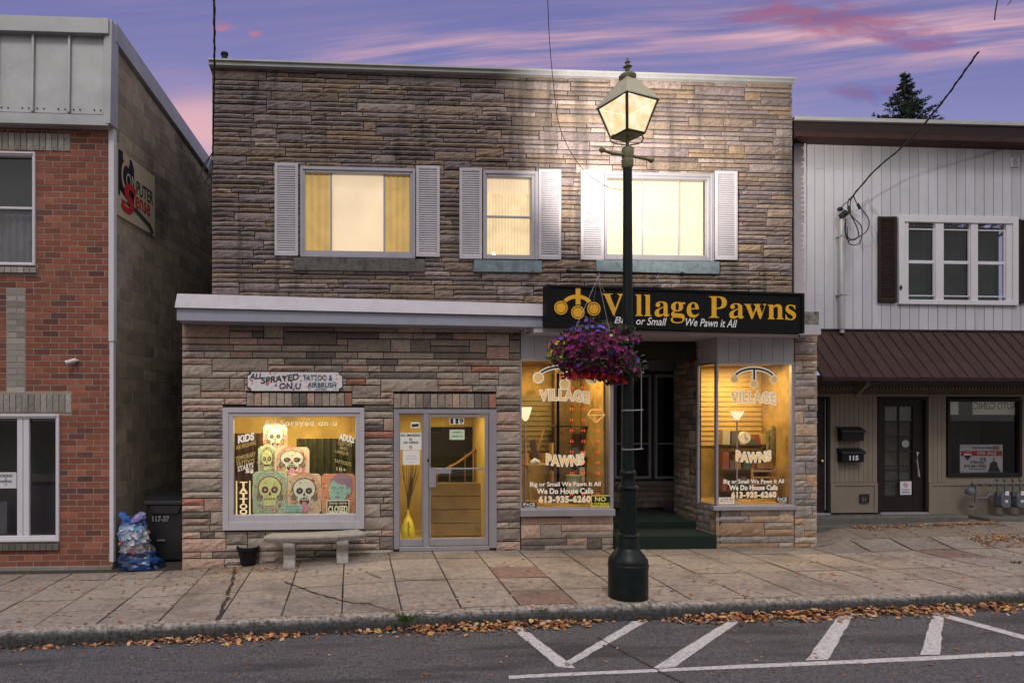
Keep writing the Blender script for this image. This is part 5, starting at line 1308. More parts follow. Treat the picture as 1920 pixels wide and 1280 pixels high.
# ================================================================== RIGHT BUILDING
YR = .9; YF = 1.0
RB = thing('white_building', 'white boarded building with brown shutters, brown metal awning and taupe ground floor', 'building', (9.5, YR, 0))
xr0, xr1 = X(1487, YR), 14.5
m_wboard = mat('white_board', (.50, .49, .55), .7, attr=True, var=.07, vs=2, stain=.3, ss=1.6, sc_=(.36, .35, .38), streak=True)
wr = rect(1682, 406, 1905, 572, YR)
zlo, zhi = Z(1700, 640, YR), Z(1700, 238, YR)
mb = MB(); n = round((xr1 - X(1510, YR)) / .172); wd = (xr1 - X(1510, YR)) / n
for i in range(n):
    a = X(1510, YR) + i * wd; b = a + wd
    segs = [(zlo, zhi)]
    if b > wr[0] and a < wr[1]: segs = [(zlo, wr[2] + .02), (wr[3] - .02, zhi)]
    kk = random.uniform(.93, 1.05); dy = random.uniform(-.002, .002)
    for (c, d) in segs:
        cuts = sorted([c, d] + [q_ for q_ in ([Z(1700, 320 + (i % 3), YR)] if i % 2 and i < 10 else []) + ([Z(1700, 556, YR)] if i % 3 == 1 else []) if c < q_ < d])
        for c2, d2 in zip(cuts, cuts[1:]): mb.box(a + .006, b - .006, YR + dy, YR + .02, c2 + .0015, d2 - .0015, (.50 * kk, .49 * kk, .545 * kk * random.uniform(.97, 1.01)))
mb.build('board_wall', m_wboard, RB)
mb = MB(); holewall(mb, xr0 + .01, xr1, zlo, zhi, YR + .012, YR + .15, [(wr[0] + .05, wr[1] - .05, wr[2] + .05, wr[3] - .05)]); mb.build('wall_backing', mat('groove_grey', (.22, .21, .24), .8), RB)
bx('corner_board', mat('corner_pinkish', (.46, .42, .44), .75, var=.08, stain=.3, ss=4, sc_=(.3, .24, .22)), RB, xr0, X(1510, YR) - .004, YR - .03, YR + .01, zlo, Z(1500, 255, YR), .004)
m_brown = mat('brown_metal', (.040, .018, .016), .6, var=.3, vs=3, spec=.2, bump=.2, bs=5, stain=.35, ss=2.2, sc_=(.06, .035, .03))
m_brown2 = mat('brown_fascia', (.025, .014, .014), .6, var=.12, spec=.2)
YE = YR - .26
strip('roof_edge', m_galv, X(1489, YE), 14.8, Z(1489, 226, YE), Z(1489, 219, YE), Z(1489, 226, YE) + .02, Z(1489, 219, YE) + .02, YE - .03, 8, RB)
strip('roof_fascia', m_brown2, X(1489, YE), 14.8, Z(1489, 250, YE), Z(1489, 227, YE), Z(1489, 250, YE), Z(1489, 227, YE), YE, YE + .06, RB)
strip('gutter', m_brown, X(1489, YE), 14.8, Z(1489, 258, YE - .0) + .0, Z(1489, 248, YE) - .01, Z(1489, 258, YE), Z(1489, 248, YE) - .01, YE - .05, YR, RB)
# upper window
wf = MB().frame(wr, (wr[0] + .10, wr[1] - .10, wr[2] + .08, wr[3] - .12), YR - .05, YR + .05).build('window', m_white, RB, .005)
gi = (wr[0] + .10, wr[1] - .10, wr[2] + .08, wr[3] - .12)
panes = [(1701, 1752), (1767, 1818), (1831, 1884)]
mb = MB(); prev = gi[0]
for p0, p1 in panes: mb.box(prev, X(p0, YR), YR - .03, YR + .05, gi[2], gi[3]); prev = X(p1, YR)
mb.box(prev, gi[1], YR - .03, YR + .05, gi[2], gi[3]); mb.build('mullion', m_white, wf, .004)
for p0, p1 in panes:
    MB().box(X(p0, YR), X(p1, YR), YR, YR + .04, Z(1790, 495, YR), Z(1790, 489, YR)).build('meeting_rail', m_white, wf, .003)
    MB().box(X(p0, YR), X(p1, YR), YR + .02, YR + .026, gi[2], gi[3]).build('pane', m_glassd, wf)
    MB().frame((X(p0, YR), X(p1, YR), Z(1790, 556, YR), Z(1790, 430, YR)), (X(p0 + 2, YR), X(p1 - 2, YR), Z(1790, 554, YR), Z(1790, 432, YR)), YR - .005, YR + .018).build('sash', m_white, wf)
wavecurtain(gi[0], gi[1], gi[2], gi[3], YR + .2, .02, .16, 120).build('curtain', mat('teal_curtain', (.035, .05, .055), .9, var=.4, vs=5), wf)
MB().box(X(1702, YR), X(1750, YR), YR + .06, YR + .12, gi[2], gi[2] + .06).build('sill_clutter', mat('clutter', (.05, .12, .08), .6, var=.6, vs=30), wf)
mb = MB(); cx, cz = PT(1689, 539, YR - .052); mb.prism([(cx, cz - .05), (cx + .03, cz), (cx, cz + .05), (cx - .03, cz)], YR - .06, YR - .051); mb.build('bird_hole', m_ink, wf)
for q in ((1645, 407, 1679, 567), (1906, 413, 1942, 568)): shutter(*q, YR - .012, m_brown2, RB, .036)
# small vent on the wall
a, b, c, d = rect(1896, 297, 1910, 313, YR - .01); vt = MB().frame((a, b, c, d), (a + .01, b - .01, c + .01, d - .01), YR - .03, YR).build('wall_vent', m_white, RB)
mb = MB()
for k in range(5): z_ = lerp(c + .01, d - .01, k / 5); mb.box(a + .01, b - .01, YR - .02, YR - .01, z_ + .005, z_ + .017)
mb.build('vent_slat', m_white, vt)
# awning
YA = .20
za_t, za_b = Z(1700, 621, YR), Z(1700, 707, YA)
xa0 = X(1533, .3)
mb = MB(); mb.prismx([(YA, za_b), (YA + .02, za_b), (YR + .02, za_t - .02), (YR, za_t)], xa0, xr1 + .2); aw = mb.build('awning', m_brown, RB)
mb = MB(); k = 0; xx = xa0 + .02
while xx < xr1 + .1:
    mb.prismx([(YA - .012, za_b - .003), (YA, za_b + .0), (YR, za_t + .0), (YR, za_t + .02)], xx, xx + .018); xx += .205
mb.build('awning_rib', m_brown2, aw)
MB().box(xa0, xr1 + .2, YA, YA + .03, Z(1700, 714, YA), za_b - .002).build('awning_lip', m_brown2, aw, .003)
MB().box(xa0, xr1 + .2, YR - .02, YR + .01, za_t - .0, za_t + .03).build('flashing', m_brown2, aw)
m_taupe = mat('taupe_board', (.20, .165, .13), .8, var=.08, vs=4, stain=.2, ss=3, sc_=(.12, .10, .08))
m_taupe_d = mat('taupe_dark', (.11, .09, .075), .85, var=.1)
zfl = Z(1690, 960, YF)            # threshold height
zhd = Z(1690, 742, YF); ztp = za_b + .012
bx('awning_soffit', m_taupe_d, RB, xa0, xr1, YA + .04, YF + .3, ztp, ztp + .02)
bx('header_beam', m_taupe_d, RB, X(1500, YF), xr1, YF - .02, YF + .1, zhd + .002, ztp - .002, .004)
mb = MB(); xx = X(1534, YF)
while xx < xr1: mb.box(xx, xx + .025, YF - .045, YF - .021, Z(1690, 731, YF), Z(1690, 725, YF)); xx += .06
mb.build('dentil', m_taupe, RB)
bx('header_trim', m_taupe, RB, X(1500, YF), xr1, YF - .04, YF - .021, Z(1690, 743, YF), Z(1690, 739, YF))
mb = MB(); c0 = X(1611, YF - .1); mb.prismx([(YF - .3, Z(1611, 722, YF)), (YF - .02, Z(1611, 745, YF)), (YF - .02, Z(1611, 715, YF)), (YF - .3, Z(1611, 715, YF))], c0 - .03, c0 + .03); mb.build('awning_bracket', m_taupe, RB)
doorh = [(X(1500, YF), X(1556, YF)), (X(1646, YF), X(1740, YF))]
sw_r = rect(1775, 748, 1914, 893, YF)
gz = g(11, 0) - .1
def vboards(px0, px1, r0, r1, wd_):
    boards(X(px0, YF), X(px1, YF), Z((px0 + px1) / 2, r1, YF), zhd, YF, wd_, 'boarding', RB, m_taupe)
vboards(1557, 1645, 742, 904, .082); vboards(1741, 1774, 742, 904, .082)
for px0, px1 in ((1557, 1645), (1741, 2060)):
    a, b = X(px0, YF), X(px1, YF); c, d = zfl - .35 if px0 > 1700 else zfl, Z(px0, 905, YF)
    bx('dado_panel', m_taupe, RB, a, b, YF, YF + .06, c, d)
    MB().frame((a, b, c, d), (a + .06, b - .06, c + .05, d - .05), YF - .015, YF - .001).build('dado_frame', m_taupe, RB, .003)
bx('boarding', m_taupe, RB, sw_r[1], xr1, YF, YF + .06, Z(1900, 905, YF) + .002, zhd)
bx('under_sill', m_taupe, RB, X(1774, YF) + .001, sw_r[1] - .001, YF, YF + .06, Z(1900, 905, YF) + .002, sw_r[2] - .002)
bx('back_room', m_ddark, RB, X(1480, YF), 14, YF + 1.2, YF + 1.25, -.5, ztp)
# doors
m_bdoor = mat('brown_door', (.018, .012, .012), .5, var=.1, spec=.2)
def door_r(px0, px1, leafpx, label=None):
    a, b = X(px0, YF), X(px1, YF); mb = MB(); e = .05
    mb.box(a, a + e, YF - .01, YF + .12, zfl, zhd).box(b - e, b, YF - .01, YF + .12, zfl, zhd).box(a + e, b - e, YF - .01, YF + .12, zhd - e, zhd)
    return mb.build('door_frame', m_bdoor, RB, .003), (a + e, b - e, zfl, zhd - e)
dfr, L2 = door_r(1646, 1740, None)
gx0, gx1, gz0_, gz1_ = rect(1658, 762, 1710, 929, YF + .06)
lf_ = MB().frame((L2[0], L2[1], L2[2] + .01, L2[3]), (gx0, gx1, gz0_, gz1_), YF + .04, YF + .09).build('door_leaf', m_bdoor, dfr, .004)
MB().box(gx0, gx1, YF + .06, YF + .066, gz0_, gz1_).build('door_glass', m_glassd, dfr)
mb = MB(); xm = (gx0 + gx1) / 2; mb.box(xm - .009, xm + .009, YF + .045, YF + .058, gz0_, gz1_)
for k in range(1, 6): z_ = lerp(gz0_, gz1_, k / 6); mb.box(gx0, gx1, YF + .046, YF + .057, z_ - .009, z_ + .009)
mb.build('muntin', m_bdoor, dfr)
wavecurtain(gx0, gx1, gz0_, gz1_, YF + .12, .008, .05, 60).build('door_curtain', mat('net_curtain', (.17, .165, .15), .9, var=.25, vs=6), dfr)
bx('threshold', m_alu, RB, L2[0] - .03, L2[1] + .03, YF - .05, YF + .1, zfl - .03, zfl + .0, .003)
MB().tube([P3(1721, 848, YF + .02), P3(1719, 860, YF - .03), P3(1721, 875, YF + .0), P3(1723, 893, YF + .02)], [.02, .013, .013, .02], 10).build('door_handle', m_alu, dfr)
MB().ball(P3(1722, 887, YF + .02), .022, 8).build('lock', m_alu, dfr)
t = tag(MB().prism([PT(1696.5 + 7 * math.cos(k * .3), 831.5 + 7 * math.sin(k * .3), YF + .05) for k in range(21)], YF + .035, YF + .043).build('round_sticker', mat('sticker_grey', (.25, .27, .26), .5), None), 'round grey sticker on the glass of the brown glazed door', 'sticker')
t = placard('white_sticker', 'white no smoking sticker at the foot of the brown glazed door', 'sticker', 1688, 902, 1709, 927, YF + .04, m_white)
flattext(t, YF + .037, [('NO', 1692, 1705, 916, 919), ('SMOKING', 1691, 1706, 921, 924)], mat('ink_blue2', (.03, .04, .2), .6, var=0)); mb = MB(); cx, cz = PT(1698, 909, YF + .037); ring(mb, cx, cz, .04, .03, 0, 6.283, YF + .036, (1, 1, 1)); mb.tube([(cx - .025, YF + .035, cz + .025), (cx + .025, YF + .035, cz - .025)], .005, 4); mb.build('ban_symbol', m_red, t)
dfl, L1 = door_r(1490, 1556, None)
bx('door_leaf', m_bdoor, dfl, L1[0], L1[1], YF + .04, YF + .09, L1[2] + .01, L1[3], .004)
MB().ball(P3(1541.5, 864, YF), .03, 8).build('door_knob', mat('brass', (.75, .55, .25), .25, .9), dfl)
MB().box(X(1548.5, YF), X(1550, YF), YF + .02, YF + .039, zfl + .05, zhd - .06).build('weather_strip', m_alu, dfl)
bx('threshold', m_alu, RB, L1[0] - .03, L1[1] + .03, YF - .05, YF + .1, zfl - .03, zfl + .0, .003)
# shop window with for-sale board
swf = MB().frame(sw_r, (sw_r[0] + .045, sw_r[1] - .05, sw_r[2] + .06, sw_r[3] - .045), YF - .03, YF + .06).build('window', m_bdoor, RB, .004)
MB().box(sw_r[0] + .045, sw_r[1] - .05, YF + .02, YF + .026, sw_r[2] + .06, sw_r[3] - .045).build('pane', m_glassd, swf)
bx('room_back', mat('dim_room', (.10, .09, .082), .9, var=.2), swf, sw_r[0], sw_r[1], YF + .75, YF + .77, sw_r[2], sw_r[3])
t = placard('paper_banner', 'white paper banner with reversed writing across the top of the window above the gas meters', 'banner', 1824, 752, 1909, 777, YF + .1, m_paper)
flattext(t, YF + .097, [('AUTO CLINIC', 1826, 1905, 754, 767, dict(mirror=True, bold=.0, shear=-.1))], m_ink)
placard('paper_sheet', 'white paper sheet in the left top corner of the window above the gas meters', 'paper', 1781, 752, 1797, 777, YF + .1, m_paper)
fs_ = placard('for_sale_sign', 'white estate agent board with red FOR SALE band standing in the brown framed window', 'sign', 1800, 833, 1880, 888, YF + .06, m_white)
ys_ = YF + .057
card('red_band', fs_, 1802, 845, 1879, 854, ys_, m_red, .002); card('blue_band', fs_, 1800, 885, 1880, 888, ys_, mat('ink_navy2', (.01, .015, .07), .5), .002)
flattext(fs_, ys_ - .002, [('FOR SALE', 1833, 1868, 847, 852, dict(bold=.03)), ('RE/MAX', 1801, 1820, 885.6, 887.6)], m_swhite, 'white_lettering')
flattext(fs_, ys_ - .002, [('The Rosnick Group', 1823, 1861, 837, 841.5, dict(bold=.015)), ('SUE', 1838, 1849, 858, 862), ('STEWART', 1820, 1849, 864, 868.5, dict(bold=.015)), ('613.361.7026', 1808, 1849, 870.5, 875.5, dict(bold=.02)), ('SALES REPRESENTATIVE', 1817, 1849, 878, 880)], m_ink)
flattext(fs_, ys_ - .002, [('KG', 1863, 1873, 836, 842, dict(bold=.05))], m_red, 'monogram')
mb = MB(); cx, cz = PT(1814.5, 850, ys_ - .003); mb.add([(cx + .075 * math.cos(t_), ys_ - .004, cz + .05 * math.sin(t_)) for t_ in [math.pi * k / 12 for k in range(13)]], [tuple(range(13))], RED)
mb.add([(cx - .075, ys_ - .004, cz), (cx + .075, ys_ - .004, cz), (cx + .07, ys_ - .004, cz - .03), (cx - .07, ys_ - .004, cz - .03)], [(0, 1, 2, 3)], (.8, .8, .8))
mb.add([(cx - .07, ys_ - .004, cz - .032), (cx + .07, ys_ - .004, cz - .032), (cx, ys_ - .004, cz - .12)], [(0, 1, 2)], (.01, .015, .08)); mb.build('balloon_logo', ART, fs_)
mb = MB(); poly(mb, [PT(*p, ys_ - .003) for p in ((1852, 884), (1876, 884), (1871, 874), (1869, 866), (1863, 864), (1857, 867), (1855, 878))], ys_ - .003, (.03, .02, .025)); poly(mb, ell(*PT(1864, 860.5, ys_), .022, .03), ys_ - .0035, (.40, .24, .18)); mb.build('portrait', ART, fs_)
# steps
zs1 = zfl - .03; ysf = .72
m_step = mat('step_concrete', (.115, .105, .095), .95, var=.25, vs=7, bump=.5, bs=60, stain=.3, ss=3, sc_=(.05, .045, .04))
m_s = MB(); m_s.box(X(1531, .1) - .1, X(1818, ysf), ysf, YF + .1, -.3, zs1); m_s.build('upper_step', m_step, RB, .02)
m_s = MB(); m_s.box(X(1531, .1) - .1, X(1852, .5), .50, ysf - .002, -.3, Z(1690, 984, .50)); m_s.build('lower_step', m_step, RB, .02)
bx('concrete_block', m_step, RB, X(1862, .55), 14, .6, YF, -.3, Z(1880, 970, .6), .02)
# mailboxes
def mailbox(px, r, num, label):
    t = thing('mailbox', label, 'mailbox', P3(px, r + 26, YF - .02), 'black mailboxes between the two brown doors')
    a, b = X(px - 22, YF - .1), X(px + 22, YF - .1); z0 = Z(px, r + 25, YF - .1); z1 = Z(px, r, YF - .1)
    MB().prismx([(YF - .12, z0), (YF - .003, z0), (YF - .003, z1 - .01), (YF - .13, z1 - .07)], a + .015, b - .015).build('box', m_black, t, .006)
    MB().prismx([(YF - .15, z1 - .085), (YF - .138, z1 - .09), (YF - .13, z1 - .062), (YF - .003, z1 - .0), (YF - .003, z1 + .012), (YF - .135, z1 - .045)], a - .005, b + .005).build('lid', m_black, t, .003)
    if num: mb = MB(); addtext(mb, num, X(1592, YF - .12), X(1608, YF - .12), Z(1600, 862, YF - .12), Z(1600, 854, YF - .12), YF - .135, bold=.04); mb.build('numerals', m_white, t)
mailbox(1598, 801, None, 'upper black mailbox, without a number'); mailbox(1598, 841, '115', 'lower black mailbox bearing the number 115')
a, b, c, d = rect(1612, 926, 1629, 942, YF - .02); vt = MB().frame((a, b, c, d), (a + .015, b - .015, c + .015, d - .015), YF - .03, YF - .016).build('floor_vent', m_black, RB)
mb = MB(); [mb.box(lerp(a, b, k / 4) - .004, lerp(a, b, k / 4) + .004, YF - .028, YF - .018, c + .015, d - .015) for k in (1, 2, 3)]; mb.build('vent_bar', m_black, vt)
# gas meters
m_pipe = mat('pipe_grey', (.14, .14, .145), .5, .4, var=.2); m_meter = mat('meter_grey', (.10, .11, .13), .5, .1, var=.12)
YG = YF - .22
t = thing('gas_manifold', 'tangled grey gas pipes and regulator left of the gas meters', 'pipework', P3(1835, 985, YG))
MB().tube([P3(1822, 908, YG), P3(1828, 906, YG), P3(2040, 906, YG)], .022, 10).build('header_pipe', m_pipe, t)
MB().tube([P3(1816, 918, YG + .05), P3(1826, 908, YG), P3(1830, 912, YG), P3(1830, 945, YG), P3(1826, 950, YG), P3(1818, 948, YG + .1)], .02, 10).build('riser', m_pipe, t)
MB().tube([P3(1830, 934, YG), P3(1850, 933, YG), P3(1852, 927, YG), P3(1862, 926, YG)], .018, 10).build('branch_pipe', m_pipe, t)
MB().lathe([(.01, P3(1818, 928, YG)[2]), (.06, P3(1818, 926, YG)[2]), (.075, P3(1818, 921, YG)[2]), (.06, P3(1818, 916, YG)[2]), (.01, P3(1818, 912, YG)[2])], X(1819, YG), YG, 18).build('regulator', m_meter, t)
for px in (1826, 1838, 1858, 1870): MB().ball(P3(px, 906, YG), .035, 6).build('fitting', m_pipe, t)
proto = None
for i, px in enumerate((1879, 1908, 1938)):
    if proto is None:
        x, y, z = P3(px, 951, YG); s = 1
        proto = t = thing('gas_meter', 'x', 'gas meter', (x, y, z), 'grey gas meters below the shop window')
        h = Z(px, 922, YG) - z
        MB().prism([(x - .085, z + .03), (x - .06, z), (x + .06, z), (x + .085, z + .03), (x + .085, z + h * .75), (x + .05, z + h), (x - .05, z + h), (x - .085, z + h * .75)], YG - .08, YG + .08).build('meter_body', m_meter, t, .012)
        bx('index', m_white, t, x - .035, x + .035, YG - .092, YG - .081, z + h * .80, z + h * 1.08, .004)
        bx('plate', m_white, t, x - .03, x + .02, YG - .085, YG - .081, z + h * .36, z + h * .52)
        for sx in (-.075, .055): MB().tube([(x + sx, YG, z + h * .7), (x + sx, YG, z + h * 1.3), (x + sx - .0, YG, z + h + .19), (x + sx - .03, YG, z + h + .22)], .02, 10).build('meter_pipe', m_pipe, t)
    else: t = copytree(proto, (X(px, YG), YG, proto.location.z))
    t['label'] = ('leftmost grey gas meter on the pipe under the window', 'second gas meter, right of the leftmost one, on the pipe under the window', 'gas meter at the right picture edge under the window')[i]
# electrical mast and service head
xm_ = X(1582, YR - .12)
mp = MB().tube([(xm_, YR - .08, Z(1582, 618, YR)), (xm_, YR - .08, Z(1582, 414, YR)), ], .045, 14).build('service_mast', m_galv, RB)
MB().tube([(xm_, YR - .08, Z(1582, 622, YR) - .03), (xm_, YR - .08, Z(1582, 612, YR))], .035, 14).build('mast_foot', m_galv, mp)
MB().tube([(xm_, YR - .08, Z(1582, 416, YR)), (xm_, YR - .08, Z(1582, 408, YR)), (xm_ + .03, YR - .12, Z(1582, 403, YR)), (xm_ + .06, YR - .15, Z(1582, 406, YR))], [.05, .06, .055, .03], 12).build('weather_head', m_rubber, mp)
for r_ in (445, 554): MB().box(xm_ - .06, xm_ + .06, YR - .13, YR - .0, Z(1582, r_, YR) - .012, Z(1582, r_, YR) + .012).build('strap', m_galv, mp)

# ================================================================== CABLES
def bez(P, n=10):
    out = []; Q = [P[0]] + list(P) + [P[-1]]
    for i in range(1, len(Q) - 2):
        p0, p1, p2, p3 = (Vector(Q[k]) for k in (i - 1, i, i + 1, i + 2))
        for k in range(n):
            t = k / n; out.append(.5 * ((2 * p1) + (p2 - p0) * t + (2 * p0 - 5 * p1 + 4 * p2 - p3) * t * t + (3 * p1 - p0 - 3 * p2 + p3) * t ** 3))
    out.append(Vector(P[-1])); return out
def cable(name, label, pts, r, cat='cable', m=m_rubber, wob=0, extra=()):
    t = thing(name, label, cat, pts[0])
    P = bez(pts)
    MB().tube(P, r, 6).build('cable_core', m, t)
    if wob:
        P2 = [p + Vector((wob * math.sin(i * 1.3), wob * math.cos(i * 1.3), 0)) for i, p in enumerate(P)]; MB().tube(P2, r * .8, 6).build('cable_core', m, t)
    for e in extra: MB().tube(bez(e), r * .7, 5).build('loose_end', m, t)
    return t
Yc = YR - .25
S0 = P3(1574, 392, Yc)
cable('service_cable', 'black twisted service cable sagging up to the right from the white building', [P3(1592, 376, Yc), P3(1640, 320, Yc - .3), P3(1700, 268, Yc - .8), P3(1760, 200, Yc - 1.3), P3(1800, 146, Yc - 1.7), P3(1834, 98, Yc - 2.0)], .012, wob=.012,
      extra=[[P3(1592, 376, Yc), P3(1580, 386, Yc), P3(1575, 394, Yc + .1), P3(1580, 392, YR)],
             [P3(1592, 372, Yc), P3(1590, 392, Yc), P3(1604, 420, Yc), P3(1610, 442, Yc), P3(1598, 450, Yc), P3(1586, 438, Yc), P3(1586, 410, Yc + .05)],
             [P3(1600, 364, Yc), P3(1606, 380, Yc), P3(1628, 410, Yc), P3(1626, 432, Yc), P3(1608, 445, Yc), P3(1590, 450, Yc), P3(1584, 430, Yc), P3(1586, 412, Yc + .05)],
             [P3(1597, 368, Yc), P3(1594, 400, Yc), P3(1615, 425, Yc), P3(1612, 455, Yc), P3(1592, 456, Yc), P3(1588, 425, Yc + .05)]])
mb = MB(); mb.tube([P3(1592, 386, Yc), P3(1593, 399, Yc)], .022, 8).tube([P3(1608, 382, Yc), P3(1613, 392, Yc)], .022, 8)
tag(mb.build('cable_splice', m_rubber, None), 'pair of thick black splices on the loose wires above the service mast', 'cable splice')
tag(MB().ball(P3(1575, 392, Yc + .1), .045, 6, sz=.8).tube([P3(1575, 392, Yc + .1), (X(1575, YR), YR, Z(1575, 392, YR))], .02, 6).build('insulator', m_rubber, None), 'black insulator on the white boards left of the service mast', 'insulator')
cable('overhead_cable', 'black twisted cable rising straight up past the left corner of the stone building', [P3(399, 290, .4), P3(400, 240, .1), P3(401, 180, -.6), P3(402, 120, -1.4), P3(402, 60, -2.4), P3(401, -30, -4.2)], .011, wob=.009,
      extra=[[P3(399, 285, .4), P3(385, 312, .35), P3(373, 335, .35), P3(380, 345, .35), P3(392, 330, .35), P3(398, 300, .4)],
             [P3(399, 285, .4), P3(392, 320, .35), P3(384, 352, .35), P3(390, 354, .35), P3(397, 330, .4), P3(399, 300, .42)],
             [P3(399, 285, .4), P3(378, 320, .35), P3(384, 340, .35), P3(394, 345, .35), P3(396, 310, .4)]])
LY = -2.55
cable('lamp_wire', 'thin dark wire dropping from the sky in a curve to the street lamp post', [P3(1166, 357, LY), P3(1130, 346, LY), P3(1085, 308, LY - .1), P3(1050, 240, LY - .3), P3(1038, 160, LY - .6), P3(1030, 70, LY - 1.0), P3(1026, -30, LY - 1.4)], .0035)
cable('hanging_wire', 'short black wire with a pale tip hanging at the top right of the sky', [P3(1865, 38, -1.5), P3(1866, 25, -1.5), P3(1869, 8, -1.5), P3(1875, -30, -1.5)], .008, extra=[[P3(1889, 10, -1.5), P3(1895, 2, -1.5), P3(1906, -25, -1.5)]])

# ================================================================== STREET LAMP
def lx(px): return X(px, LY)
LX = (lx(1141) + lx(1214)) / 2; SCL = F / ((LY + CD) * math.cos(TH)) * .995
LXt = lx(1176.5)
def LZ(r): return Z(1177, r, LY)
zb0 = g(LX, LY)
dzb = LZ(1126) - zb0
SL = thing('street_lamp', 'dark green heritage lamp post with a lit four sided lantern at the kerb', 'street lamp', (LX, LY, zb0))
def Rp(w): return w / 2 / SCL
def prof(items): return [(Rp(w), LZ(r)) for w, r in items]
pr = prof([(72, 1128), (73, 1122), (73, 1052), (71, 1046), (62, 1041), (58, 1037), (50, 1033), (44, 1029), (40, 1026)]); pr[0] = (pr[0][0], zb0 - .01)
MB().lathe(pr, LX, LY, 40).build('lamp_base', m_green, SL)
MB().lathe(prof([(75, 1060), (74.5, 1059), (74.5, 1056), (73, 1055)]), LX, LY, 40).build('base_band', m_green, SL)
MB().lathe(prof([(40, 1026), (38, 1010), (36, 1006), (40, 1005), (41, 1002), (38, 1000), (35, 999)]), LX, LY, 32).build('lower_collar', m_green, SL)
mb = MB(); n = 24; P = []; 
for r_, w_ in ((999, 33), (985, 32.5), (940, 31), (918, 30.5)):
    P.append((Rp(w_), LZ(r_)))
vs = []; 
for (rr, zz) in P:
    for k in range(n * 2):
        t_ = 2 * math.pi * k / (n * 2); r2 = rr * (1 if k % 4 < 2 else .93); vs.append((LX + r2 * math.cos(t_), LY + r2 * math.sin(t_), zz))
m2 = n * 2; mb.add(vs, [(i * m2 + k, i * m2 + (k + 1) % m2, (i + 1) * m2 + (k + 1) % m2, (i + 1) * m2 + k) for i in range(3) for k in range(m2)]); mb.build('fluted_shaft', m_green, SL)
MB().lathe(prof([(30, 918), (36, 916), (37, 913), (34, 911), (28, 909), (25, 900), (25, 892), (30, 889), (30, 885), (26, 882), (20, 880)]), LX, LY, 32).build('middle_collar', m_green, SL)
mb = MB(); mb.lathe(prof([(22, 882), (20, 760), (18.5, 600), (17, 400), (16.5, 312)]), LX, LY, 28)
z_lo, z_hi = LZ(882), LZ(312)
mb.v = [(p[0] + (LXt - LX) * max(0, (p[2] - z_lo) / (z_hi - z_lo)), p[1], p[2]) for p in mb.v]; mb.build('post', m_green, SL)
def LXz(z): return lerp(LX, LXt, max(0, min(1, (z - z_lo) / (z_hi - z_lo))))
m_lhead = mat('glow_lit_olive', (.20, .19, .10), .55, var=.25, vs=20, bump=.1)  # pale olive puts the lamp glow into the colour of dark green metal
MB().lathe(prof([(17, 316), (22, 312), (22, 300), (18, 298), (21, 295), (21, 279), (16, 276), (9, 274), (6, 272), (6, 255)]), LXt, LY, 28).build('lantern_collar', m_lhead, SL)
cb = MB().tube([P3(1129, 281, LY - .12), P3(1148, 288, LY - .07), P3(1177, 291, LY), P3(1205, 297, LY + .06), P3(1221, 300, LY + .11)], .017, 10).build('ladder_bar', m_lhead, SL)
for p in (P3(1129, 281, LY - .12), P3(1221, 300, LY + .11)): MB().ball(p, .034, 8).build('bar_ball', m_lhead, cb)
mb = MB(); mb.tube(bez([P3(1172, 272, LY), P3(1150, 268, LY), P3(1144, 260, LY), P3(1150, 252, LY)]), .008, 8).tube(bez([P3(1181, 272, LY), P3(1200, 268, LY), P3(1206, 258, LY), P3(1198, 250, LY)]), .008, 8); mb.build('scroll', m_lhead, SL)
# lantern
phi = math.atan2(-CD - LY, -LXt) - .02
def corner(k, r): return (LXt + r * math.cos(phi + k * math.pi / 2), LY + r * math.sin(phi + k * math.pi / 2))
zEv, zBt, zRt = LZ(194), LZ(254), LZ(150); rE, rB, rR = 56 / SCL, 30 / SCL, 16 / SCL
mb = MB(); TB = [corner(k, rE * .97) for k in range(4)]; BB = [corner(k, rB) for k in range(4)]
for k in range(4):
    a, b = TB[k], BB[k]; mb.tube([(a[0], a[1], zEv), (b[0], b[1], zBt)], .016, 6)
    k2 = (k + 1) % 4; mb.tube([(TB[k][0], TB[k][1], zEv - .01), (TB[k2][0], TB[k2][1], zEv - .01)], .015, 6); mb.tube([(BB[k][0], BB[k][1], zBt), (BB[k2][0], BB[k2][1], zBt)], .014, 6)
lf = mb.build('lantern_frame', mat('lantern_dark_bar', (.05, .045, .02), .6, var=.3), SL)
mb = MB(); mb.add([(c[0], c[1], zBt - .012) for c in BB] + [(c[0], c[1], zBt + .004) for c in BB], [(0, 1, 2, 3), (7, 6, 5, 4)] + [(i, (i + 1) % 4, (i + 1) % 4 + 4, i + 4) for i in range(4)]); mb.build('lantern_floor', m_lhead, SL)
m_pane = bpy.data.materials.new('frosted_lit_pane'); m_pane.use_nodes = True; tt = m_pane.node_tree; tt.nodes.clear()
oo = tt.nodes.new('ShaderNodeOutputMaterial'); em = tt.nodes.new('ShaderNodeEmission'); tr_ = tt.nodes.new('ShaderNodeBsdfTransparent'); mx_ = tt.nodes.new('ShaderNodeMixShader')
nz_ = tt.nodes.new('ShaderNodeTexNoise'); nz_.inputs['Scale'].default_value = 9; nz_.inputs['Detail'].default_value = 5; cr_n = tt.nodes.new('ShaderNodeValToRGB'); cr_n.color_ramp.elements[0].color = (1.0, .62, .30, 1); cr_n.color_ramp.elements[1].color = (1, .86, .60, 1); cr_n.color_ramp.elements[0].position = .35; cr_n.color_ramp.elements[1].position = .62
co_ = tt.nodes.new('ShaderNodeTexCoord'); tt.links.new(co_.outputs['Object'], nz_.inputs[0]); tt.links.new(nz_.outputs[0], cr_n.inputs[0]); tt.links.new(cr_n.outputs[0], em.inputs[0]); em.inputs[1].default_value = 1.15
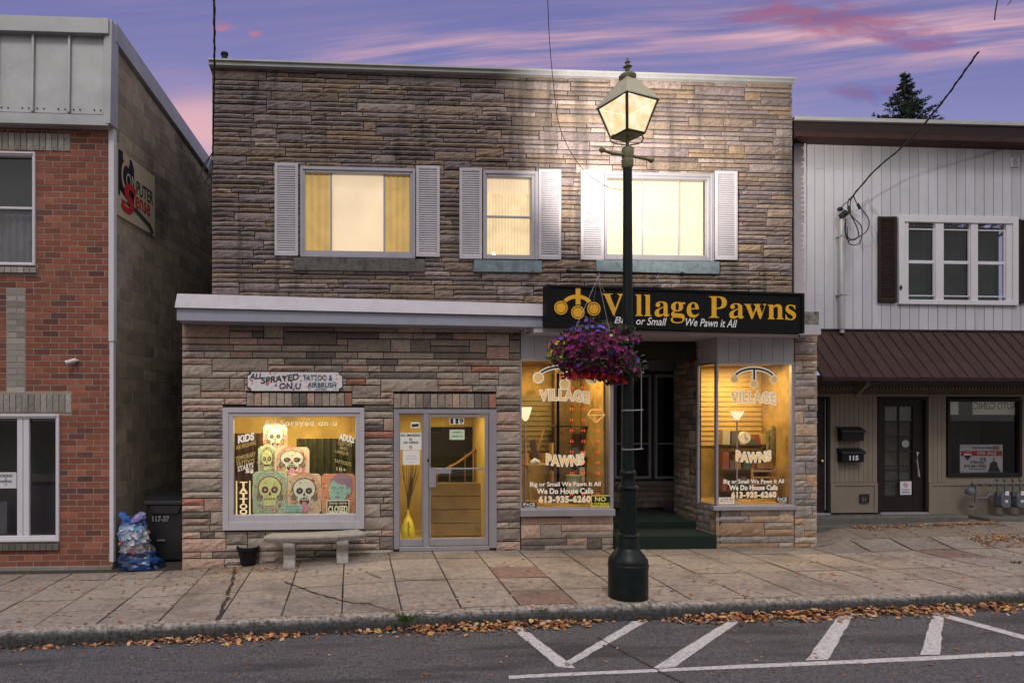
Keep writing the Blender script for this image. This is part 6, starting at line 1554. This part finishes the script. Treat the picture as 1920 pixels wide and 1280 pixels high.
mx_.inputs[0].default_value = .955; tt.links.new(tr_.outputs[0], mx_.inputs[1]); tt.links.new(em.outputs[0], mx_.inputs[2]); tt.links.new(mx_.outputs[0], oo.inputs[0])
for k in range(4):
    k2 = (k + 1) % 4; f_ = .985
    q4 = [(LXt + (c[0] - LXt) * f_, LY + (c[1] - LY) * f_, z_) for c, z_ in ((BB[k], zBt + .005), (BB[k2], zBt + .005), (TB[k2], zEv - .02), (TB[k], zEv - .02))]
    MB().add(q4, [(0, 1, 2, 3)]).build('lantern_pane', m_pane, lf)
EV = [corner(k, rE * 1.04) for k in range(4)]; RT = [corner(k, rR) for k in range(4)]
mb = MB(); mb.add([(c[0], c[1], zEv) for c in EV] + [(c[0], c[1], zRt) for c in RT] + [(c[0], c[1], zEv - .012) for c in EV], [(i, (i + 1) % 4, (i + 1) % 4 + 4, i + 4) for i in range(4)] + [(i + 8, (i + 1) % 4 + 8, (i + 1) % 4, i) for i in range(4)] + [(4, 5, 6, 7)])
mb.build('lantern_roof', mat('glow_lit_cream', (.52, .48, .33), .55, var=.12, vs=12), SL)  # cream colour stands for light on the roof, not its own paint
MB().add([(c[0], c[1], zEv - .013) for c in EV], [(0, 1, 2, 3)]).build('lantern_top_absorber', mat('light_absorber', (0, 0, 0), 1, var=0, spec=0), SL)  # black sheet added under the roof to swallow bulb light
MB().add([(c[0], c[1], zBt + .006) for c in BB], [(0, 1, 2, 3)]).build('lantern_floor_absorber', MATS['light_absorber'], SL)  # second added black sheet, keeps the lantern floor from lighting up
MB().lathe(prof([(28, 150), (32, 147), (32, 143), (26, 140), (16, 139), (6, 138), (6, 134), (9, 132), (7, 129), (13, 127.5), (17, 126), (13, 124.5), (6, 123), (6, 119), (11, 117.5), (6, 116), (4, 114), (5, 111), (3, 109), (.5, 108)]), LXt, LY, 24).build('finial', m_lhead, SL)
pl = bpy.data.lights.new('lantern_bulb', 'POINT'); pl.energy = 300; pl.color = (1, .92, .80); pl.shadow_soft_size = .035
plo = bpy.data.objects.new('lantern_bulb', pl); COL.objects.link(plo); plo.location = (LXt, LY, lerp(zBt, zEv, .5))
sl_ = bpy.data.lights.new('added_wall_spot', 'SPOT'); sl_.energy = 1600; sl_.color = (1, .92, .80); sl_.spot_size = R(96); sl_.spot_blend = 1.0; sl_.shadow_soft_size = .03  # extra spot added behind the lantern head to throw the wall pool
slo_ = bpy.data.objects.new('added_wall_spot', sl_); COL.objects.link(slo_); slo_.location = (LXt + .19, LY + .43, lerp(zBt, zEv, .55))
slo_.rotation_euler = Vector((LXt * 1.4, CD + LY, (LZ(200) - CZ) * .95)).to_track_quat('-Z', 'Y').to_euler()
# basket bar
zb_ = LZ(511)
xc = LXz(zb_); bar = MB().tube([P3(1066, 508, LY), P3(1177, 511, LY), P3(1279, 514, LY)], .012, 8).build('basket_bar', m_black, SL)
for p in (P3(1066, 508, LY), P3(1279, 514, LY)): MB().ball(p, .028, 8).build('bar_ball', m_black, bar)
for px in (1121, 1232): MB().tube(bez([P3(px, 509, LY), P3(px + 3, 515, LY), P3(px, 521, LY), P3(px - 4, 517, LY)]), .006, 6).build('hook', m_alu, bar)
# banner clips on the post
m_clip = mat('steel_clip', (.30, .30, .31), .4, .6)
for r_ in (692, 769, 842):
    zz = LZ(r_); x_ = LXz(zz); ww = Rp(22)
    MB().lathe([(ww, zz - .01), (ww + .005, zz - .008), (ww + .005, zz + .008), (ww, zz + .01)], x_, LY, 20).tube([(x_ + ww, LY - .02, zz), (x_ + .17, LY - .02, zz + .005)], .008, 6).build('banner_clip', m_clip, SL)
MB().tube([(LXz(LZ(692)) + .15, LY - .02, LZ(692)), (LXz(LZ(692)) + .15, LY - .02, LZ(842))], .006, 6).build('banner_rod', m_clip, SL)

# ================================================================== HANGING BASKET
BX0, BZ0 = X(1117, LY), Z(1117, 660, LY)
HB = thing('flower_basket', 'hanging basket brimming with magenta, purple and yellow petunias beside the lamp post', 'flower basket', (BX0, LY, BZ0))
mb = MB(); top = P3(1121, 520, LY)
for dx, dy in ((-.32, -.1), (.30, -.1), (0, .3), (.05, -.3)): mb.tube([top, (BX0 + dx, LY + dy, BZ0 + .15)], .002, 4)
mb.build('hanger_wire', m_alu, HB)
MB().lathe([(.05, BZ0 - .22), (.2, BZ0 - .19), (.28, BZ0 - .08), (.31, BZ0 + .04)], BX0, LY, 20).build('basket_liner', mat('coir', (.08, .05, .03), 1, var=.3), HB)
rnd = random.Random(21)
def blob():
    while True:
        v = Vector((rnd.uniform(-1, 1), rnd.uniform(-1, 1), rnd.uniform(-1, 1)))
        if .55 < v.length < 1.0:
            n_ = .86 + .26 * mnoise.noise(v * 2.3 + Vector((5, 1, 2)))
            p = v * n_
            return Vector((p.x * .585, p.y * .48, p.z * (.36 if p.z > 0 else .36) - (.16 * max(0, p.x + .1) if p.z < .2 else 0) + .02)), v
def petal(mb, c, nrm, r, colr, n=5):
    a = nrm.cross(Vector((0, 0, 1))); a = a.normalized() if a.length > .01 else Vector((1, 0, 0)); b = nrm.cross(a).normalized(); vs = [c - nrm * r * .35]
    for k in range(n * 2):
        t_ = math.pi * k / n + rnd.random() * .2; rr = r * (1 if k % 2 == 0 else .78); vs.append(c + a * math.cos(t_) * rr + b * math.sin(t_) * rr + nrm * r * rnd.uniform(-.1, .15))
    mb.add(vs, [(0, k + 1, (k + 1) % (n * 2) + 1) for k in range(n * 2)], colr)
def leafq(mb, c, d1, d2, l_, w_, colr): mb.add([c - d2 * w_ * .1, c + d1 * l_ * .5 + d2 * w_, c + d1 * l_, c + d1 * l_ * .5 - d2 * w_], [(0, 1, 2, 3)], colr)
def rv_(): v = Vector((rnd.gauss(0, 1), rnd.gauss(0, 1), rnd.gauss(0, 1))); return v.normalized()
lm = MB(); fm = MB(); C0 = Vector((BX0, LY, BZ0))
for k in range(3200):
    p, v = blob(); d1 = (v.normalized() + rv_() * .8).normalized(); d2 = d1.cross(rv_()).normalized()
    c = rnd.choice(((.02, .045, .015), (.03, .06, .02), (.05, .08, .03), (.10, .11, .05))); leafq(lm, C0 + p * rnd.uniform(.9, 1.1), d1, d2, rnd.uniform(.03, .07), rnd.uniform(.007, .015), c)
for k in range(1250):
    p, v = blob()
    nrm = (v.normalized() + rv_() * .5 + Vector((0, -.2, .2))).normalized(); pp = C0 + p * 1.03
    u_ = p.x / .585; wz = p.z / .36
    c = rnd.choice(((.22, .005, .09), (.16, .004, .07), (.30, .01, .14), (.10, .003, .05), (.36, .02, .20))); r_ = rnd.uniform(.018, .042)
    if rnd.random() < .05: c = (.16, .09, .55)
    if -.45 < u_ < .1 and wz > .55 and rnd.random() < .6: c = (.20, .11, .62); r_ = .032
    if u_ < -.72 and -.5 < wz < .25 and rnd.random() < .6: c = (.75, .6, .05)
    if 0 < u_ < .55 and .1 < wz < .6 and rnd.random() < .22: c = (.75, .62, .35); r_ = .018
    petal(fm, pp, nrm, r_, c)
for k in range(160):       # red trailing begonias under the basket
    u_ = rnd.uniform(-.75, .55); p = C0 + Vector((u_ * .52, rnd.uniform(-.25, .15), -.27 - .10 * max(0, u_ + .1) + rnd.uniform(-.03, .02))); petal(fm, p, (rv_() + Vector((0, -1, -.3))).normalized(), rnd.uniform(.016, .028), rnd.choice(((.5, .01, .02), (.36, .01, .03), (.6, .03, .03))))
m_leaf = mat('basket_leaf', (0, 0, 0), .6, attr=True, var=.2, vs=20); m_petal = mat('petal', (0, 0, 0), .6, attr=True, var=.15, vs=30, transl=.25)
struct(lm.build('foliage', m_leaf, HB), 'stuff'); struct(fm.build('blossom', m_petal, HB), 'stuff')

# ================================================================== BENCH, POT, BIN, BAG
m_bench = mat('cast_concrete', (.34, .31, .285), .95, var=.22, vs=14, bump=.8, bs=60, stain=.35, ss=5, sc_=(.16, .145, .13))
YB = -.36; bxa, bxb = X(502, YB), X(679, YB); zbs = (Z(590, 1000, YB) + 0); bc = (bxa + bxb) / 2; hw = (bxb - bxa) / 2
BN = thing('concrete_bench', 'curved cast concrete bench under the tattoo shop window', 'bench', (bc, YB, g(bc, YB)))
mb = MB(); n = 24; vs = []; th_ = .085
for k in range(n + 1):
    t_ = lerp(-1, 1, k / n); cy = YB + .10 * (t_ * t_) - .02; e_ = .185 * (1 - .10 * abs(t_) ** 6)
    x_ = bc + hw * t_ * (1.0); rz = .012 * (mnoise.noise(Vector((x_ * 9, 0, 0))))
    zt_ = zbs + .035 * t_ * .6
    for (dy, dz) in ((-e_, -.028), (-e_ + .015, 0), (e_ - .015, 0), (e_, -.028), (e_ - .03, -th_), (-e_ + .03, -th_)): vs.append((x_ - (dy * t_ * .35), cy + dy, zt_ + dz))
mb.add(vs, [(i * 6 + k, i * 6 + (k + 1) % 6, (i + 1) * 6 + (k + 1) % 6, (i + 1) * 6 + k) for i in range(n) for k in range(6)] + [tuple(range(6))[::-1], tuple(n * 6 + k for k in range(6))])
mb.build('seat', m_bench, BN, .006)
for px in (543, 642):
    x_ = X(px, YB); z0 = g(x_, YB) - .01; z1 = zbs - th_ + (.01 if px > 600 else -.018); h = z1 - z0; yc = YB + .02
    P = [(-.17, 0), (.17, 0), (.17, .12), (.12, .17), (.10, .35), (.13, .6), (.15, .8), (.17, 1), (-.17, 1), (-.18, .85), (-.15, .72), (-.09, .5), (-.08, .3), (-.13, .18), (-.17, .12)]
    MB().prismx([(yc + a, z0 + b * h) for a, b in P], x_ - .085, x_ + .085).build('leg', m_bench, BN, .012)
xp, yp = onwalk(465, 1059); zp = g(xp, yp)
PO = thing('plant_pot', 'empty black plastic pot against the stone wall left of the bench', 'plant pot', (xp, yp, zp))
MB().lathe([(.10, zp), (.105, zp + .01), (.145, zp + .24), (.14, zp + .24), (.11, zp + .02)], xp, yp, 28).build('pot_body', m_black, PO)
MB().lathe([(.150, zp + .22), (.168, zp + .235), (.168, zp + .275), (.158, zp + .285), (.14, zp + .27), (.145, zp + .235)], xp, yp, 28).build('rim', m_black, PO)
# wheelie bin in the alley
yb_ = .62; b0, b1 = X(272, yb_), X(343, yb_); zg = -.31; ztb = Z(305, 944, yb_)
WB = thing('wheelie_bin', 'black wheeled rubbish bin with white hand written numbers in the alley', 'rubbish bin', ((b0 + b1) / 2, yb_, zg))
bc_ = (b0 + b1) / 2 + .03; wt, wb = .30, .24
def taper(mb, cx, y0, y1, z0, z1, w0, w1, d0):
    mb.add([(cx - w0, y0 + d0, z0), (cx + w0, y0 + d0, z0), (cx + w0, y1 - d0, z0), (cx - w0, y1 - d0, z0), (cx - w1, y0, z1), (cx + w1, y0, z1), (cx + w1, y1, z1), (cx - w1, y1, z1)], [(0, 3, 2, 1), (4, 5, 6, 7), (0, 1, 5, 4), (1, 2, 6, 5), (2, 3, 7, 6), (3, 0, 4, 7)])
m_bin = mat('bin_plastic', (.018, .018, .021), .38, var=.3, spec=.6)
mb = MB(); taper(mb, bc_, yb_, yb_ + .62, zg + .03, ztb - .02, wb, wt, .05); mb.build('bin_body', m_bin, WB, .015)
mb = MB(); taper(mb, bc_, yb_ - .05, yb_ + .66, ztb - .02, ztb + .045, wt + .03, wt + .045, 0); mb.prismx([(yb_ - .045, ztb + .046), (yb_ + .65, ztb + .046), (yb_ + .6, ztb + .10), (yb_ + .1, ztb + .10)], bc_ - wt - .02, bc_ + wt + .02); mb.build('lid', m_bin, WB, .012)
mb = MB(); mb.prism([(bc_ - .24, ztb - .03), (bc_ - .19, ztb - .15), (bc_ + .19, ztb - .15), (bc_ + .24, ztb - .03)], yb_ - .04, yb_ + .02); mb.build('front_lip', m_bin, WB, .006)
for s in (-1, 1): MB().tube([(bc_ + s * .20, yb_ + .58, zg + .10), (bc_ + s * .26, yb_ + .58, zg + .10)], .10, 18).build('wheel', m_rubber, WB)
mb = MB(); mb.box(bc_ - .14, bc_ - .02, yb_ - .0, yb_ + .02, Z(299, 1014, yb_), Z(299, 1011, yb_)); mb.build('lift_bar', m_clip, WB)
flattext(WB, yb_ - .012, [('117-37', 286, 317, 967, 977)], mat('chalk', (.35, .35, .35), .9, var=.4, vs=60), 'numbers')
# rubbish bag
gx_, gy_ = X(258, .32), .32
GB = thing('rubbish_bag', 'knotted translucent blue bag stuffed with white packaging beside the bin', 'rubbish bag', (gx_, gy_, zg))
mb = MB(); vs = []; fs = []; nr, ns = 40, 40; colsv = []
H_ = Z(255, 972, gy_) - zg + .02
for i in range(nr + 1):
    q_ = i / nr; z_ = zg + H_ * q_
    r_ = (.31 * (1 - q_ * .9) ** .5 * .55 + .17) if q_ < .18 else lerp(.30, .20, min(1, (q_ - .18) / .35)) if q_ < .5 else .225 * (1 - max(0, (q_ - .72) / .28) * .42)
    ox = lerp(.05, -.06, min(1, q_ * 1.6))
    for k in range(ns):
        t_ = 2 * math.pi * k / ns; p = Vector((math.cos(t_), math.sin(t_), q_ * 3)); d = mnoise.noise(p * 2.2) * .05 + abs(mnoise.noise(p * 5.5)) * .045 - .02 + mnoise.noise(p * 12) * .014
        vs.append((gx_ + ox + (r_ + d) * math.cos(t_), gy_ + (r_ + d) * .8 * math.sin(t_), z_ + mnoise.noise(p * 3) * .02))
        nv = mnoise.noise(Vector((math.cos(t_) * 2, math.sin(t_) * 2, q_ * 5)) * 1.6)
        if q_ < .33: c = (.008, .02, .07) if nv < .15 else (.02, .07, .22)
        elif q_ < .48: c = (.10, .09, .09) if nv < .1 else (.28, .25, .27)
        elif q_ < .84: c = (.16, .26, .40) if nv < -.05 else (.42, .43, .50) if nv < .2 else (.05, .15, .40)
        else: c = (.04, .16, .45) if nv < .15 else (.25, .22, .50)
        colsv.append(c)
fs = [(i * ns + k, i * ns + (k + 1) % ns, (i + 1) * ns + (k + 1) % ns, (i + 1) * ns + k) for i in range(nr) for k in range(ns)]
mb.add(vs, fs, (1, 1, 1), True); mb.c = colsv; mb.build('bag_body', mat('bag_plastic', (0, 0, 0), .22, attr=True, var=.3, vs=25, bump=.5, bs=18, spec=.7), GB)
mb = MB(); zt_ = zg + H_
for s in (-1, 1):
    P = bez([(gx_ - .06, gy_ - .1, zt_ - .06), (gx_ - .06 + s * .08, gy_ - .12, zt_ + .0), (gx_ - .05 + s * .15, gy_ - .1, zt_ + .05), (gx_ - .05 + s * .17, gy_ - .08, zt_ - .0)], 5); mb.tube(P, [.04] * 4 + [.05] * 8 + [.035] * (len(P) - 12), 7, (.05, .14, .45) if s < 0 else (.25, .22, .5))
mb.v = [(p[0] + .02 * mnoise.noise(Vector(p) * 22), p[1] + .02 * mnoise.noise(Vector(p) * 19), p[2] + .015 * mnoise.noise(Vector(p) * 25)) for p in mb.v]; mb.build('knot', MATS['bag_plastic'], GB)
mb = MB(); rnd = random.Random(9)
for k in range(26):
    t_ = rnd.uniform(3.4, 6.0); q_ = rnd.uniform(.36, .85); c = Vector((gx_ - .03 + .24 * math.cos(t_), gy_ + .20 * math.sin(t_), zg + H_ * q_)); petal(mb, c, Vector((math.cos(t_), math.sin(t_), .2)), rnd.uniform(.02, .055), rnd.choice(((.6, .6, .62), (.7, .68, .7), (.45, .05, .06), (.1, .35, .6), (.5, .5, .5), (.35, .3, .42))), 3)
mb.build('packaging', MATS['petal'], GB)

# ================================================================== FALLEN LEAVES AND WEEDS
rnd = random.Random(5)
m_fleaf = mat('fallen_leaf', (0, 0, 0), .75, attr=True, var=.15, vs=30)
LC = [(.50, .20, .07), (.42, .15, .05), (.60, .30, .12), (.55, .26, .13), (.34, .11, .04), (.62, .42, .14), (.58, .36, .22), (.25, .10, .05), (.50, .33, .22)]
def leaf(mb, x, y, z, s, lift=.5):
    a = rnd.uniform(0, 6.28); d1 = Vector((math.cos(a), math.sin(a), rnd.uniform(-lift, lift) * .6)).normalized(); d2 = Vector((-math.sin(a), math.cos(a), rnd.uniform(-lift, lift) * .6)).normalized()
    c = Vector((x, y, z)); k = rnd.choice(LC); f_ = rnd.uniform(.75, 1.15); k = tuple(q_ * f_ for q_ in k); cu = Vector((0, 0, s * rnd.uniform(.05, .3)))
    mb.add([c - d1 * s, c - d1 * s * .3 + d2 * s * .62 + cu, c + d1 * s * .5 + d2 * s * .5 + cu, c + d1 * s * 1.1, c + d1 * s * .5 - d2 * s * .5 + cu, c - d1 * s * .3 - d2 * s * .62 + cu], [(0, 1, 2, 3), (0, 3, 4, 5)], k)
mb = MB()
dens = [(-12, .3), (X(0, KY), .25), (X(150, KY), .25), (X(270, KY), .4), (X(300, KY), 1.0), (X(450, KY), 1.3), (X(560, KY), .7), (X(590, KY), .25), (X(680, KY), .3), (X(700, KY), 1.0), (X(770, KY), 1.5), (X(1040, KY), 1.6), (X(1110, KY), .9), (X(1125, KY), .12), (X(1240, KY), .15), (X(1265, KY), 1.2), (X(1400, KY), 1.7), (X(1650, KY), 1.6), (X(1920, KY), 1.5), (13, 1.3)]
for k in range(9000):
    x_ = rnd.uniform(-6, 11)
    D_ = pw(dens, x_)
    if rnd.random() * 3.3 > D_ * (1 + .8 * mnoise.noise(Vector((x_ * 2.2, 0, 0)))): continue
    off = abs(rnd.gauss(0, .075 * (.6 + .5 * D_))) ; hgt = max(0, .035 * D_ - off * .22) * rnd.random()
    leaf(mb, x_, KY - .025 - off, road(x_) + .010 + hgt, rnd.choice((1, 1, .7, 1.35)) * rnd.uniform(.016, .034), .9)
struct(mb.build('gutter_leaves', m_fleaf), 'stuff')['label'] = 'drift of orange fallen leaves along the kerb'
mb = MB()
def scatter(n_, pxr, pyr, s=(.014, .026), f_=onwalk):
    for k in range(n_):
        px, py = rnd.uniform(*pxr), rnd.uniform(*pyr); x_, y_ = f_(px, py)
        if y_ > .0 and f_ is onwalk and x_ < X(1532, 0): continue
        z_ = g(x_, y_) if f_ is onwalk else road(x_)
        if f_ is onwalk and y_ < KY + .02: continue
        leaf(mb, x_, y_, z_ + .006, rnd.uniform(*s), .25)
scatter(430, (0, 1900), (1040, 1180), (.015, .032)); scatter(110, (0, 420), (1068, 1110), (.015, .032)); scatter(130, (420, 560), (1058, 1072), (.015, .032)); scatter(50, (330, 450), (1064, 1095)); scatter(170, (1500, 1920), (1000, 1100))
scatter(80, (800, 1500), (1040, 1120)); scatter(60, (0, 1900), (1150, 1270), f_=onroad)
for k in range(420):   # drift against the steps of the right-hand building
    px = rnd.uniform(1600, 1870); x_ = X(px, .4); y_ = .48 - abs(rnd.gauss(0, .09)); leaf(mb, x_, y_, g(x_, y_) + .01 + rnd.random() * .02, rnd.uniform(.016, .028))
for k in range(260):
    px = rnd.uniform(1820, 1930); x_ = X(px, -.2); y_ = -.2 + rnd.gauss(0, .12); leaf(mb, x_, y_, g(x_, y_) + .01, rnd.uniform(.016, .028))
struct(mb.build('scattered_leaves', m_fleaf), 'stuff')['label'] = 'single fallen leaves scattered over the pavement and road'
# weeds
def weed(px, py, label, n_=26, h_=.09):
    x0, y0 = onwalk(px, py); mb = MB(); z0 = g(x0, y0) - .02
    for k in range(n_):
        a = rnd.uniform(0, 6.28); d = Vector((math.cos(a) * .6, math.sin(a) * .5, 1)).normalized(); s = Vector((-math.sin(a), math.cos(a), 0)); p = Vector((x0 + rnd.uniform(-.06, .06), y0 + rnd.uniform(-.03, .03), z0)); l_ = h_ * rnd.uniform(.5, 1.1)
        mb.add([p - s * .004, p + s * .004, p + d * l_ * .6 + s * .006, p + d * l_ + Vector((math.cos(a), math.sin(a), -.3)) * l_ * .25, p + d * l_ * .6 - s * .006], [(0, 1, 2, 3, 4)], rnd.choice(((.05, .10, .02), (.08, .13, .03), (.12, .14, .05))))
    tag(mb.build('weed', m_leaf, None, org=(x0, y0, z0)), label, 'weed', 'weeds growing in cracks')
weed(760, 1162, 'green weed tuft growing from the kerb edge below the glass door', 60, .12); weed(1015, 1143, 'small weed at the kerb edge left of the lamp base', 14, .06)
weed(1905, 1055, 'weed tuft at the right edge of the pavement', 20, .08)

# ================================================================== SPRUCE BEHIND
TYs = 24.0; tx_ = X(1697, TYs); tzt = Z(1700, 134, TYs); rnd = random.Random(8)
TR = thing('spruce_tree', 'dark spruce top standing behind the flat roof of the white building', 'tree', (tx_, TYs, 0))
MB().tube([(tx_, TYs, -.5), (tx_, TYs, tzt * .6), (tx_, TYs, tzt)], [.32, .16, .02], 10).build('trunk', mat('bark', (.06, .045, .035), .95, var=.3), TR)
mb = MB(); z_ = tzt - .15
def needles(mb, p, d, l_):
    for q_ in range(3):
        s = (rv_() - d * .2).normalized(); t2 = (d + s * .9).normalized(); w_ = s.cross(d).normalized() * l_ * .22
        mb.add([p - w_, p + w_, p + t2 * l_], [(0, 1, 2)], rnd.choice(((.010, .022, .012), (.018, .035, .018), (.03, .05, .022))))
while z_ > 10.5:
    depth_ = tzt - z_; rad = .12 + depth_ * .52 * (1 + .15 * math.sin(z_ * 5)); nb = 3 + int(min(6, depth_ * 2.0))
    for k in range(nb):
        a = rnd.uniform(0, 6.28); L_ = rad * rnd.uniform(.65, 1.12); st_ = max(6, int(L_ * 11))
        for i in range(st_):
            q_ = i / st_; p = Vector((tx_ + math.cos(a) * L_ * q_, TYs + math.sin(a) * L_ * q_, z_ - .10 * L_ * q_ + .30 * L_ * q_ * q_)) ; d = Vector((math.cos(a), math.sin(a), .25))
            wsp = .20 * (1 - q_ * .6) * min(1.5, L_)
            for m in range(3): needles(mb, p + Vector((-math.sin(a), math.cos(a), 0)) * rnd.uniform(-wsp, wsp) + Vector((0, 0, rnd.uniform(-.08, .04))), d.normalized(), rnd.uniform(.10, .20))
    z_ -= rnd.uniform(.16, .26)
mb.build('crown', mat('spruce_needle', (0, 0, 0), .8, attr=True, var=.2), TR)

# ================================================================== HOUSE ACROSS THE STREET (seen only as a reflection in the shop glass)
OH = thing('clapboard_house', 'pale clapboard house across the street, reflected in the shop windows', 'house', (4, -24, 0))
m_clap = mat('clapboard', (.55, .52, .46), .7, var=.06)
mb = MB()
for k in range(34): mb.prismx([(-24.0, .1 + k * .2), (-24.2, .1 + k * .2), (-24.2, .3 + k * .2), (-23.96, .1 + k * .2 + .01)][::1], -1, 15)
mb.box(-1, 15, -32, -24.21, 0, 6.9); mb.build('wall', m_clap, OH)
mb = MB(); mb.prismx([(-23.4, 6.8), (-28, 9.6), (-32.6, 6.8)], -1.5, 15.5); mb.build('roof', MATS['roof_tar'], OH)
for wx in (1, 4.6, 8.2, 11.8):
    for wz in (1.2, 4.3):
        wfm = MB().frame((wx, wx + 1.1, wz, wz + 1.6), (wx + .1, wx + 1.0, wz + .1, wz + 1.5), -23.94, -23.85).build('window', m_white, OH); bx('pane', m_ddark, wfm, wx + .1, wx + 1.0, -23.93, -23.9, wz + .1, wz + 1.5)
